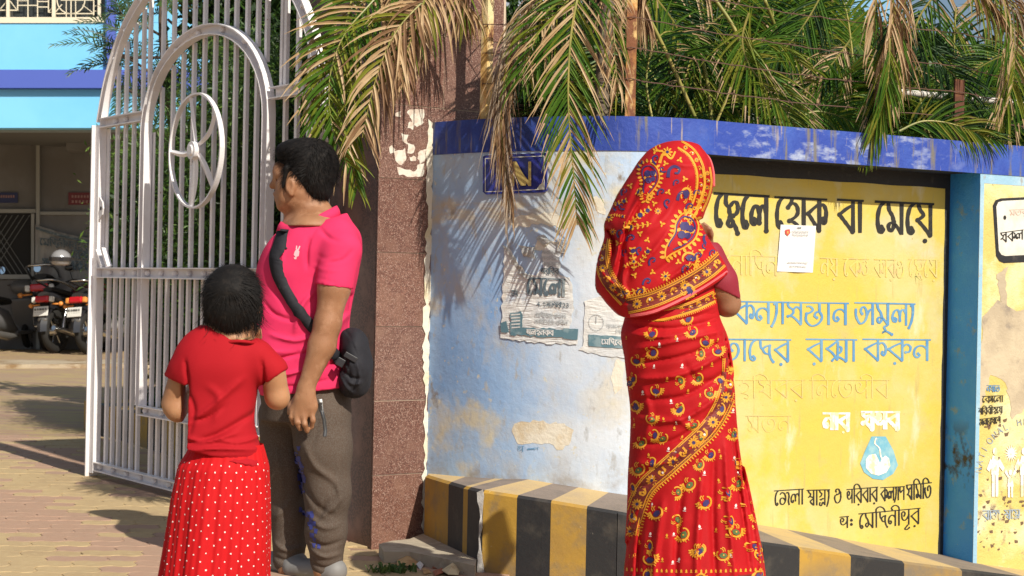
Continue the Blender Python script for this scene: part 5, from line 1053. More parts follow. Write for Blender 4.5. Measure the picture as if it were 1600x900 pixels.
# ================================================================== TREES AND SHRUBS
def cloud(name, blobs, n, size, mats, parent, asp=2.2, up=.3, seed=0, shell=.55, clumps=0):
    r = np.random.RandomState(seed); w = np.array([b[1][0]*b[1][1]*b[1][2] for b in blobs])**(2/3.); w /= w.sum(); idx = r.choice(len(blobs), n, p=w)
    C = np.array([b[0] for b in blobs])[idx]; Rr = np.array([b[1] for b in blobs])[idx]
    d = r.normal(size=(n, 3)); d /= np.linalg.norm(d, axis=1)[:, None]; rad = (shell+(1-shell)*r.rand(n))**1.0*(1+.12*r.normal(size=n)); P = C+d*rad[:, None]*Rr
    if clumps:   # gather leaves round twig tips
        T = P[r.choice(n, clumps)]; a = r.randint(0, clumps, n); P = T[a]+r.normal(size=(n, 3))*size*1.9
    t = r.normal(size=(n, 3))+d*.8+np.array([0, 0, up]); t /= np.linalg.norm(t, axis=1)[:, None]; s = np.cross(t, r.normal(size=(n, 3))); s /= np.linalg.norm(s, axis=1)[:, None]
    L = size*(.6+.8*r.rand(n))[:, None]; wd_ = L/asp
    nn = np.cross(t, s)*L*.12
    V = np.stack([P, P+t*L*.45+s*wd_*.5+nn, P+t*L-nn, P+t*L*.45-s*wd_*.5+nn], 1).reshape(-1, 3)
    o = np.array(origin(parent)); V = V-o
    me = bpy.data.meshes.new(name); me.vertices.add(4*n); me.vertices.foreach_set('co', V.ravel().astype(np.float32)); me.loops.add(4*n); me.loops.foreach_set('vertex_index', np.arange(4*n, dtype=np.int32))
    me.polygons.add(n); me.polygons.foreach_set('loop_start', np.arange(0, 4*n, 4, dtype=np.int32)); me.polygons.foreach_set('material_index', r.randint(0, len(mats), n).astype(np.int32))
    for m_ in mats: me.materials.append(m_)
    me.update(calc_edges=True); return link(name, me, parent)
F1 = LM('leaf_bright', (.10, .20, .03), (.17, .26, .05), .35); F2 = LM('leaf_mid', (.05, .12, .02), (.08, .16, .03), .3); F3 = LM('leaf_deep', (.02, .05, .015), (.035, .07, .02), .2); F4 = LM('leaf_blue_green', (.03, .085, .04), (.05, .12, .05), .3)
M_bark = mk('bark', (.12, .09, .065), [((.07, .05, .04), 8, .45, .6, (1, 1, .3))], rough=.95, bump=.01, bscale=30)
def tree(name, base, h, blobs, n, size, mats, lab, cat='tree', grp=None, seed=0, asp=2.2, clumps=0, tr=.07, core=None):
    t = thing(name, base, lab, cat, grp); m = MB(); b = Vector(base)
    m.tube(crom([b, b+Vector((.05, 0, h*.4)), b+Vector((-.03, .05, h*.8))], 5), [tr*(1-.05*i) for i in range(11)], 9)
    for i, (c, r) in enumerate(blobs[:14]): m.tube(crom([b+Vector((0, 0, h*.35)), (b+Vector((0, 0, h*.5))).lerp(Vector(c), .5), Vector(c)], 4), [tr*.5*(1-.09*k) for k in range(9)], 6)
    m.build('trunk', M_bark, t, smooth=True); cloud('crown', blobs, n, size, mats, t, asp, seed=seed, clumps=clumps); return t
tree('conifer', W(345, 700, 10.6)*1, 2.2, [(W(350, 150, 10.7), (.42, .4, .35)), (W(310, 240, 10.5), (.42, .4, .4)), (W(370, 280, 10.6), (.5, .4, .5)), (W(300, 340, 10.5), (.3, .3, .4)), (W(380, 80, 10.8), (.4, .4, .4))], 26000, .055, [F2, F3, F2, F1], 'feathery dark green conifer right behind the wheel emblem of the gate', seed=1, asp=5, clumps=900) if False else None
def based(px, Y): a, b = ray(px, 450); return Vector((a*Y, Y, 0))
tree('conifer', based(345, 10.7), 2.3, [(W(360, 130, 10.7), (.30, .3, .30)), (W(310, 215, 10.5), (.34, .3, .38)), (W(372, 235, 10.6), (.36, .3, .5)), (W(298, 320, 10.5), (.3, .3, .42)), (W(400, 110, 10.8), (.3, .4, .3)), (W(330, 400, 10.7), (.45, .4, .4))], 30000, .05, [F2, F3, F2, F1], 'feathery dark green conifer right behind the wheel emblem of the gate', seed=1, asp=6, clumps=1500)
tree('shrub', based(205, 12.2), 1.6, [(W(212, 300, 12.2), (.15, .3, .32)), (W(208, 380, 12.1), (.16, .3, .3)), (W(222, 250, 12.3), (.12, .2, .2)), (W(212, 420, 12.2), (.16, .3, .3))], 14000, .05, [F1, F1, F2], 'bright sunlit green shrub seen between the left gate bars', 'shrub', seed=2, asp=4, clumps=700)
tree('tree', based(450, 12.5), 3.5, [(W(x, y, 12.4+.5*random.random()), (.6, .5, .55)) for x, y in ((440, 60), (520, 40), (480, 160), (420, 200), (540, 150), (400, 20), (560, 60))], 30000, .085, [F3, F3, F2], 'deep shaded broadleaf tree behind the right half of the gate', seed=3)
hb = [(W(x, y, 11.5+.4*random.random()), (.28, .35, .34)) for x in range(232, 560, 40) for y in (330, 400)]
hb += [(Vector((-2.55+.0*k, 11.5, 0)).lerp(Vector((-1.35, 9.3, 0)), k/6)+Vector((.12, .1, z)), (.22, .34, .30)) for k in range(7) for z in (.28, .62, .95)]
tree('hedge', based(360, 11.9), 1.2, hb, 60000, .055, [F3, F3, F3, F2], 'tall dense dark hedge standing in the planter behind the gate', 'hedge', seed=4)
# planter kerb behind the gate
pk = thing('planter_kerb', GZ(135, 690, 0), 'weathered striped planter kerb with rounded end behind the open gate', 'kerb')
a0, a1 = GZ(131, 672, 0), Vector((-1.35, 8.75, 0)); dd = (a1-a0); Lk = dd.length; dd.normalize(); nn_ = Vector((-dd.y, dd.x, 0))
for k in range(int(Lk/.3)+1):
    m = MB(); p = a0+dd*k*.3; q_ = a0+dd*min(Lk, (k+1)*.3); m.prism([p, q_, q_+nn_*.9, p+nn_*.9], Vector((0, 0, .22))); m.build('yellow_stripe' if k % 2 == 0 else 'black_stripe', K_y if k % 2 == 0 else K_b, pk)
# feathery tree in front of the blue building
ft = thing('feathery_tree', based(262, 13.4), 'feathery leaved tree reaching across the blue wall above the porch', 'tree'); b = based(262, 13.4)
m = MB(); m.tube(crom([b, b+Vector((.1, 0, 1.6)), W(255, 60, 13.3), W(262, -60, 13.4)], 6), [.06*(1-.03*i) for i in range(19)], 9)
br = [[(262, 140), (230, 110), (190, 85)], [(258, 60), (225, 40), (185, 20)], [(262, 90), (225, 90), (180, 90)], [(262, 160), (220, 150), (180, 130)], [(270, 60), (290, 30), (310, 10)], [(262, 30), (290, 60), (310, 110)], [(262, -20), (220, -10), (180, -10)]]
for q_ in br: m.tube(crom([W(x, y, 13.3) for x, y in q_], 5), .012, 6)
m.build('trunk', M_bark, ft, smooth=True)
FT_ = [F4, F3, F2, F1, F3, F4, M_bark]; LB = LMATS[:]; LMATS[:] = FT_
ends = [((190, 85), (78, 72)), ((200, 90), (100, 52)), ((205, 60), (120, 35)), ((195, 95), (105, 118)), ((190, 110), (132, 110)), ((190, 20), (160, -10)), ((200, 50), (150, 60)), ((200, 90), (165, 160)), ((205, 110), (178, 175)), ((215, 130), (168, 205)), ((200, 30), (160, 30)), ((220, 40), (180, 10)), ((210, 100), (190, 190)), ((230, 120), (200, 215)), ((240, 130), (215, 190)),
        ((240, 60), (200, 120)), ((250, 100), (225, 175)), ((255, 60), (235, 130)), ((262, 80), (250, 190)), ((270, 60), (262, 140)), ((285, 60), (275, 150)), ((290, 40), (300, 120)), ((270, 20), (230, 10)), ((255, 20), (215, 50)), ((300, 30), (330, 70)), ((262, 130), (228, 225)), ((275, 110), (250, 240)), ((260, 20), (290, -10)), ((230, 90), (150, 90)), ((240, 40), (190, 60)), ((225, 20), (175, 0)), ((215, 75), (140, 82))]
for i, (a, b2) in enumerate(ends):
    Y = 13.3+.35*math.sin(i*2.3); mid = ((a[0]+b2[0])/2, (a[1]+b2[1])/2-12); pts = [W(*a, Y), W(*mid, Y+.05), W(*b2, Y+.02)]
    frond(ft, pts, L=.11, n=16, w=.016, droop=.5, mats=(0, 1, 1, 2) if i % 3 else (2, 3, 0), ang=58, facing=Vector((0, -.7, .7)), seed=700+i, r0=.004, name='leaf_spray', t0=.05, curl=.1)
    if i % 2 == 0:
        off_ = Vector((.05, .1, .08)); frond(ft, [p+off_*(.3+j) for j, p in enumerate(pts)], L=.09, n=14, w=.014, droop=.5, mats=(1, 1, 0), ang=58, facing=Vector((.3, -.7, .7)), seed=750+i, r0=.004, name='leaf_spray', t0=.05)
LMATS[:] = LB
# ------------------------------------------------------------------ behind the wall, right side
hs = thing('garden_house', based(1280, 17), 'low pale house half hidden by the palms behind the notice panel', 'house')
H_ = Plane((based(1280, 17).x-2.4, 17), (1, .1)); hw_ = mk('house_plaster', (.36, .36, .33), [((.28, .27, .25), 1.5, .45, .6)], rough=.85)
def hpart(n_, mat, rects, dep, off, par=None):
    m = MB()
    for r in rects: H_.slab(m, *r, dep, off)
    return m.build(n_, mat, par or hs)
hpart('wall', hw_, [(1060, 118, 1420, 420)], .3, -2.0); hpart('parapet', hw_, [(1050, 108, 1432, 120)], .2, -1.6)
wn_ = hpart('window', B_glass, [(1305, 135, 1372, 190)], .02, -1.69)
gm = MB()
for x in range(1306, 1374, 9): H_.slab(gm, x, 134, x+1.2, 191, .02, -1.66)
for y in range(136, 192, 9): H_.slab(gm, 1304, y, 1373, y+1.2, .021, -1.66)
gm.build('window_grille', B_cream, hs)
hpart('wall', hw_, [(1085, 118, 1100, 420)], .1, -1.65)
hs2 = thing('tall_house', based(1180, 26), 'tall blue glazed building glimpsed through the palm tops', 'building')
H2 = Plane((based(1150, 26).x, 26), (1, .05)); m = MB(); H2.slab(m, 1180, -40, 1322, 90, 3, -3.2); m.build('wall', mk('house_glass_blue', (.20, .42, .68), [((.5, .62, .75), 1.2, .5, .6)], rough=.3), hs2)
m = MB()
for x in (1180, 1226, 1272, 1318): H2.slab(m, x, -40, x+4, 300, .1, -.19)
for y in (-10, 30, 70): H2.slab(m, 1180, y, 1322, y+3, .11, -.19)
m.build('mullion', B_rail, hs2)
for i, (x, Y, w__, h0, h1, lab) in enumerate([(1190, 11.0, .9, 1.0, 2.5, 'dark leafy tree just behind the sunlit palm clump'), (1330, 11.4, .45, .9, 2.7, 'narrow dark tree left of the sky gap above the notice panel'), (1540, 11.2, .5, 1.2, 2.7, 'shadowy tree behind the dark rusty post'), (1060, 11.6, .8, 1.2, 2.7, 'dark tree behind the yellow palm canes'), (860, 12.5, .9, .8, 3.0, 'deep green tree filling the gap beside the pillar top'), (1120, 13.5, 1.0, .8, 2.1, 'dark bushy tree behind the yellow caned palm'), (1560, 13.0, .8, .6, 1.9, 'sunny light green bush at the far right behind the wall'), (700, 14, 1.2, .8, 3.6, 'dark tree mass rising behind the granite pillar'), (1010, 15, .9, .9, 3.2, 'shaded tree beyond the rusted orange post')]):
    b = based(x, Y); rnd = random.Random(i+50); bl = [(b+Vector((rnd.uniform(-w__, w__), rnd.uniform(-.5, .5), rnd.uniform(h0, h1))), (.5, .45, .45)) for _ in range(11)]
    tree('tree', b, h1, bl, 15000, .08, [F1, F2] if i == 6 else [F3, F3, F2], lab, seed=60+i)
for i, (x, y, w__, h1, lab) in enumerate([(-19, 30, 3.2, 5.5, 'large round tree beyond the left end of the office'), (4, 34, 3.5, 6.5, 'broad tree far behind the boundary wall'), (14, 30, 3.2, 6.0, 'far tree to the right of the garden house'), (-4, 40, 3.5, 7.0, 'tall far tree between office and pillar')]):
    b = Vector((x, y, 0)); rnd = random.Random(i+80); bl = [(b+Vector((rnd.uniform(-w__, w__), rnd.uniform(-1.5, 1.5), rnd.uniform(1.8, h1))), (1.5, 1.4, 1.3)) for _ in range(12)]
    tree('tree', b, h1, bl, 9000, .26, [F3, F2, F2], lab, seed=180+i, tr=.2)
# added tree, its crown unseen above the frame: shades the planting behind the gate
b = Vector((-.28, 9.6, 0)); rnd = random.Random(77); bl = [(Vector((.9, 8.7, 0))+Vector((rnd.uniform(-1.5, 1.3), rnd.uniform(-.5, 1.3), rnd.uniform(3.35, 4.6))), (.55, .55, .4)) for _ in range(20)]
tree('tree', b, 3.6, bl, 26000, .10, [F3, F2, F2], 'added tree behind the wall whose unseen crown shades the planting', seed=90, tr=.10)
# ================================================================== SDF MODELLING: bodies and garments grown as single skins
class Fld:
    def __init__(s, lo, hi, h):
        s.lo = np.floor(np.array(lo, float)/h)*h; s.h = h; s.n = np.ceil((np.array(hi)-s.lo)/h).astype(int)+1
        s.ax = [(s.lo[i]+h*np.arange(s.n[i])).astype(np.float32) for i in range(3)]; s.f = np.full(s.n, 1.0, np.float32)
    def win(s, lo, hi):
        a = np.maximum(0, np.floor((np.array(lo)-s.lo)/s.h).astype(int)); b = np.minimum(s.n, np.ceil((np.array(hi)-s.lo)/s.h).astype(int)+1)
        if (b <= a).any(): return None
        sl = tuple(slice(a[i], b[i]) for i in range(3)); return sl, s.ax[0][sl[0]][:, None, None], s.ax[1][sl[1]][None, :, None], s.ax[2][sl[2]][None, None, :]
    def _mix(s, sl, d, k, op='u'):
        g = s.f[sl]
        if op == 'u':
            if k > 0: hh = np.maximum(k-np.abs(g-d), 0)/k; s.f[sl] = np.minimum(g, d)-hh*hh*k*.25
            else: s.f[sl] = np.minimum(g, d)
        else:
            d = -d
            if k > 0: hh = np.maximum(k-np.abs(g-d), 0)/k; s.f[sl] = np.maximum(g, d)+hh*hh*k*.25
            else: s.f[sl] = np.maximum(g, d)
    def cone(s, a, b, ra, rb, k=.02, op='u', sy=1.0):
        """round cone; sy squashes it along y"""
        a = np.array(a, float); b = np.array(b, float); R = max(ra, rb)*max(1, sy)+k+.02; w = s.win(np.minimum(a, b)-R, np.maximum(a, b)+R)
        if w is None: return s
        sl, X, Y, Z = w; d = b-a; L2 = max(1e-9, d @ d)
        t = np.clip(((X-a[0])*d[0]+(Y-a[1])*d[1]+(Z-a[2])*d[2])/L2, 0, 1)
        D = np.sqrt((X-a[0]-t*d[0])**2+((Y-a[1]-t*d[1])/sy)**2+(Z-a[2]-t*d[2])**2)-(ra+(rb-ra)*t); s._mix(sl, D.astype(np.float32)*min(1, sy), k, op); return s
    def chain(s, P, R, k=.02, **q):
        for i in range(len(P)-1): s.cone(P[i], P[i+1], R[i], R[i+1], k, **q)
        return s
    def ell(s, c, r, k=.02, op='u', rot=None):
        c = np.array(c, float); r = np.array(r, float); R = r.max()+k+.02; w = s.win(c-R, c+R)
        if w is None: return s
        sl, X, Y, Z = w; x, y, z = X-c[0], Y-c[1], Z-c[2]
        if rot is not None:
            M_ = np.array(rot).T; x, y, z = M_[0, 0]*x+M_[0, 1]*y+M_[0, 2]*z, M_[1, 0]*x+M_[1, 1]*y+M_[1, 2]*z, M_[2, 0]*x+M_[2, 1]*y+M_[2, 2]*z
        k0 = np.sqrt((x/r[0])**2+(y/r[1])**2+(z/r[2])**2); k1 = np.sqrt((x/r[0]**2)**2+(y/r[1]**2)**2+(z/r[2]**2)**2)+1e-6
        s._mix(sl, (k0*(k0-1)/k1).astype(np.float32), k, op); return s
    def stack(s, secs, k=.02, p=2.0, op='u'):
        """torso like solid: sections (z, cx, cy, rx, ry) blended along z"""
        S_ = sorted(secs); z = np.array([q[0] for q in S_]); mr = max(max(q[3], q[4]) for q in S_)+.05
        cx = [q[1] for q in S_]; cy = [q[2] for q in S_]
        w = s.win((min(cx)-mr, min(cy)-mr, z[0]-.03), (max(cx)+mr, max(cy)+mr, z[-1]+.03)); sl, X, Y, Z = w; zz = Z.ravel()
        def ip(j):   # smooth interpolation along z
            v = np.array([q[j] for q in S_]); zi = np.clip(zz, z[0], z[-1]); i = np.clip(np.searchsorted(z, zi)-1, 0, len(z)-2); t = (zi-z[i])/(z[i+1]-z[i])
            m = np.gradient(v, z); h_ = z[i+1]-z[i]; return ((2*t**3-3*t**2+1)*v[i]+(t**3-2*t**2+t)*h_*m[i]+(-2*t**3+3*t**2)*v[i+1]+(t**3-t**2)*h_*m[i+1]).reshape(1, 1, -1)
        CX, CY, RX, RY = ip(1), ip(2), np.maximum(ip(3), .004), np.maximum(ip(4), .004)
        q = ((np.abs(X-CX)/RX)**p+(np.abs(Y-CY)/RY)**p)**(1/p); D = (q-1)*np.minimum(RX, RY)
        D = np.maximum(D, np.maximum(z[0]-Z, Z-z[-1])); s._mix(sl, D.astype(np.float32), k, op); return s
    def fold(s, pts, amp, sig, cond=None, endfade=True):
        """raised (amp>0) or sunk crease running along pts (x, z) seen from the street side, on the half selected by cond"""
        P = np.array([(p[0], p[-1]) for p in pts], float); R = sig*3; w = s.win((P[:, 0].min()-R, -99 if cond is None else cond[0], P[:, 1].min()-R), (P[:, 0].max()+R, 99 if cond is None else cond[1], P[:, 1].max()+R))
        if w is None: return s
        sl, X, Y, Z = w; X2 = X[:, 0, :]; Z2 = Z[:, 0, :]; best = None; n = len(P)-1
        cum = 0; A = np.zeros((X2.shape[0], Z2.shape[1]), np.float32); dm = np.full(A.shape, 9., np.float32); tt = np.zeros_like(A)
        for i in range(n):
            a, d = P[i], P[i+1]-P[i]; L2 = max(d @ d, 1e-9); t = np.clip(((X2-a[0])*d[0]+(Z2-a[1])*d[1])/L2, 0, 1); D = np.sqrt((X2-a[0]-t*d[0])**2+(Z2-a[1]-t*d[1])**2)
            u = (i+t)/n; m = D < dm; dm = np.where(m, D, dm); tt = np.where(m, u, tt)
        v = amp*np.exp(-(dm/sig)**2)
        if endfade: v = v*np.clip(np.sin(np.pi*np.clip(tt, .02, .98)), 0, 1)**.6
        s.f[sl] -= v[:, None, :].astype(np.float32); return s
    def cut(s, P0, n):   # keep the side where (p-P0).n < 0
        n = np.array(n, float); n /= np.linalg.norm(n); d = (s.ax[0]-P0[0])[:, None, None]*n[0]+(s.ax[1]-P0[1])[None, :, None]*n[1]+(s.ax[2]-P0[2])[None, None, :]*n[2]
        s.f = np.maximum(s.f, d.astype(np.float32)); return s
    def rough(s, amp, fr, seed=0, zst=1.0):
        r = np.random.RandomState(seed)
        for i in range(5):
            k = r.normal(size=3); k /= np.linalg.norm(k); k *= fr*(.6+.9*r.rand()); k[2] *= zst; ph = r.rand(3)*6.28; q = r.normal(size=3)*fr*.5
            s.f -= (amp*.45*np.sin(s.ax[0]*k[0]+ph[0])[:, None, None]*np.sin(s.ax[1]*k[1]+ph[1]+1)[None, :, None]*np.sin(s.ax[2]*k[2]+ph[2])[None, None, :]).astype(np.float32)*1.0
        return s
    def inside(s, g, gap, zone):
        """keep this solid at least gap under garment g wherever zone(X, Y, Z) holds"""
        o = np.round((g.lo-s.lo)/s.h).astype(int); a = np.maximum(0, o); b = np.minimum(s.n, o+g.n); sl = tuple(slice(a[i], b[i]) for i in range(3)); gs = tuple(slice(a[i]-o[i], b[i]-o[i]) for i in range(3))
        X, Y, Z = s.ax[0][:, None, None], s.ax[1][None, :, None], s.ax[2][None, None, :]; G_ = np.ones_like(s.f); G_[sl] = g.f[gs]; s.f = np.where(zone(X, Y, Z), np.maximum(s.f, G_+gap), s.f); return s
    def blur(s, n=1):
        for _ in range(n):
            for a in range(3):
                f = s.f; g = f.copy(); i0 = [slice(None)]*3; i1 = [slice(None)]*3; i2 = [slice(None)]*3; i0[a] = slice(0, -2); i1[a] = slice(1, -1); i2[a] = slice(2, None)
                g[tuple(i1)] = .25*f[tuple(i0)]+.5*f[tuple(i1)]+.25*f[tuple(i2)]; s.f = g
        return s
    def verts_quads(s):
        f = s.f; f[0], f[-1] = 1, 1; f[:, 0], f[:, -1] = 1, 1; f[:, :, 0], f[:, :, -1] = 1, 1
        ins = f < 0; nx, ny, nz = [q-1 for q in f.shape]
        cnt = np.zeros((nx, ny, nz), np.int8)
        for a in (0, 1):
            for b in (0, 1):
                for c in (0, 1): cnt += ins[a:a+nx, b:b+ny, c:c+nz]
        act = np.argwhere((cnt > 0) & (cnt < 8)); idx = -np.ones((nx, ny, nz), np.int32); idx[tuple(act.T)] = np.arange(len(act))
        S_ = np.zeros((len(act), 3)); C = np.zeros(len(act)); cor = [(a, b, c) for a in (0, 1) for b in (0, 1) for c in (0, 1)]
        for p in cor:
            for ax in range(3):
                if p[ax]: continue
                q = list(p); q[ax] = 1; A = act+np.array(p); B = act+np.array(q); fa = f[tuple(A.T)]; fb = f[tuple(B.T)]; m = (fa < 0) != (fb < 0)
                t = fa/(fa-fb+1e-12); pos = np.tile(np.array(p, float), (len(act), 1)); pos[:, ax] += t; S_ += pos*m[:, None]; C += m
        V = s.lo+(act+S_/C[:, None])*s.h; Q = []
        for ax in range(3):
            a1, a2 = (ax+1) % 3, (ax+2) % 3; sl0 = [slice(1, -1)]*3; sl0[ax] = slice(0, -1); sl1 = [slice(1, -1)]*3; sl1[ax] = slice(1, None)
            A, B = ins[tuple(sl0)], ins[tuple(sl1)]; E = np.argwhere(A != B); o = np.array([1, 1, 1]); o[ax] = 0; E2 = E+o; flip = A[tuple(E.T)]
            def cell(d1, d2):
                e_ = E2.copy(); e_[:, a1] -= d1; e_[:, a2] -= d2; return idx[tuple(e_.T)]
            q = np.stack([cell(0, 0), cell(1, 0), cell(1, 1), cell(0, 1)], 1); q[~flip] = q[~flip][:, ::-1]; Q.append(q)
        Q = np.concatenate(Q); Q = Q[(Q >= 0).all(1)]; return V, Q
    def build(s, name, mats, parent, smooth=2, keep=None, facemat=None):
        V, Q = s.verts_quads()
        for _ in range(smooth):    # light laplacian
            A = np.zeros_like(V); c = np.zeros(len(V))
            for i in range(4):
                a, b = Q[:, i], Q[:, (i+1) % 4]; np.add.at(A, a, V[b]); np.add.at(A, b, V[a]); np.add.at(c, a, 1); np.add.at(c, b, 1)
            V = V*.5+.5*A/np.maximum(c, 1)[:, None]
        if keep is not None:
            C = V[Q].mean(1); m = keep(C); Q = Q[m]; u = np.unique(Q); mp_ = -np.ones(len(V), int); mp_[u] = np.arange(len(u)); V = V[u]; Q = mp_[Q]
        s.V = V; s.Q = Q
        return qmesh(name, V, Q, mats, parent, facemat(V[Q].mean(1)) if facemat else None)
def qmesh(name, V, Q, mats, parent, mi=None):
    me = bpy.data.meshes.new(name); n = len(V); k = Q.shape[1]; o = np.array(origin(parent)); me.vertices.add(n); me.vertices.foreach_set('co', (V-o).astype(np.float32).ravel())
    me.loops.add(Q.size); me.loops.foreach_set('vertex_index', Q.astype(np.int32).ravel()); me.polygons.add(len(Q)); me.polygons.foreach_set('loop_start', np.arange(0, Q.size, k, dtype=np.int32))
    me.polygons.foreach_set('use_smooth', np.ones(len(Q), bool))
    for m in (mats if isinstance(mats, (list, tuple)) else [mats]): me.materials.append(m)
    if mi is not None: me.polygons.foreach_set('material_index', mi.astype(np.int32))
    me.update(calc_edges=True); return link(name, me, parent)
def bvh_of(o):
    me = o.data; off = origin(o.parent); return BVHTree.FromPolygons([v.co+off for v in me.vertices], [tuple(p.vertices) for p in me.polygons])
def hit_px(bv, px, py):
    a, b = ray(px, py); d = Vector((a, 1, b)).normalized(); h = bv.ray_cast(Vector((0, 0, EYE)), d); return h[0], h[1]
def cloth_print(mb, bv, poly, mi, off=.0016, L=9, frm=None):
    """flat printed shape laid on the cloth; poly in photo px, or in (turn, height) about frm"""
    vs, fs = subdiv_poly([poly], L); P = []
    for x, y in vs:
        if frm is None: h, n = hit_px(bv, x, y)
        else:
            c, Rr = frm; a = x/Rr; d = Vector((math.cos(a), math.sin(a), 0)); h, n, _, _ = bv.ray_cast(Vector((c[0], c[1], y))+d*1.2, -d)
        P.append(None if h is None else (h+n*off, n))
    ok = [f for f in fs if all(P[i] is not None for i in f)]
    if not ok: return False
    S_ = sum(math.dist(P[f[0]][0], P[f[1]][0]) for f in ok)/len(ok)
    ok = [f for f in ok if all((P[f[i]][0]-P[f[(i+1) % 3]][0]).length < 3.2*S_+.004 for i in range(3))]
    u = sorted(set(i for f in ok for i in f)); mp_ = {v: k for k, v in enumerate(u)}; out = []
    for f in ok:
        a, b, c = (P[i][0] for i in f); t = tuple(mp_[i] for i in f); out.append(t if (b-a).cross(c-a).dot(P[f[0]][1]) > 0 else tuple(reversed(t)))
    mb.add([P[i][0] for i in u], out, mi); return True
def strands(name, parent, mat, roots, n, L, w, seed=0, grav=.5, curl=.2, segs=4):
    """roots(rnd) -> (point, direction, normal)"""
    rnd = random.Random(seed); m = MB()
    for _ in range(n):
        r = roots(rnd)
        if r is None: continue
        p, d, nn = r; l = L*rnd.uniform(.6, 1.2); s = d.cross(nn); s = s.normalized()*w*.5 if s.length > 1e-5 else Vector((w*.5, 0, 0)); c = Vector((rnd.uniform(-1, 1), rnd.uniform(-1, 1), rnd.uniform(-1, 1)))*curl; vs = []
        for i in range(segs+1):
            q = 1-(i/segs)**2*.85; vs += [p-s*q, p+s*q]; d = (d+c/segs+Vector((0, 0, -grav/segs))).normalized(); p = p+d*l/segs
        k = len(m.v); m.v += [tuple(v) for v in vs]; m.f += [(k+2*i, k+2*i+1, k+2*i+3, k+2*i+2) for i in range(segs)]; m.m += [0]*segs
    return m.build(name, mat, parent, smooth=True)
SKIN = mk('skin_man', (.36, .18, .095), [((.28, .13, .065), 7, .42, .66), ((.42, .22, .125), 24, .5, .7), ((.20, .09, .05), 160, .62, .72)], rough=.52, spec=.35, bump=.0012, bscale=300, sss=.08)
SKIN2 = mk('skin_child', (.44, .225, .115), [((.36, .175, .09), 7, .42, .66)], rough=.5, spec=.35, bump=.0007, bscale=260, sss=.12)
SKIN3 = mk('skin_woman', (.30, .145, .08), [((.24, .11, .06), 7, .45, .7)], rough=.5, spec=.35, bump=.0005, bscale=260, sss=.12)
HAIR = mk('hair_black', (.010, .009, .009), [((.022, .018, .016), 60, .5, .7)], rough=.6, bump=.0015, bscale=180, spec=.12)
# ================================================================== THE MAN
YM = 6.02
def wm(px, py, dy=0.): return W(px, py, YM+dy)
man = thing('person', GZ(480, 905, 0), 'man seen from behind in a bright pink shirt and grey brown track pants looking left', 'person')
f = Fld((-1.10, 5.66, -.02), (-.42, 6.42, 1.74), .0055)
# head (turned to the left and a little away)
hc = wm(474, 266)
f.ell(hc+Vector((.015, 0, .01)), (.098, .078, .105), .02); f.ell(wm(460, 290, .0), (.072, .066, .075), .03); f.ell(wm(452, 312), (.045, .052, .042), .03)
f.ell(wm(436, 268, .01), (.025, .045, .04), .02)                       # forehead
f.cone(wm(434, 274, .012), wm(426, 290, .012), .009, .014, .012)      # nose
f.ell(wm(433, 303, .01), (.016, .026, .010), .01); f.ell(wm(435, 311, .01), (.016, .026, .010), .01)   # lips
f.ell(wm(443, 322, .01), (.026, .032, .022), .02)                     # chin
f.ell(wm(436, 281, -.02), (.010, .014, .009), .008, 'd'); f.ell(wm(438, 281, -.022), (.011, .012, .009), .006)      # eye
f.cone(wm(433, 273, -.03), wm(438, 272, -.045), .007, .006, .008)     # brow
f.ell(wm(454, 291, -.072), (.020, .012, .031), .010); f.ell(wm(452, 290, -.083), (.010, .008, .018), .006, 'd'); f.ell(wm(455, 303, -.074), (.010, .009, .011), .006)   # ear
f.cone(wm(476, 312, .0), wm(484, 356, .01), .060, .064, .03); f.cone(wm(498, 326, .0), wm(506, 356, .01), .045, .056, .03)
f.cone(wm(462, 330, .02), wm(458, 358, .02), .03, .05, .03)
# torso and hips (under the clothes)
f.stack([(.86, -.80, 6.04, .145, .125), (1.0, -.80, 6.04, .15, .125), (1.15, -.795, 6.04, .155, .135), (1.28, -.77, 6.04, .14, .15), (1.36, -.75, 6.04, .10, .15), (1.40, -.75, 6.04, .06, .08)], .03)
# near arm (his left)
sh, elb, wr = wm(528, 402, -.17), wm(512, 505, -.20), wm(478, 606, -.21)
f.chain([sh, wm(522, 450, -.19), elb], [.062, .058, .046], .02); f.chain([elb, wm(503, 540, -.20), wr], [.050, .049, .030], .02)
f.cone(wr, wm(474, 622, -.21), .030, .034, .015, sy=.8)
kn = [wm(457, 640, -.205), wm(464, 648, -.215), wm(475, 650, -.218), wm(487, 644, -.212)]
for q_, r in zip(kn, (.014, .015, .015, .014)): f.cone(wm(474, 620, -.208), q_, .022, r, .014)
f.cone(wm(482, 618, -.21), wm(489, 634, -.21), .024, .020, .02)
fing = [([(457, 640), (455, 652), (458, 662)], -.205, .0095), ([(464, 648), (464, 660), (469, 671)], -.216, .0105), ([(475, 650), (476, 663), (480, 674)], -.220, .0108), ([(487, 644), (489, 657), (487, 668)], -.214, .0102)]
for P_, dy, r in fing: f.chain([wm(P_[0][0], P_[0][1], dy), wm(P_[1][0], P_[1][1], dy-.008), wm(P_[2][0], P_[2][1], dy+.006)], [r*1.1, r, r*.86], .006)
f.chain([wm(464, 622, -.19), wm(455, 634, -.185), wm(452, 645, -.19)], [.015, .013, .010], .008)   # thumb
# far arm
f.chain([wm(450, 400, .17), wm(432, 500, .20), wm(440, 590, .15)], [.055, .045, .03], .02); f.ell(wm(443, 612, .14), (.035, .02, .045), .02)
for i in range(5): f.cone(wm(436+i*5, 622, .14), wm(437+i*5, 645-abs(i-2)*3, .135), .009, .008, .006)
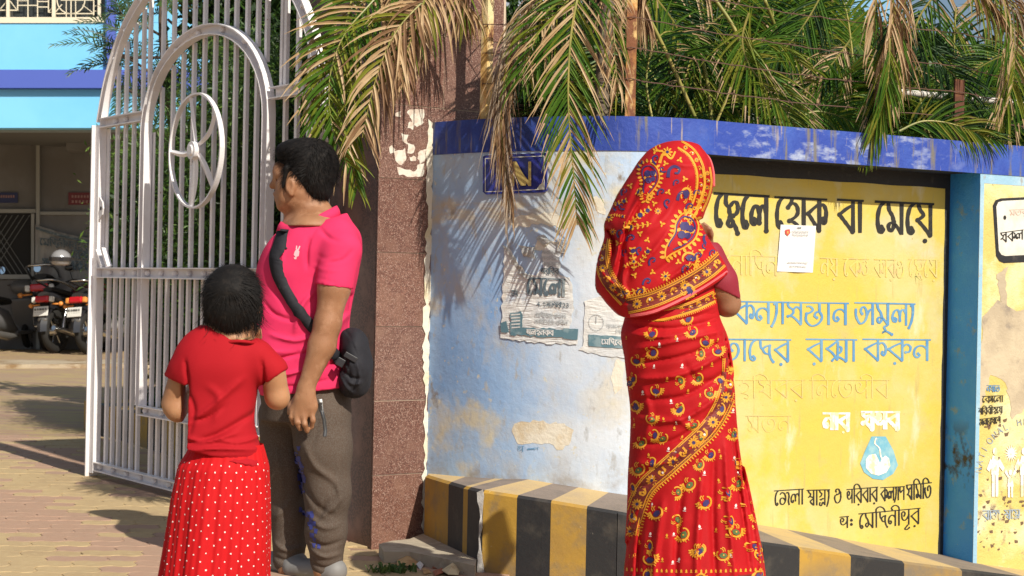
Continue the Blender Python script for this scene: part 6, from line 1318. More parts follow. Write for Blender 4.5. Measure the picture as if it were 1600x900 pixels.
# legs and feet
f.chain([wm(500, 640, -.04), wm(508, 760, -.06), wm(507, 890, -.05)], [.080, .065, .045], .03); f.chain([wm(450, 640, .10), wm(452, 760, .10), wm(452, 888, .08)], [.09, .07, .045], .03)
mbody = f
# hair
f = Fld((-1.0, 5.85, 1.38), (-.58, 6.2, 1.74), .004)
f.ell(hc+Vector((.030, 0, .018)), (.107, .092, .106), .0); f.ell(wm(495, 285, .0), (.060, .078, .075), .03); f.ell(wm(462, 238, .0), (.070, .072, .05), .03); f.ell(wm(506, 300), (.028, .06, .032), .02)
f.ell(wm(446, 238, .0), (.032, .055, .030), .02)
f.ell(wm(438, 300, -.03), (.060, .16, .055), .012, 'd'); f.ell(wm(454, 296, -.085), (.026, .026, .034), .006, 'd'); f.ell(wm(428, 268, .0), (.030, .12, .035), .01, 'd')
f.cone(wm(448, 262, -.066), wm(442, 292, -.062), .011, .005, .010); f.cut(wm(480, 312), (-.32, 0, -1)); f.rough(.0022, 90, 3); f.build('hair', HAIR, man, smooth=1)
hb_ = f.V; rs_ = np.random.RandomState(4); cen = np.array(hc+Vector((.02, 0, -.02)))
def roots_m(r):
    p = hb_[rs_.randint(len(hb_))]; n = p-cen; n /= np.linalg.norm(n); n = Vector(n); 
    if p[2] < 1.49: d = Vector((.15, 0, -1))
    else: d = Vector((-.55*(1 if p[0] < hc.x+.03 else -.3), 0, -.4))+n*.35
    d = (d-n*d.dot(n)*.75+Vector((r.uniform(-.3, .3), r.uniform(-.3, .3), r.uniform(-.2, .2)))).normalized(); return Vector(p)-n*.003, d, n
strands('hair_strands', man, HAIR, roots_m, 9000, .030, .0014, 1, .2, .5)
# shirt
PINK = mk('pink_pique', (.70, .038, .125), [((.64, .030, .11), 5, .45, .7)], spec=.15, rough=.85, bump=.0007, bscale=420)
f = Fld((-1.05, 5.62, .60), (-.40, 6.40, 1.46), .0055); f2 = Fld((-1.05, 5.62, .60), (-.40, 6.40, 1.46), .0055)
f.stack([(.70, -.765, 6.03, .178, .185), (.78, -.775, 6.03, .187, .180), (.90, -.80, 6.03, .190, .178), (.98, -.808, 6.02, .192, .176), (1.08, -.79, 6.03, .190, .185), (1.18, -.775, 6.04, .190, .195), (1.26, -.752, 6.045, .178, .198), (1.32, -.735, 6.045, .150, .17), (1.365, -.728, 6.04, .110, .11), (1.40, -.722, 6.04, .085, .085)], .02, p=2.3)
f.ell(wm(432, 545, -.02), (.085, .13, .15), .06); f.ell(wm(445, 420, -.03), (.075, .13, .12), .05)
f.cone(wm(527, 368, -.09), wm(533, 392, -.14), .065, .072, .05); f.cone(wm(470, 385, .12), wm(455, 440, .18), .065, .065, .03)
f2.cone(wm(533, 392, -.145), wm(519, 462, -.195), .074, .070, .02); f2.cut(wm(518, 446), (-.12, 0, -1)); f2.cone(wm(523, 440, -.180), wm(516, 484, -.212), .056, .056, .003, 'd')
hh = np.maximum(.014-np.abs(f.f-f2.f), 0)/.014; f.f = np.minimum(f.f, f2.f)-hh*hh*.014*.25
Q_ = lambda *p: [tuple(wm(a, b)) for a, b in p]; fr_ = (5.5, 6.02)
for P_, am, sg_ in ((((492, 372), (488, 395), (489, 420)), -.005, .010), (((500, 455), (480, 480), (470, 520)), .006, .012), (((548, 455), (548, 490), (545, 520)), -.006, .010), (((410, 560), (450, 556), (500, 545)), -.005, .008), (((412, 580), (455, 582), (510, 566)), .006, .008), (((414, 596), (460, 600), (530, 588)), -.004, .007), (((430, 520), (470, 530), (510, 520)), .005, .010),
                    (((440, 400), (452, 440), (470, 480)), .004, .010), (((520, 560), (500, 590), (480, 606)), .006, .009), (((560, 392), (545, 408), (522, 412)), -.003, .008), (((455, 372), (452, 400), (446, 430)), .003, .008), (((500, 350), (520, 372), (540, 380)), -.003, .010), (((420, 470), (440, 490), (470, 500)), -.004, .010), (((560, 480), (540, 500), (520, 540)), .006, .010), (((545, 540), (530, 560), (505, 580)), -.006, .009)):
    f.fold(crom(Q_(*P_), 5), am*2.4, sg_*.75, fr_)
for P_, am, sg_ in ((((516, 343), (500, 362), (491, 388), (489, 425)), -.0035, .004), (((489, 434), (518, 437), (549, 449)), -.0022, .003), (((412, 604), (460, 606), (538, 592)), -.002, .003), (((505, 400), (520, 405), (540, 398)), -.003, .006), (((498, 415), (515, 422), (545, 425)), .003, .006), (((425, 440), (450, 470), (462, 500)), -.004, .007), (((408, 530), (430, 545), (470, 548)), .005, .006), (((470, 560), (490, 540), (505, 520)), .005, .006)):
    f.fold(crom(Q_(*P_), 5), am, sg_, fr_)
# neckline and hem
f.cone(wm(474, 318, 0), wm(480, 340, .0), .060, .066, .006, 'd'); f.cone(wm(500, 312, 0), wm(502, 330, .0), .056, .060, .006, 'd')
f.cut(wm(450, 613), (.13, 0, -1)); f.cut(wm(483, 350, -.06), (-.30, -.10, 1)); f.rough(.0022, 34, 8)
fshirt = f; shirt = f.build('shirt', PINK, man, smooth=1); bvS = bvh_of(shirt)
m = MB(); ring = [wm(x, y, dy) for x, y, dy in ((440, 352, -.02), (450, 357, -.075), (468, 355, -.098), (487, 347, -.102), (505, 337, -.082), (521, 329, -.035), (524, 327, .03), (508, 334, .09), (470, 350, .10), (446, 352, .05))]
cp = crom(ring, 6, True); n = len(cp); c_ = sum(cp, Vector())/n; R_ = []
for i, p in enumerate(cp+[cp[0]]):
    o_ = (p-c_); o_.z = 0; o_.normalize(); R_.append([p+o_*.020+Vector((0, 0, -.026)), p+o_*.014+Vector((0, 0, -.002)), p+o_*.004+Vector((0, 0, .014)), p-o_*.004+Vector((0, 0, .012)), p-o_*.002+Vector((0, 0, -.03))])
m.loft(R_, cap=False); m.build('collar', PINK, man, smooth=True)
m = MB(); vs, fs = subdiv_poly([[(441, 353), (450, 356), (453, 392), (444, 390)]], 6); P = [hit_px(bvS, *v) for v in vs]
if all(p[0] for p in P): m.add([p[0]+p[1]*.002 for p in P], fs); m.build('placket', PINK, man)
m = MB()
for y in (388, ): 
    h, n = hit_px(bvS, 447, y)
    if h: m.sphere(h+n*.003, .005, 8, 6)
m.build('button', c_blk, man, smooth=True)
m = MB(); E_ = [[(461, 392), (465, 389), (468, 393), (467, 400), (462, 402), (459, 398)], [(465, 390), (468, 384), (469.5, 385), (467, 391)], [(462, 390), (463, 384), (464.5, 384), (464.5, 390)], [(459, 402), (464, 402), (463, 405), (460, 405)]]
for P_ in E_: cloth_print(m, bvS, P_, 0, .0015, 5)
m.build('chest_emblem', mk('emblem_thread', (.80, .45, .50), rough=.6), man)
# pants
PANT = mk('track_pants', (.098, .070, .054), [((.080, .058, .046), 5, .45, .7), ((.115, .095, .08), 220, .45, .6)], spec=.15, rough=.85, bump=.0006, bscale=400)
PANTD = PANT
f = Fld((-1.08, 5.72, .02), (-.52, 6.42, .80), .0055)
f.stack([(.60, -.775, 6.03, .165, .155), (.70, -.775, 6.03, .170, .165), (.79, -.775, 6.03, .165, .165)], .03)
f.chain([wm(500, 650, -.05), wm(504, 700, -.06), wm(512, 770, -.06), wm(510, 830, -.05), wm(511, 876, -.045)], [.115, .106, .084, .075, .060], .03, sy=1.05)
f.cone(wm(511, 876, -.045), wm(511, 895, -.045), .060, .046, .01)
f.chain([wm(448, 650, .10), wm(446, 720, .10), wm(452, 800, .11), wm(451, 874, .10)], [.11, .092, .074, .062], .03, sy=1.05); f.cone(wm(451, 874, .10), wm(452, 893, .10), .060, .045, .01)
f.stack([(.70, -.775, 6.03, .162, .155), (.80, -.785, 6.03, .160, .155), (.90, -.79, 6.03, .150, .145)], .03); f.cut(wm(500, 590), (0, 0, 1)); f.cut(wm(480, 897), (0, 0, -1))
for P_, am, sg_ in ((((482, 680), (500, 720), (530, 745), (540, 770)), .010, .012), (((474, 690), (478, 740), (500, 780), (530, 800)), -.009, .011), (((480, 790), (510, 815), (536, 812)), .010, .010), (((486, 830), (510, 845), (538, 838)), -.010, .009), (((488, 850), (512, 862), (537, 858)), .011, .009), (((490, 872), (512, 880), (536, 874)), -.009, .007), (((540, 700), (535, 740), (542, 790)), .006, .010), (((500, 630), (505, 660), (496, 690)), -.004, .008),
                    (((424, 850), (445, 862), (475, 858)), .010, .009), (((424, 872), (448, 880), (475, 876)), -.009, .008), (((430, 700), (440, 760), (430, 820)), .006, .012), (((470, 640), (466, 700), (472, 760)), -.010, .012), (((520, 770), (505, 800), (488, 815)), -.008, .009), (((540, 770), (528, 786), (508, 800)), .009, .009), (((455, 780), (440, 800), (425, 812)), .007, .010)):
    f.fold(crom(Q_(*P_), 5), am, sg_, (5.6, 6.03) if P_[0][0] > 476 else None)
f.rough(.0035, 26, 9, .7); fp = f; pants = f.build('pants', PANT, man, smooth=1)
cz0, cx0 = wm(518, 446).z, wm(518, 446).x
mbody.inside(fshirt, .009, lambda X, Y, Z: ((Y > 5.875) & (Z > .80) & (Z < 1.335)) | ((X < wm(474, 0).x) & (Z > .80) & (Z < 1.32)) | ((Z > cz0-(X-cx0)*.12+.012) & (Z < 1.335)))
mbody.inside(fp, .009, lambda X, Y, Z: ((Y > 5.845) & (Z < .80) & (Z > .05)) | ((Z < .56) & (Z > .05)))
mbody.build('body', SKIN, man, smooth=2); bvP = bvh_of(pants)
m = MB(); zp = [(x, y) for x, y in ((499, 624), (501, 640), (505, 655), (507, 672), (506, 682))]
for o_, mi_ in ((0, 0), (3.2, 0)): cloth_print(m, bvP, [(x+o_-1.0, y) for x, y in zp]+[(x+o_+.7, y) for x, y in reversed(zp)], 0, .003, 5)
cloth_print(m, bvP, [(x+.8, y) for x, y in zp]+[(x+2.6, y) for x, y in reversed(zp)], 1, .002, 5)
h, n = hit_px(bvP, 501, 636)
if h: m.box(h+n*.005, (.010, .005, .032), None, 1)
m.build('pocket_zip', [c_blk, kmat('zip_metal', (.12, .12, .12), .4, .8)], man)
m = MB(); r = random.Random(3)
for (x0, y0, x1, y1, k) in ((464, 700, 474, 770, 26), (470, 792, 480, 806, 8), (484, 800, 496, 860, 14)):
    for _ in range(k): t = r.random(); x = x0+(x1-x0)*t+r.uniform(-4, 4); y = y0+(y1-y0)*t; cloth_print(m, bvP, jag([(x-3, y-4), (x+3, y-3), (x+2.4, y+4), (x-2.4, y+3)], 3, 1, _), 0, .0015, 6)
m.build('leg_print', mk('print_blue', (.035, .045, .22), rough=.7), man)
# shoes
f = Fld((-1.2, 5.7, -.01), (-.55, 6.45, .12), .005)
for x, y, dy, hd_ in ((451, 897, .10, -.5), (511, 899, -.045, -.5)):
    a = wm(x, 893, dy); a.z = .05; b = a+Vector((-.10, .06, 0)); f.cone(a+Vector((.03, -.02, -.005)), b+Vector((-.04, .03, -.015)), .048, .036, .03); f.cone(a, a+Vector((0, 0, .04)), .045, .042, .02)
f.cut((0, 0, .004), (0, 0, -1)); f.build('shoes', mk('shoe_grey', (.20, .195, .19), rough=.6), man)
# bag and strap
BAG = mk('bag_nylon', (.020, .020, .026), [((.035, .035, .042), 12, .5, .7)], rough=.75, spec=.25, bump=.003, bscale=30)
bag = thing('shoulder_bag', wm(552, 565, -.1), 'black nylon shoulder bag resting on the back of the man in pink', 'bag')
f = Fld((-.72, 5.72, .62), (-.46, 6.06, 1.02), .0045)
f.ell(wm(556, 566, -.10), (.052, .085, .125), .02); f.ell(wm(560, 582, -.10), (.048, .08, .085), .03); f.ell(wm(548, 600, -.10), (.045, .07, .045), .03); f.cone(wm(545, 525, -.09), wm(556, 555, -.10), .030, .045, .03)
for P_, am, sg_ in ((((540, 570), (555, 585), (574, 588)), -.008, .006), (((536, 580), (548, 600), (560, 612)), .006, .006), (((545, 545), (552, 570), (556, 590)), -.005, .005), (((564, 560), (570, 585), (566, 605)), .006, .006), (((550, 590), (560, 596), (572, 594)), .006, .005), (((548, 520), (562, 540), (570, 570)), .005, .005)): f.fold(crom(Q_(*P_), 5), am, sg_)
f.fold(crom(Q_((541, 512), (556, 530), (568, 560), (573, 592)), 5), -.006, .004); f.fold(crom(Q_((534, 592), (548, 580), (556, 560)), 5), .007, .004); f.fold(crom(Q_((550, 620), (560, 600), (566, 575)), 5), -.007, .004); f.rough(.004, 70, 2); f.build('pouch', BAG, bag, smooth=1)
m = MB(); m.box(wm(548, 558, -.19), (.05, .012, .02), Matrix.Rotation(.5, 3, 'Y')); m.box(wm(532, 566, -.19), (.03, .012, .03), Matrix.Rotation(.5, 3, 'Y')); m.build('buckle', kmat('buckle_plastic', (.03, .03, .035), .35), bag, bevel=.002)
def strap_on(bv, pts, w, off, fall):
    m = MB(); C = [(v.x, v.y) for v in crom([(a, b, 0) for a, b in pts], 6)]; vs = []
    for i, (x, y) in enumerate(C):
        a, b = C[max(0, i-1)], C[min(len(C)-1, i+1)]; dx, dy = b[0]-a[0], b[1]-a[1]; l = math.hypot(dx, dy); nx, ny = -dy/l*w/2, dx/l*w/2
        for sg_ in (1, -1):
            h, n = hit_px(bv, x+nx*sg_, y+ny*sg_); vs.append(h+n*off if h else W(x+nx*sg_, y+ny*sg_, fall))
    k = len(C); m.add(vs, [(2*i, 2*i+1, 2*i+3, 2*i+2) for i in range(k-1)]); return m
m = strap_on(bvS, [(446, 360), (438, 385), (432, 405), (436, 430), (448, 455), (466, 484), (488, 512), (506, 535), (525, 560), (540, 572)], 16, .012, 5.86); s_ = m.build('strap', BAG, bag, smooth=True); sm_ = s_.modifiers.new('thick', 'SOLIDIFY'); sm_.thickness = .002
# ================================================================== THE GIRL
YG = 4.6
def wg(px, py, dy=0.): return W(px, py, YG+dy)
girl = thing('person', GZ(345, 1040, 0)+Vector((0, 0, 0)), 'little girl seen from behind in a red tee and red skirt with white dots', 'person')
ORG[girl.name] = Vector(girl.location)
f = Fld((-1.12, 4.25, 0), (-.62, 4.95, 1.2), .005)
gh = wg(365, 466)
f.ell(gh, (.072, .082, .088), .02); f.ell(wg(368, 492, .03), (.055, .06, .05), .03); f.cone(wg(372, 500, .01), wg(370, 545, .0), .042, .046, .02)
f.ell(wg(370, 505, .07), (.02, .02, .02), .02); f.ell(wg(372, 480, .105), (.010, .014, .014), .01)
f.ell(wg(403, 484, .0), (.010, .016, .020), .006)
f.stack([(.55, -.85, 4.62, .09, .075), (.62, -.85, 4.62, .09, .07), (.75, -.85, 4.62, .09, .07), (.88, -.85, 4.61, .105, .07), (.95, -.845, 4.61, .10, .07), (1.0, -.845, 4.61, .05, .05)], .03)
# left arm: upper arm down, forearm forward to the face
f.chain([wg(290, 575, .0), wg(272, 630, .03)], [.040, .037], .02); f.cone(wg(278, 640, .02), wg(300, 618, .16), .038, .026, .015); f.cone(wg(300, 618, .16), wg(330, 560, .20), .026, .020, .015)
f.chain([wg(425, 575, .0), wg(433, 620, .03)], [.038, .035], .02); f.cone(wg(434, 622, .02), wg(420, 580, .14), .033, .024, .015); f.cone(wg(420, 580, .14), wg(401, 538, .08), .024, .017, .015)
f.ell(wg(399, 530, .06), (.020, .014, .020), .01)
for i, (x0, y0, x1, y1) in enumerate(((391, 530, 389, 515), (396, 527, 395, 511), (401, 526, 401, 510), (406, 527, 407, 514))): f.chain([wg(x0, y0, .055), wg((x0+x1)/2-1, (y0+y1)/2, .045), wg(x1-1, y1, .04)], [.0075, .007, .006], .004)
f.cone(wg(386, 530, .11), wg(380, 516, .09), .008, .006, .005)
f.ell(wg(330, 552, .20), (.022, .014, .024), .01)
for i in range(4): f.cone(wg(322+i*5, 545, .2), wg(323+i*5, 530, .19), .007, .006, .004)
for x in (318, 368): f.chain([wg(x+8, 800, .02), wg(x+6, 900, .02), wg(x+4, 1020, .03)], [.065, .05, .032], .02); f.cone(wg(x+4, 1036, .03), wg(x+2, 1046, .14), .028, .02, .02)
gbody = f
f = Fld((-1.05, 4.4, .9), (-.66, 4.82, 1.2), .004)
f.ell(gh+Vector((-.002, -.01, .012)), (.080, .090, .084), .0); f.ell(wg(360, 486, -.02), (.070, .070, .058), .03); f.ell(wg(368, 428, -.01), (.045, .05, .02), .02); f.ell(wg(338, 505, .0), (.022, .03, .03), .02); f.ell(wg(398, 484, .02), (.018, .03, .032), .02); f.cone(wg(335, 500, .0), wg(330, 518, .01), .03, .014, .02); f.cone(wg(358, 500, -.03), wg(360, 528, -.02), .040, .018, .02); f.cone(wg(395, 480, .02), wg(404, 498, .02), .022, .008, .015)
f.ell(wg(372, 478, .12), (.055, .045, .06), .01, 'd'); f.ell(wg(390, 522, -.02), (.022, .1, .026), .012, 'd'); f.ell(wg(368, 530, -.05), (.036, .08, .024), .010, 'd');
f.rough(.004, 80, 5); f.build('hair', HAIR, girl, smooth=1); gb = f.V; rg_ = np.random.RandomState(6); whorl = wg(356, 452, -.09)
def roots_g(r):
    p = Vector(gb[rg_.randint(len(gb))]); n = (p-gh).normalized(); d = (p-whorl); d = (d-n*d.dot(n)); d = d.normalized() if d.length > 1e-4 else Vector((0, 0, -1)); d = (d+Vector((r.uniform(-.2, .2), r.uniform(-.2, .2), -.5+r.uniform(-.2, .2)))); d = (d-n*d.dot(n)*.85).normalized(); return p-n*.003, d, n
strands('hair_strands', girl, HAIR, roots_g, 8000, .05, .0014, 2, .35, .28, 6)
def roots_w(r):
    s_ = r.choice([(407, 488), (402, 500), (322, 500), (326, 515), (404, 470), (404, 480), (326, 470), (322, 490), (400, 490), (385, 500), (350, 520), (335, 512), (372, 515)]); p = wg(s_[0]+r.uniform(-5, 5), s_[1]+r.uniform(-8, 8), r.uniform(-.05, .03)); return p, Vector((r.uniform(-.3, .3), 0, -1)), Vector((0, -1, 0))
strands('loose_locks', girl, HAIR, roots_w, 420, .06, .0013, 3, .2, 1.4, 8)
REDT = mk('red_cotton', (.38, .010, .017), [((.34, .008, .015), 4, .45, .7)], spec=.15, rough=.8, bump=.0005, bscale=420)
f = Fld((-1.12, 4.36, .50), (-.62, 4.85, 1.02), .005)
f.stack([(.515, -.838, 4.62, .150, .125), (.60, -.842, 4.62, .134, .112), (.655, -.848, 4.62, .119, .096), (.70, -.855, 4.62, .115, .088), (.80, -.855, 4.62, .118, .088), (.89, -.852, 4.61, .124, .088), (.94, -.85, 4.61, .115, .078), (.975, -.848, 4.61, .085, .062), (.995, -.845, 4.61, .055, .05)], .02, p=2.4)
f.cone(wg(318, 555, .0), wg(293, 580, .01), .048, .050, .03); f.cone(wg(293, 578, .01), wg(277, 600, .02), .050, .047, .01); f.cone(wg(402, 555, .0), wg(426, 580, .01), .046, .046, .03); f.cone(wg(424, 578, .01), wg(432, 594, .01), .044, .042, .01)
f.cone(wg(290, 580, .01), wg(270, 634, .03), .038, .050, .003, 'd') if False else None
a = wg(282, 596); w_ = f.win((-1.12, 4.3, .6), (a.x+.035, 4.9, .95)); sl, X, Y, Z = w_; cz = a.z-(X-a.x)*.35; f.f[sl] = np.where(X < wg(299, 600).x, np.maximum(f.f[sl], cz-Z), f.f[sl])
b = wg(428, 592); w_ = f.win((b.x-.03, 4.3, .6), (-.62, 4.9, .95)); sl, X, Y, Z = w_; cz = b.z+(X-b.x)*.75; f.f[sl] = np.where(X > wg(416, 600).x, np.maximum(f.f[sl], cz-Z), f.f[sl])
f.cone(wg(370, 500, .01), wg(371, 524, .0), .046, .050, .006, 'd')
QG = lambda *p: [tuple(wg(a, b)) for a, b in p]; fr_ = (4.2, 4.62)
for P_, am, sg_ in ((((300, 660), (340, 630), (385, 590)), .005, .010), (((298, 690), (345, 676), (405, 640)), -.005, .009), (((296, 700), (350, 696), (410, 700)), .006, .008), (((298, 712), (350, 712), (412, 712)), -.005, .007), (((296, 680), (330, 686), (380, 672)), .005, .007), (((300, 610), (310, 640), (300, 680)), -.004, .008), (((415, 600), (405, 630), (412, 660)), -.004, .008), (((296, 560), (300, 590), (300, 620)), -.006, .006), (((412, 560), (414, 590), (412, 615)), -.006, .006),
                    (((330, 600), (350, 620), (340, 660)), .003, .012), (((300, 655), (330, 650), (360, 630)), -.004, .007), (((350, 684), (380, 688), (412, 680)), .004, .006)): f.fold(crom(QG(*P_), 5), am*2.2, sg_*.85, fr_)
f.cut(wg(300, 699), (-.24, 0, -1)); f.rough(.002, 34, 4); f.build('tee_shirt', REDT, girl, smooth=1)
ax_, az_ = wg(282, 596).x, wg(282, 596).z; bx_, bz_ = wg(428, 592).x, wg(428, 592).z
gbody.inside(f, .008, lambda X, Y, Z: (Z < .955) & (Z > .50) & (((X > wg(297, 0).x) & (X < wg(416, 0).x) & (Y < 4.75)) | ((X <= wg(300, 0).x) & (Z > az_-(X-ax_)*.35+.008)) | ((X >= wg(414, 0).x) & (Z > bz_+(X-bx_)*.75+.008))))
gbody.build('body', SKIN2, girl, smooth=2)
m = MB(); nk = [wg(338, 540, -.02), wg(352, 536, -.05), wg(372, 533, -.06), (wg(392, 535, -.045)), wg(402, 538, .0)]; m.tube(crom(nk, 5), .005, 6); m.build('neckline', REDT, girl, smooth=True)
m = MB(); nk = [wg(340, 527, -.0), wg(350, 530, -.035), wg(365, 531, -.048), wg(380, 530, -.045), wg(392, 527, -.02)]; m.tube(crom(nk, 5), .003, 6); m.build('necklace', kmat('old_gold', (.35, .25, .12), .4, .6), girl, smooth=True)
SKR = mk('red_skirt_cotton', (.52, .009, .012), [((.46, .008, .01), 5, .45, .7)], spec=.15, rough=.7, bump=.0004, bscale=300, trans=.0)
def skirt(name, parent, mat, rows, pleats, depth, seed, nth=260, nz=90, drift=.12):
    """gathered cloth tube: rows (z, cx, cy, rx, ry)"""
    r = np.random.RandomState(seed); rows = sorted(rows, reverse=True); zz = np.linspace(rows[0][0], rows[-1][0], nz); zr = np.array([q[0] for q in rows])[::-1]; th = np.linspace(0, 2*math.pi, nth, endpoint=False)
    g = lambda j, z: np.interp(z, zr, np.array([q[j] for q in rows])[::-1]); ph = r.rand(6)*6.28; V = []
    for i, z in enumerate(zz):
        t = i/(nz-1); tt = th+drift*np.sin(th*2+ph[0])*t; fd = 0
        for k, (q, a) in enumerate(pleats): fd = fd+a*np.sin(q*tt+ph[k % 6]+.9*np.sin(2.1*t+k))*(.35+.65*(t if k < 2 else 1-.5*t))
        fd = np.sign(fd)*np.abs(fd)**.85; rr = 1+depth*fd*(.35+.9*t); V.append(np.stack([g(1, z)+g(3, z)*rr*np.cos(th), g(2, z)+g(4, z)*rr*np.sin(th), np.full(nth, z)+.004*np.sin(9*th)*t], 1))
    V = np.concatenate(V); Q = np.array([(i*nth+j, (i+1)*nth+j, (i+1)*nth+(j+1) % nth, i*nth+(j+1) % nth) for i in range(nz-1) for j in range(nth)])
    o = qmesh(name, V, Q, mat, parent); return o
sk = skirt('skirt', girl, SKR, [(wg(345, 694).z, wg(353, 704).x, 4.62, .104, .082), (wg(345, 708).z, wg(352, 704).x, 4.62, .114, .093), (wg(345, 730).z, wg(348, 730).x, 4.62, .131, .12), (wg(345, 780).z, wg(344, 780).x, 4.62, .142, .135), (wg(345, 840).z, wg(340, 840).x, 4.62, .150, .145), (wg(345, 900).z, wg(335, 900).x, 4.62, .157, .155), (.13, wg(333, 900).x, 4.62, .168, .17)], [(5, .7), (9, .55), (19, .30), (41, .16)], .058, 3, 420, 100)
bvK = bvh_of(sk); m = MB(); r = random.Random(5); c_ = (wg(342, 780).x, 4.62); Rr = .155; j = 0; z = wg(345, 722).z
while z > .16:
    for i in range(27):
        a = 2*math.pi*Rr*(i+(.5 if j % 2 else 0))/27+r.uniform(-.003, .003); zc = z+r.uniform(-.003, .003)
        k = .0024*r.uniform(.8, 1.15)
        cloth_print(m, bvK, [(a+k*math.cos(t*1.047), zc+k*math.sin(t*1.047)) for t in range(6)], 0, .0012, 1, (c_, Rr))
    z -= .0205; j += 1
m.build('skirt_dots', mk('dot_white', (.82, .74, .70), rough=.7), girl)['kind'] = 'stuff'
# ================================================================== THE WOMAN IN THE RED SAREE
YW = 5.0
def ww(px, py, dy=0.): return W(px, py, YW+dy)
C_red = (.43, .009, .013)
SAR = mk('saree_red', C_red, spec=.15, layers=[((.37, .007, .010), 4, .45, .7), ((.47, .012, .016), 12, .5, .65)], rough=.62, bump=.0005, bscale=350)
P_y = mk('print_yellow', (.72, .33, .02), rough=.65); P_p = mk('print_purple', (.035, .022, .12), rough=.65); P_b = mk('print_maroon', (.20, .018, .012), [((.13, .012, .01), 30, .45, .6)], rough=.65); P_w = mk('print_white', (.80, .72, .68), rough=.65); P_g = mk('print_green', (.08, .13, .04), rough=.65); P_k = mk('edge_pink', (.80, .13, .15), rough=.65)
PM = [P_y, P_p, P_b, P_w, P_g, P_k]
ws = ww(1085, 940); woman = thing('person', (ws.x, YW, -.08), 'woman with her head covered, wearing a red saree printed in yellow and purple', 'person')
# ---- lower saree
f = Fld((.20, 4.70, .0), (.92, 5.34, 1.10), .0055)
out = [(478, 985, 1118), (500, 980, 1124), (520, 975, 1132), (560, 980, 1140), (600, 984, 1146), (640, 988, 1150), (700, 987, 1158), (740, 985, 1165), (800, 984, 1177), (850, 981, 1187), (900, 976, 1194), (940, 974, 1198), (1010, 974, 1202)]
secs = []
for y, a, b in out:
    xa, xb = ww(a, y).x, ww(b, y).x; secs.append((ww(1080, y).z, (xa+xb)/2, YW+.0, (xb-xa)/2, (xb-xa)/2*(.86 if y < 600 else .82)))
f.stack(secs, .02, p=2.2)
QW = lambda *p: [tuple(ww(a, b)) for a, b in p]
# the wrapped upper layer lies proud of the lower one above the diagonal border
dl = crom([Vector(tuple(ww(a, b))) for a, b in ((1150, 540), (1146, 580), (1128, 640), (1096, 690), (1060, 724), (1020, 760), (992, 800), (978, 850))], 6)
sl, X, Y, Z = f.win((.20, 4.6, .0), (.92, 5.0, 1.10)); xl = np.array([p.x for p in dl])[::-1]; zl = np.array([p.z for p in dl])[::-1]
zb = np.interp(X.ravel(), xl, zl, left=zl[0], right=zl[-1]).reshape(-1, 1, 1); f.f[sl] -= (.0065/(1+np.exp(-(Z-zb)/.0035))*(X < xl[-1]+.02)).astype(np.float32)
for P_, am, sg_ in ((((985, 545), (1050, 530), (1125, 515)), .006, .009), (((985, 565), (1050, 556), (1130, 530)), -.006, .009), (((990, 590), (1060, 580), (1135, 545)), .007, .010), (((990, 620), (1060, 615), (1140, 570)), -.006, .011), (((992, 650), (1060, 648), (1135, 600)), .007, .011), (((995, 690), (1050, 680), (1120, 630)), -.006, .010), (((990, 720), (1040, 712), (1100, 665)), .006, .011), (((990, 760), (1025, 740), (1060, 705)), -.005, .009),
                    (((1128, 520), (1136, 560), (1140, 600)), -.006, .008), (((1110, 510), (1124, 560), (1130, 610)), .004, .008), (((1140, 660), (1150, 760), (1165, 900)), -.009, .010), (((1125, 680), (1128, 780), (1140, 920)), .008, .011), (((1108, 700), (1105, 800), (1108, 930)), -.009, .012), (((1090, 720), (1080, 820), (1076, 930)), .008, .012), (((1060, 740), (1050, 830), (1045, 930)), -.008, .012), (((1030, 770), (1018, 850), (1012, 930)), .008, .012), (((1160, 720), (1176, 820), (1184, 930)), .006, .009), (((1000, 800), (994, 860), (990, 930)), -.007, .009), (((1150, 620), (1156, 700), (1160, 760)), -.006, .007),
                    (((982, 505), (1040, 512), (1120, 498)), -.006, .008), (((980, 520), (1030, 524), (1100, 512)), .005, .007), (((1000, 600), (1010, 640), (1005, 680)), .004, .012), (((1060, 560), (1080, 590), (1110, 590)), -.004, .010), (((1040, 640), (1070, 660), (1100, 650)), .004, .010)):
    f.fold(crom(QW(*P_), 5), am*1.9, sg_*.8, (4.6, 5.0))
f.rough(.0025, 26, 12, .5); f.cut(ww(1085, 1010), (0, 0, -1)); f.rough(.003, 60, 14, .15)
skirt_w = f.build('saree_skirt', SAR, woman, smooth=1); bvL = bvh_of(skirt_w)
# ---- veil and shoulder drape
f = Fld((.18, 4.70, .98), (.76, 5.30, 1.62), .005)
vo = [(219, 1050, 1072), (223, 1036, 1088), (232, 1018, 1099), (246, 1004, 1109), (270, 987, 1115), (300, 968, 1113), (330, 954, 1103), (352, 945, 1098), (372, 944, 1108), (400, 935, 1127), (425, 930, 1138), (455, 932, 1128), (485, 950, 1118), (515, 970, 1112)]
secs = []
for i, (y, a, b) in enumerate(vo):
    xa, xb = ww(a, y).x, ww(b, y).x; rx = (xb-xa)/2; ry = min(.135, rx*1.05) if y < 340 else .135+.02*min(1, (y-340)/60); cy = YW+(.015 if y < 340 else 0); secs.append((ww(1050, y).z, (xa+xb)/2, cy, rx, ry))
f.stack(secs, .02, p=2.1)
hem = crom([Vector(tuple(ww(a, b))) for a, b in ((900, 450), (932, 456), (952, 478), (975, 496), (1010, 492), (1060, 472), (1100, 450), (1140, 424), (1170, 405))], 5)
sl, X, Y, Z = f.win((.1, 4.6, .9), (.9, 5.4, 1.7)); zh = np.interp(X.ravel(), [p.x for p in hem], [p.z for p in hem]).reshape(-1, 1, 1); f.f[sl] = np.maximum(f.f[sl], (zh-Z).astype(np.float32)*.8)
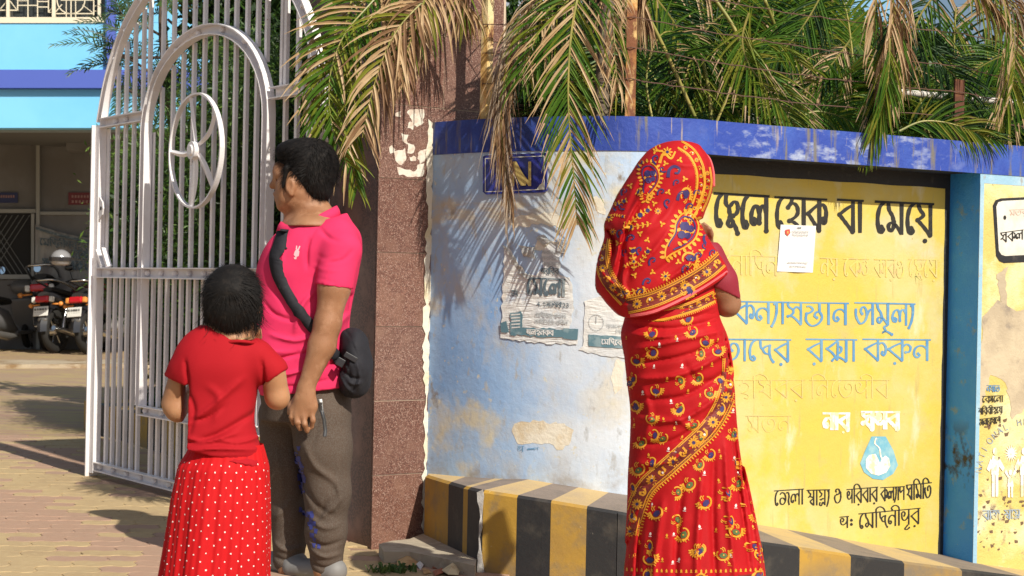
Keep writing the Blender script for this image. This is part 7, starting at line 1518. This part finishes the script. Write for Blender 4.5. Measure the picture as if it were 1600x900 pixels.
for P_, am, sg_ in ((((1010, 290), (975, 350), (955, 420)), .008, .010), (((1000, 310), (972, 370), (962, 440)), -.009, .010), (((985, 400), (968, 430), (975, 470)), .006, .008), (((1050, 350), (1010, 400), (978, 440)), .006, .012), (((1090, 350), (1050, 400), (1000, 440)), -.005, .012), (((1100, 380), (1060, 420), (1000, 460)), .005, .010), (((1120, 400), (1070, 440), (1000, 478)), -.004, .008), (((1095, 250), (1104, 290), (1092, 335)), .006, .007), (((1083, 250), (1090, 290), (1080, 330)), -.004, .007),
                    (((1045, 235), (1010, 280), (990, 330)), .003, .012), (((948, 356), (958, 380), (950, 420)), -.010, .009), (((1105, 355), (1090, 345), (1078, 350)), -.006, .008), (((935, 420), (950, 440), (975, 455)), .007, .007), (((940, 440), (960, 462), (985, 474)), -.006, .006), (((1060, 300), (1035, 340), (1000, 370)), .004, .014), (((1030, 250), (1060, 262), (1090, 262)), .003, .010)):
    f.fold(crom(QW(*P_), 5), am*1.9, sg_*.8, (4.6, 5.0))
f.cone(ww(1092, 340, .02), ww(1130, 330, .10), .032, .05, .015, 'd'); f.cone(ww(1105, 352, .0), ww(1118, 346, .05), .014, .02, .01, 'd')
for P_, am, sg_ in ((((1020, 240), (985, 300), (962, 370)), .006, .008), (((1080, 280), (1040, 300), (1010, 350), (985, 400)), .004, .009), (((1098, 320), (1060, 340), (1030, 380), (990, 430)), -.005, .008), (((1110, 400), (1070, 415), (1030, 440), (990, 455)), .004, .007), (((960, 380), (975, 400), (978, 440)), -.006, .006), (((1125, 410), (1090, 436), (1040, 460), (995, 478)), -.004, .006), (((1070, 235), (1090, 255), (1098, 285)), .004, .006), (((950, 390), (955, 410), (950, 436)), .006, .006)): f.fold(crom(QW(*P_), 5), am, sg_, (4.6, 5.0))
f.rough(.003, 30, 21); veil = f.build('veil', SAR, woman, smooth=1); bvV = bvh_of(veil)
# pink lining edge along the face side and hem
m = MB(); e_ = crom([ww(1092, 234, .02), ww(1106, 246, .03), ww(1113, 268, .04), ww(1114, 292, .05)], 6); m.loft([[p+Vector((0, -.012, 0)), p+Vector((.007, 0, .0)), p+Vector((0, .02, 0)), p+Vector((-.006, 0, 0))] for p in e_]); m.build('pink_edge', P_k, woman, smooth=True)
# ---- waist wraps under the veil
f = Fld((.22, 4.74, .93), (.78, 5.26, 1.16), .0055)
secs = [(ww(1050, y).z, (ww(a, y).x+ww(b, y).x)/2, YW, (ww(b, y).x-ww(a, y).x)/2, .128) for y, a, b in ((430, 972, 1116), (460, 976, 1118), (480, 980, 1121), (500, 982, 1124), (515, 982, 1126))]
f.stack(secs, .02, p=2.2)
for P_, am, sg_ in ((((980, 500), (1040, 498), (1118, 476)), .006, .006), (((985, 510), (1050, 508), (1120, 490)), -.006, .006), (((1000, 490), (1060, 484), (1120, 462)), -.005, .005)): f.fold(crom(QW(*P_), 5), am*1.9, sg_*.8, (4.6, 5.0))
wrap = f.build('waist_wrap', SAR, woman, smooth=1); bvW = bvh_of(wrap)
# ---- body: face side, arm, hand, blouse sleeve
f = Fld((.25, 4.66, -.10), (.92, 5.36, 1.62), .0055)
f.ell(ww(1062, 290, .02), (.080, .095, .11), .02); f.ell(ww(1082, 305, .05), (.045, .06, .07), .02); f.ell(ww(1098, 318, .07), (.014, .016, .016), .01); f.cone(ww(1062, 330), ww(1060, 380), .055, .06, .03)
f.stack([(.75, .50, 5.0, .10, .09), (1.1, .50, 5.0, .10, .09), (1.2, .50, 5.0, .13, .09), (1.25, .50, 5.0, .06, .06)], .03)
f.chain([ww(1112, 410, -.01), ww(1128, 450, .0), ww(1136, 473, .01)], [.045, .044, .042], .02); f.chain([ww(1136, 474, .02), ww(1128, 462, .14), ww(1110, 400, .17)], [.041, .032, .022], .015)
f.ell(ww(1137, 480, .01), (.035, .036, .028), .01)
f.chain([ww(1110, 398, .15), ww(1104, 382, .10)], [.020, .022], .015)
for i, P_ in enumerate((((1100, 378), (1098, 362), (1094, 352)), ((1104, 376), (1103, 360), (1100, 350)), ((1108, 376), (1108, 362), (1105, 353)), ((1111, 378), (1112, 366), (1110, 358)))): f.chain([ww(*P_[0], .09), ww(*P_[1], .07), ww(*P_[2], .06)], [.0085, .008, .007], .004)
f.cone(ww(1099, 384, .09), ww(1092, 372, .07), .009, .007, .005)
for x in (1065, 1110): f.chain([ww(x, 800), ww(x, 980), ww(x, 1035)], [.06, .04, .035], .02); f.cone(ww(x, 1045), ww(x+4, 1048, .15), .03, .022, .02)
f.build('body', SKIN3, woman, smooth=2)
f = Fld((.55, 4.86, 1.02), (.86, 5.18, 1.28), .004)
f.chain([ww(1106, 400, -.01), ww(1124, 440, .0), ww(1132, 464, .005)], [.052, .054, .050], .02); f.cut(ww(1130, 456), (-.42, 0, -1)); f.build('blouse_sleeve', mk('blouse_maroon', (.26, .012, .030), rough=.7, bump=.0006, bscale=300), woman, smooth=1)
# ------------------------------------------------------------------ printed motifs
def T(poly, c, s, a=0, fl=1):
    ca_, sa_ = math.cos(a), math.sin(a); return [(c[0]+s*(fl*x*ca_-y*sa_), c[1]-s*(fl*x*sa_+y*ca_)) for x, y in poly]
def drop(l, w): return [(0, 0), (w*.45, l*.25), (w*.5, l*.55), (w*.25, l*.85), (0, l), (-w*.25, l*.85), (-w*.5, l*.55), (-w*.45, l*.25)]
circ = lambda r, n=8: [(r*math.cos(2*math.pi*k/n), r*math.sin(2*math.pi*k/n)) for k in range(n)]
def m_flower(n=11, core=1):
    o = []
    for k in range(n): a = 2*math.pi*k/n; o.append((T(drop(.62, .30), (.32*math.cos(a), -.32*math.sin(a)), 1, a-math.pi/2), 0))
    return [([(x, -y) for x, y in p], i) for p, i in o]+[(circ(.40, 10), 0), (circ(.27), core)]
def m_bell(): return [([(-.32, 0), (.32, 0), (.20, .3), (.26, .55), (0, .95), (-.26, .55), (-.20, .3)], 0)]
def m_drop(mi): return [(drop(1, .62), mi), ([(-.42, -.12), (.42, -.12), (.42, -.28), (-.42, -.28)], mi)]
def band(pts, w0, w1=None):
    C = [(v.x, v.y) for v in crom([(a, b, 0) for a, b in pts], 4)]; n = len(C); L_, R_ = [], []
    for i, (x, y) in enumerate(C):
        a, b = C[max(0, i-1)], C[min(n-1, i+1)]; dx, dy = b[0]-a[0], b[1]-a[1]; l = math.hypot(dx, dy) or 1; w = (w0 if w1 is None else w0+(w1-w0)*i/(n-1))/2; L_.append((x-dy/l*w, y+dx/l*w)); R_.append((x+dy/l*w, y-dx/l*w))
    return L_+R_[::-1]
def m_bird(core):
    o = [(band([(-.75, .35), (-.55, -.35), (0, -.6), (.55, -.35), (.75, .15), (.62, .55), (.42, .62)], .26, .16), 0), ([(-.42, -.25), (0, -.45), (.42, -.2), (.5, .2), (.1, .35), (-.3, .12)], core)]
    for k in range(5): a = math.radians(200-k*26); o.append((T(drop(.42, .20), (-.55+.28*math.cos(a)+k*.05, -(-.0+.35*math.sin(a))), 1, a-math.pi/2), 0))
    o += [(band([(-.3, .35), (-.38, .7), (-.15, .95)], .10), 0), (band([(-.1, .38), (-.12, .72), (.1, .88)], .10), 0), (circ(.10, 6), 0), (band([(-.2, -.7), (-.25, -.95)], .09), 0), (band([(.15, -.7), (.15, -.95)], .09), 0)]
    return o
def m_paisley():
    o = []; C = crom([(-.95, -.95, 0), (-.75, -.45, 0), (-.2, .05, 0), (.05, .55, 0), (.5, .85, 0), (.95, .6, 0), (1.0, .05, 0), (.7, -.45, 0), (.15, -.7, 0), (-.5, -.8, 0), (-.95, -.95, 0)], 5); n = len(C)
    o.append((band([(p.x, p.y) for p in C], .07), 0)); o.append((band([(p.x*.8+.03, p.y*.8) for p in C[4:-4]], .07), 1))
    for i in range(1, n-1, 2):
        t = (C[i+1]-C[i-1]).normalized(); nx, ny = -t.y, t.x; a = math.atan2(ny, nx); o.append(([(C[i].x+x, C[i].y+y) for x, y in [(q[0]*math.cos(a-math.pi/2)-q[1]*math.sin(a-math.pi/2), q[0]*math.sin(a-math.pi/2)+q[1]*math.cos(a-math.pi/2)) for q in drop(.27, .15)]], 0))
    for c, r in (((.35, .25), .22), ((.60, .05), .18), ((.12, -.1), .20), ((.38, -.22), .16)):
        o.append(([(c[0]+x, c[1]+y) for x, y in circ(r, 7)], 1))
    for c, a in (((.35, .0), .6), ((.2, .2), 1.8), ((.55, -.15), 5.0), ((-.15, -.35), 3.6), ((.05, -.4), 4.2)): o.append(([(c[0]+x*math.cos(a)-y*math.sin(a), c[1]+x*math.sin(a)+y*math.cos(a)) for x, y in drop(.30, .15)], 0))
    return o
def m_sprig(core=1):
    o = [(band([(-1, -.9), (-.3, -.2), (.6, .7)], .07), 0)]
    for k in range(5):
        c = (-.8+k*.33, -.72+k*.36)
        for sg_ in (1, -1): a = .8+sg_*1.0; o.append(([(c[0]+x*math.cos(a-1.57)-y*math.sin(a-1.57), c[1]+x*math.sin(a-1.57)+y*math.cos(a-1.57)) for x, y in drop(.38, .2)], 0))
    o += [([(.45+x, .55+y) for x, y in circ(.24, 7)], core), ([(.62+x, .72+y) for x, y in circ(.12, 6)], 0)]; return o
def m_small(core=1): return [(band([(-.8, -.5), (-.4, .3), (.3, .55), (.8, .1), (.5, -.35), (.1, -.2)], .42, .22), core)]+[([(a+x, b+y) for x, y in circ(.09, 6)], 0) for a, b in ((-.55, -.05), (-.25, .32), (.1, .5), (.5, .35), (.65, .05))]
def put(mb, bv, motif, c, s, a=0, fl=1, frm=None, kx=1.0):
    for i, (p, mi) in enumerate(motif):
        if frm is None: q = T(p, c, s, a, fl)
        else: q = [(c[0]+x, c[1]+(c[1]-y)) for x, y in T(p, c, s, a, fl)]
        cloth_print(mb, bv, q, mi, .0012+.00045*i/len(motif)+(.0006 if mi == 1 else 0), 8 if frm is None else .014, frm)
def along(pts, k=6): return [(v.x, v.y) for v in crom([(a, b, 0) for a, b in pts], k)]
def border(mb, bv, pts, w, s_=1, flower=1.0, gap=30, bell=1, side=1, base=True):
    C = along(pts, 8)
    L = [0]
    for p, q in zip(C[:-1], C[1:]): L.append(L[-1]+math.dist(p, q))
    def at(d):
        j = max(i for i in range(len(L)) if L[i] <= d); j = min(j, len(C)-2); t = (d-L[j])/(L[j+1]-L[j]+1e-9); a = math.atan2(-(C[j+1][1]-C[j][1]), C[j+1][0]-C[j][0]); return (C[j][0]+(C[j+1][0]-C[j][0])*t, C[j][1]+(C[j+1][1]-C[j][1])*t), a
    if base: cloth_print(mb, bv, band(pts, w), 2, .0009, 9)
    def offp(o): 
        r = []
        for d in np.linspace(0, L[-1]-.01, max(6, int(L[-1]/9))): (x, y), a = at(d); r.append((x-math.sin(a)*o, y-math.cos(a)*o))
        return r
    for o in (w*.5, w*.36, -w*.40, -w*.5): cloth_print(mb, bv, band(offp(o), 1.3), 0, .0014, 9)
    d = gap*.4; k = 0
    while d < L[-1]:
        c, a = at(d)
        if k % 2 == 0: put(mb, bv, m_flower(), c, w*.36*flower, a)
        else:
            put(mb, bv, m_small(0), c, w*.30, a+.4); put(mb, bv, [(drop(.8, .5), 0)], (c[0]+w*.28*math.cos(a), c[1]-w*.28*math.sin(a)), w*.30, a+2.2); put(mb, bv, [(drop(.6, .45), 3 if k % 4 == 1 else 0)], c, w*.28, a-.5); put(mb, bv, [(drop(.7, .4), 0)], (c[0]-w*.25*math.cos(a), c[1]+w*.25*math.sin(a)), w*.30, a-1.2)
        d += gap*.5; k += 1
    d = 3.
    while d < L[-1] and bell:
        c, a = at(d); o = w*.55*side; put(mb, bv, m_bell(), (c[0]-math.sin(a)*o, c[1]-math.cos(a)*o), w*.17, a if side > 0 else a+math.pi); d += w*.19
    d = 2.
    while d < L[-1]:
        c, a = at(d); o = w*.43; put(mb, bv, [(circ(.5, 5), 0)], (c[0]-math.sin(a)*o, c[1]-math.cos(a)*o), w*.05, a); put(mb, bv, [(circ(.5, 5), 0)], (c[0]+math.sin(a)*w*.45, c[1]+math.cos(a)*w*.45), w*.05, a); d += w*.11
# lower saree print
m = MB()
border(m, bvL, [(1143, 560), (1141, 590), (1131, 628), (1108, 668), (1075, 700), (1040, 732), (1008, 762), (992, 800), (984, 835)], 27, gap=44, side=1)
zb_ = lambda x, y: (930+x/2.143, 480+y/2.143)
birds = [(140, 180, 1), (205, 280, 1), (280, 345, 1), (345, 240, 4), (310, 40, 1), (325, 85, 1), (370, 118, 1), (330, 395, 4), (225, 440, 4), (138, 335, 1), (155, 455, 4), (190, 375, 4), (145, 545, 4), (205, 690, 1), (315, 595, 4), (368, 655, 1), (295, 762, 4), (345, 818, 1), (478, 590, 4), (472, 752, 4), (185, 845, 1), (462, 425, 4), (508, 522, 1), (385, 290, 4), (190, 90, 1), (412, 148, 1), (385, 495, 1), (545, 700, 4), (115, 255, 1), (555, 830, 1), (430, 830, 4)]
r = random.Random(8)
for x, y, c in birds: put(m, bvL, m_bird(c), zb_(x, y), 13. if y > 500 else 11.0, r.uniform(.0, .7), 1 if r.random() < .7 else -1)
for x, y, c in [(240, 245, 0), (310, 285, 0), (235, 680, 0), (415, 670, 0), (405, 750, 0), (225, 850, 0), (420, 505, 0), (415, 585, 0), (400, 830, 0), (340, 160, 0), (215, 130, 3), (290, 200, 3), (255, 320, 3), (165, 200, 0), (245, 480, 3), (350, 740, 3), (185, 765, 3), (280, 850, 3), (455, 835, 3), (470, 670, 3), (460, 350, 3), (465, 510, 3), (300, 680, 3), (315, 375, 3), (175, 160, 0), (270, 105, 0), (380, 60, 0), (390, 195, 0), (330, 440, 0), (290, 440, 0), (130, 400, 0), (160, 290, 3), (240, 770, 0), (150, 790, 0), (520, 600, 0), (525, 660, 0), (530, 740, 0), (500, 800, 0), (400, 250, 0), (350, 330, 0), (265, 410, 0), (180, 500, 0), (230, 380, 0), (365, 560, 3), (480, 560, 3), (130, 835, 0), (540, 820, 0)]:
    put(m, bvL, m_drop(c), zb_(x, y), 5.6, r.uniform(-.3, .4))
C = along([(978, 893), (1080, 900), (1194, 888)], 8)
for k in range(28):
    x = 980+k*7.7; y = 888-3*math.sin((x-980)/214*math.pi)*-1-0; put(m, bvL, m_bell(), (x, y+4), 6, 0)
cloth_print(m, bvL, [(974, 897), (1080, 903), (1196, 896), (1197, 925), (1080, 932), (974, 928)], 2, .0009, 9)
for x in range(985, 1190, 17): put(m, bvL, m_flower(8), (x, 914), 7, 0)
# far side of the skirt, laid out round the body
cL = ((ww(985, 700).x+ww(1158, 700).x)/2, YW); RL = .18
for z in np.arange(.25, 1.0, .085):
    for k in range(6):
        a = (.35+k*.47+(.22 if int(z*100) % 2 else 0))
        put(m, bvL, m_bird(1 if k % 2 else 4), (a*RL, z), .022, r.uniform(0, 3), 1, (cL, RL))
        put(m, bvL, m_drop(0 if k % 3 else 3), ((a+.22)*RL, z+.04), .009, 0, 1, (cL, RL))
m.build('skirt_print', PM, woman)['kind'] = 'stuff'
# veil print
m = MB()
put(m, bvV, m_paisley(), (1010, 282), 25, .75); put(m, bvV, m_paisley(), (1060, 365), 33, .30)
put(m, bvV, m_sprig(), (992, 345), 17, -.12); put(m, bvV, m_sprig(), (1004, 336), 15, -.2); put(m, bvV, m_small(), (1052, 268), 13, .3); put(m, bvV, m_small(), (1066, 306), 11, .2); put(m, bvV, m_small(), (1104, 372), 10, .8)
put(m, bvV, m_flower(8), (1043, 238), 9, 0); put(m, bvV, [(band([(-1, -.6), (-.4, .5), (.4, -.2), (1, .6)], .35, .2), 0)], (1043, 246), 13, .1); put(m, bvV, m_small(0), (1030, 232), 8, 2.0)
put(m, bvV, m_small(), (1024, 250), 8, 1.2); put(m, bvV, m_small(), (1076, 322), 7, .2); put(m, bvV, m_small(), (998, 392), 7, 1.0); put(m, bvV, m_sprig(), (1008, 402), 14, .2); put(m, bvV, m_small(), (1018, 408), 8, .6); put(m, bvV, m_sprig(), (985, 412), 9, -.3)
put(m, bvV, m_sprig(), (968, 318), 12, -.5); put(m, bvV, m_small(), (962, 322), 8, 1.2); put(m, bvV, m_flower(8), (952, 340), 8, 0); put(m, bvV, m_sprig(), (968, 338), 8, -1); put(m, bvV, m_small(), (972, 324), 6, 2)
for (x, y, sc_, a, k) in ((1032, 300, 7, .3, 0), (1042, 318, 8, 1.2, 0), (1028, 330, 6, .8, 1), (1088, 300, 6, .1, 0), (1078, 345, 6, 2, 1), (985, 372, 8, .2, 0), (968, 365, 7, .9, 0), (1090, 400, 7, .4, 0), (1040, 432, 9, .3, 1), (1010, 440, 8, .2, 0), (1000, 455, 6, 0, 0), (1070, 420, 7, .5, 0), (1036, 266, 6, 2.2, 0), (1000, 256, 7, 1, 0), (975, 300, 7, .6, 0), (958, 362, 6, .4, 1), (1112, 395, 6, .4, 0), (1100, 385, 5, 1.4, 0), (1056, 285, 6, .4, 0), (975, 395, 6, 1, 0)): put(m, bvV, m_small() if k == 0 else m_flower(8), (x, y), sc_, a)
for (x, y) in ((1022, 318), (1044, 300), (1070, 280), (1034, 350), (1012, 375), (992, 430), (1060, 410), (1085, 415), (1020, 425), (980, 350), (1000, 365), (1096, 392), (985, 290), (1024, 236), (1062, 250), (1040, 256), (966, 380)): put(m, bvV, [(drop(.9, .5), 0), (T(drop(.8, .45), (0, 0), 1, 1.2), 0), (T(drop(.8, .45), (0, 0), 1, -1.2), 0)], (x, y), 6.5, random.uniform(0, 6))
border(m, bvV, [(1062, 226), (1080, 238), (1093, 262), (1095, 290), (1088, 318), (1076, 340)], 13, gap=26, side=-1, base=False, flower=.9)
border(m, bvV, [(1103, 262), (1106, 285), (1101, 308), (1092, 328)], 12, gap=22, bell=0, base=False)
border(m, bvV, [(980, 478), (1020, 468), (1065, 448), (1105, 424), (1130, 402)], 24, gap=40, side=1)
border(m, bvV, [(943, 372), (940, 400), (944, 424), (956, 446), (978, 470)], 20, gap=34, side=1)
cloth_print(m, bvV, band([(985, 493), (1020, 487), (1060, 470), (1100, 448), (1136, 424)], 4.5, 3), 5, .0018, 8)
cV = (ww(1045, 350).x, YW)
for z in np.arange(1.12, 1.5, .10):
    for k in range(5): a = .45+k*.52; put(m, bvV, m_sprig() if k % 2 else m_bird(1), (a*.16, z), .03, r.uniform(0, 3), 1, (cV, .16))
m.build('veil_print', PM, woman)['kind'] = 'stuff'
m = MB(); border(m, bvW, [(1000, 499), (1045, 490), (1085, 478), (1118, 462)], 16, gap=28, side=-1); m.build('wrap_print', PM, woman)['kind'] = 'stuff'
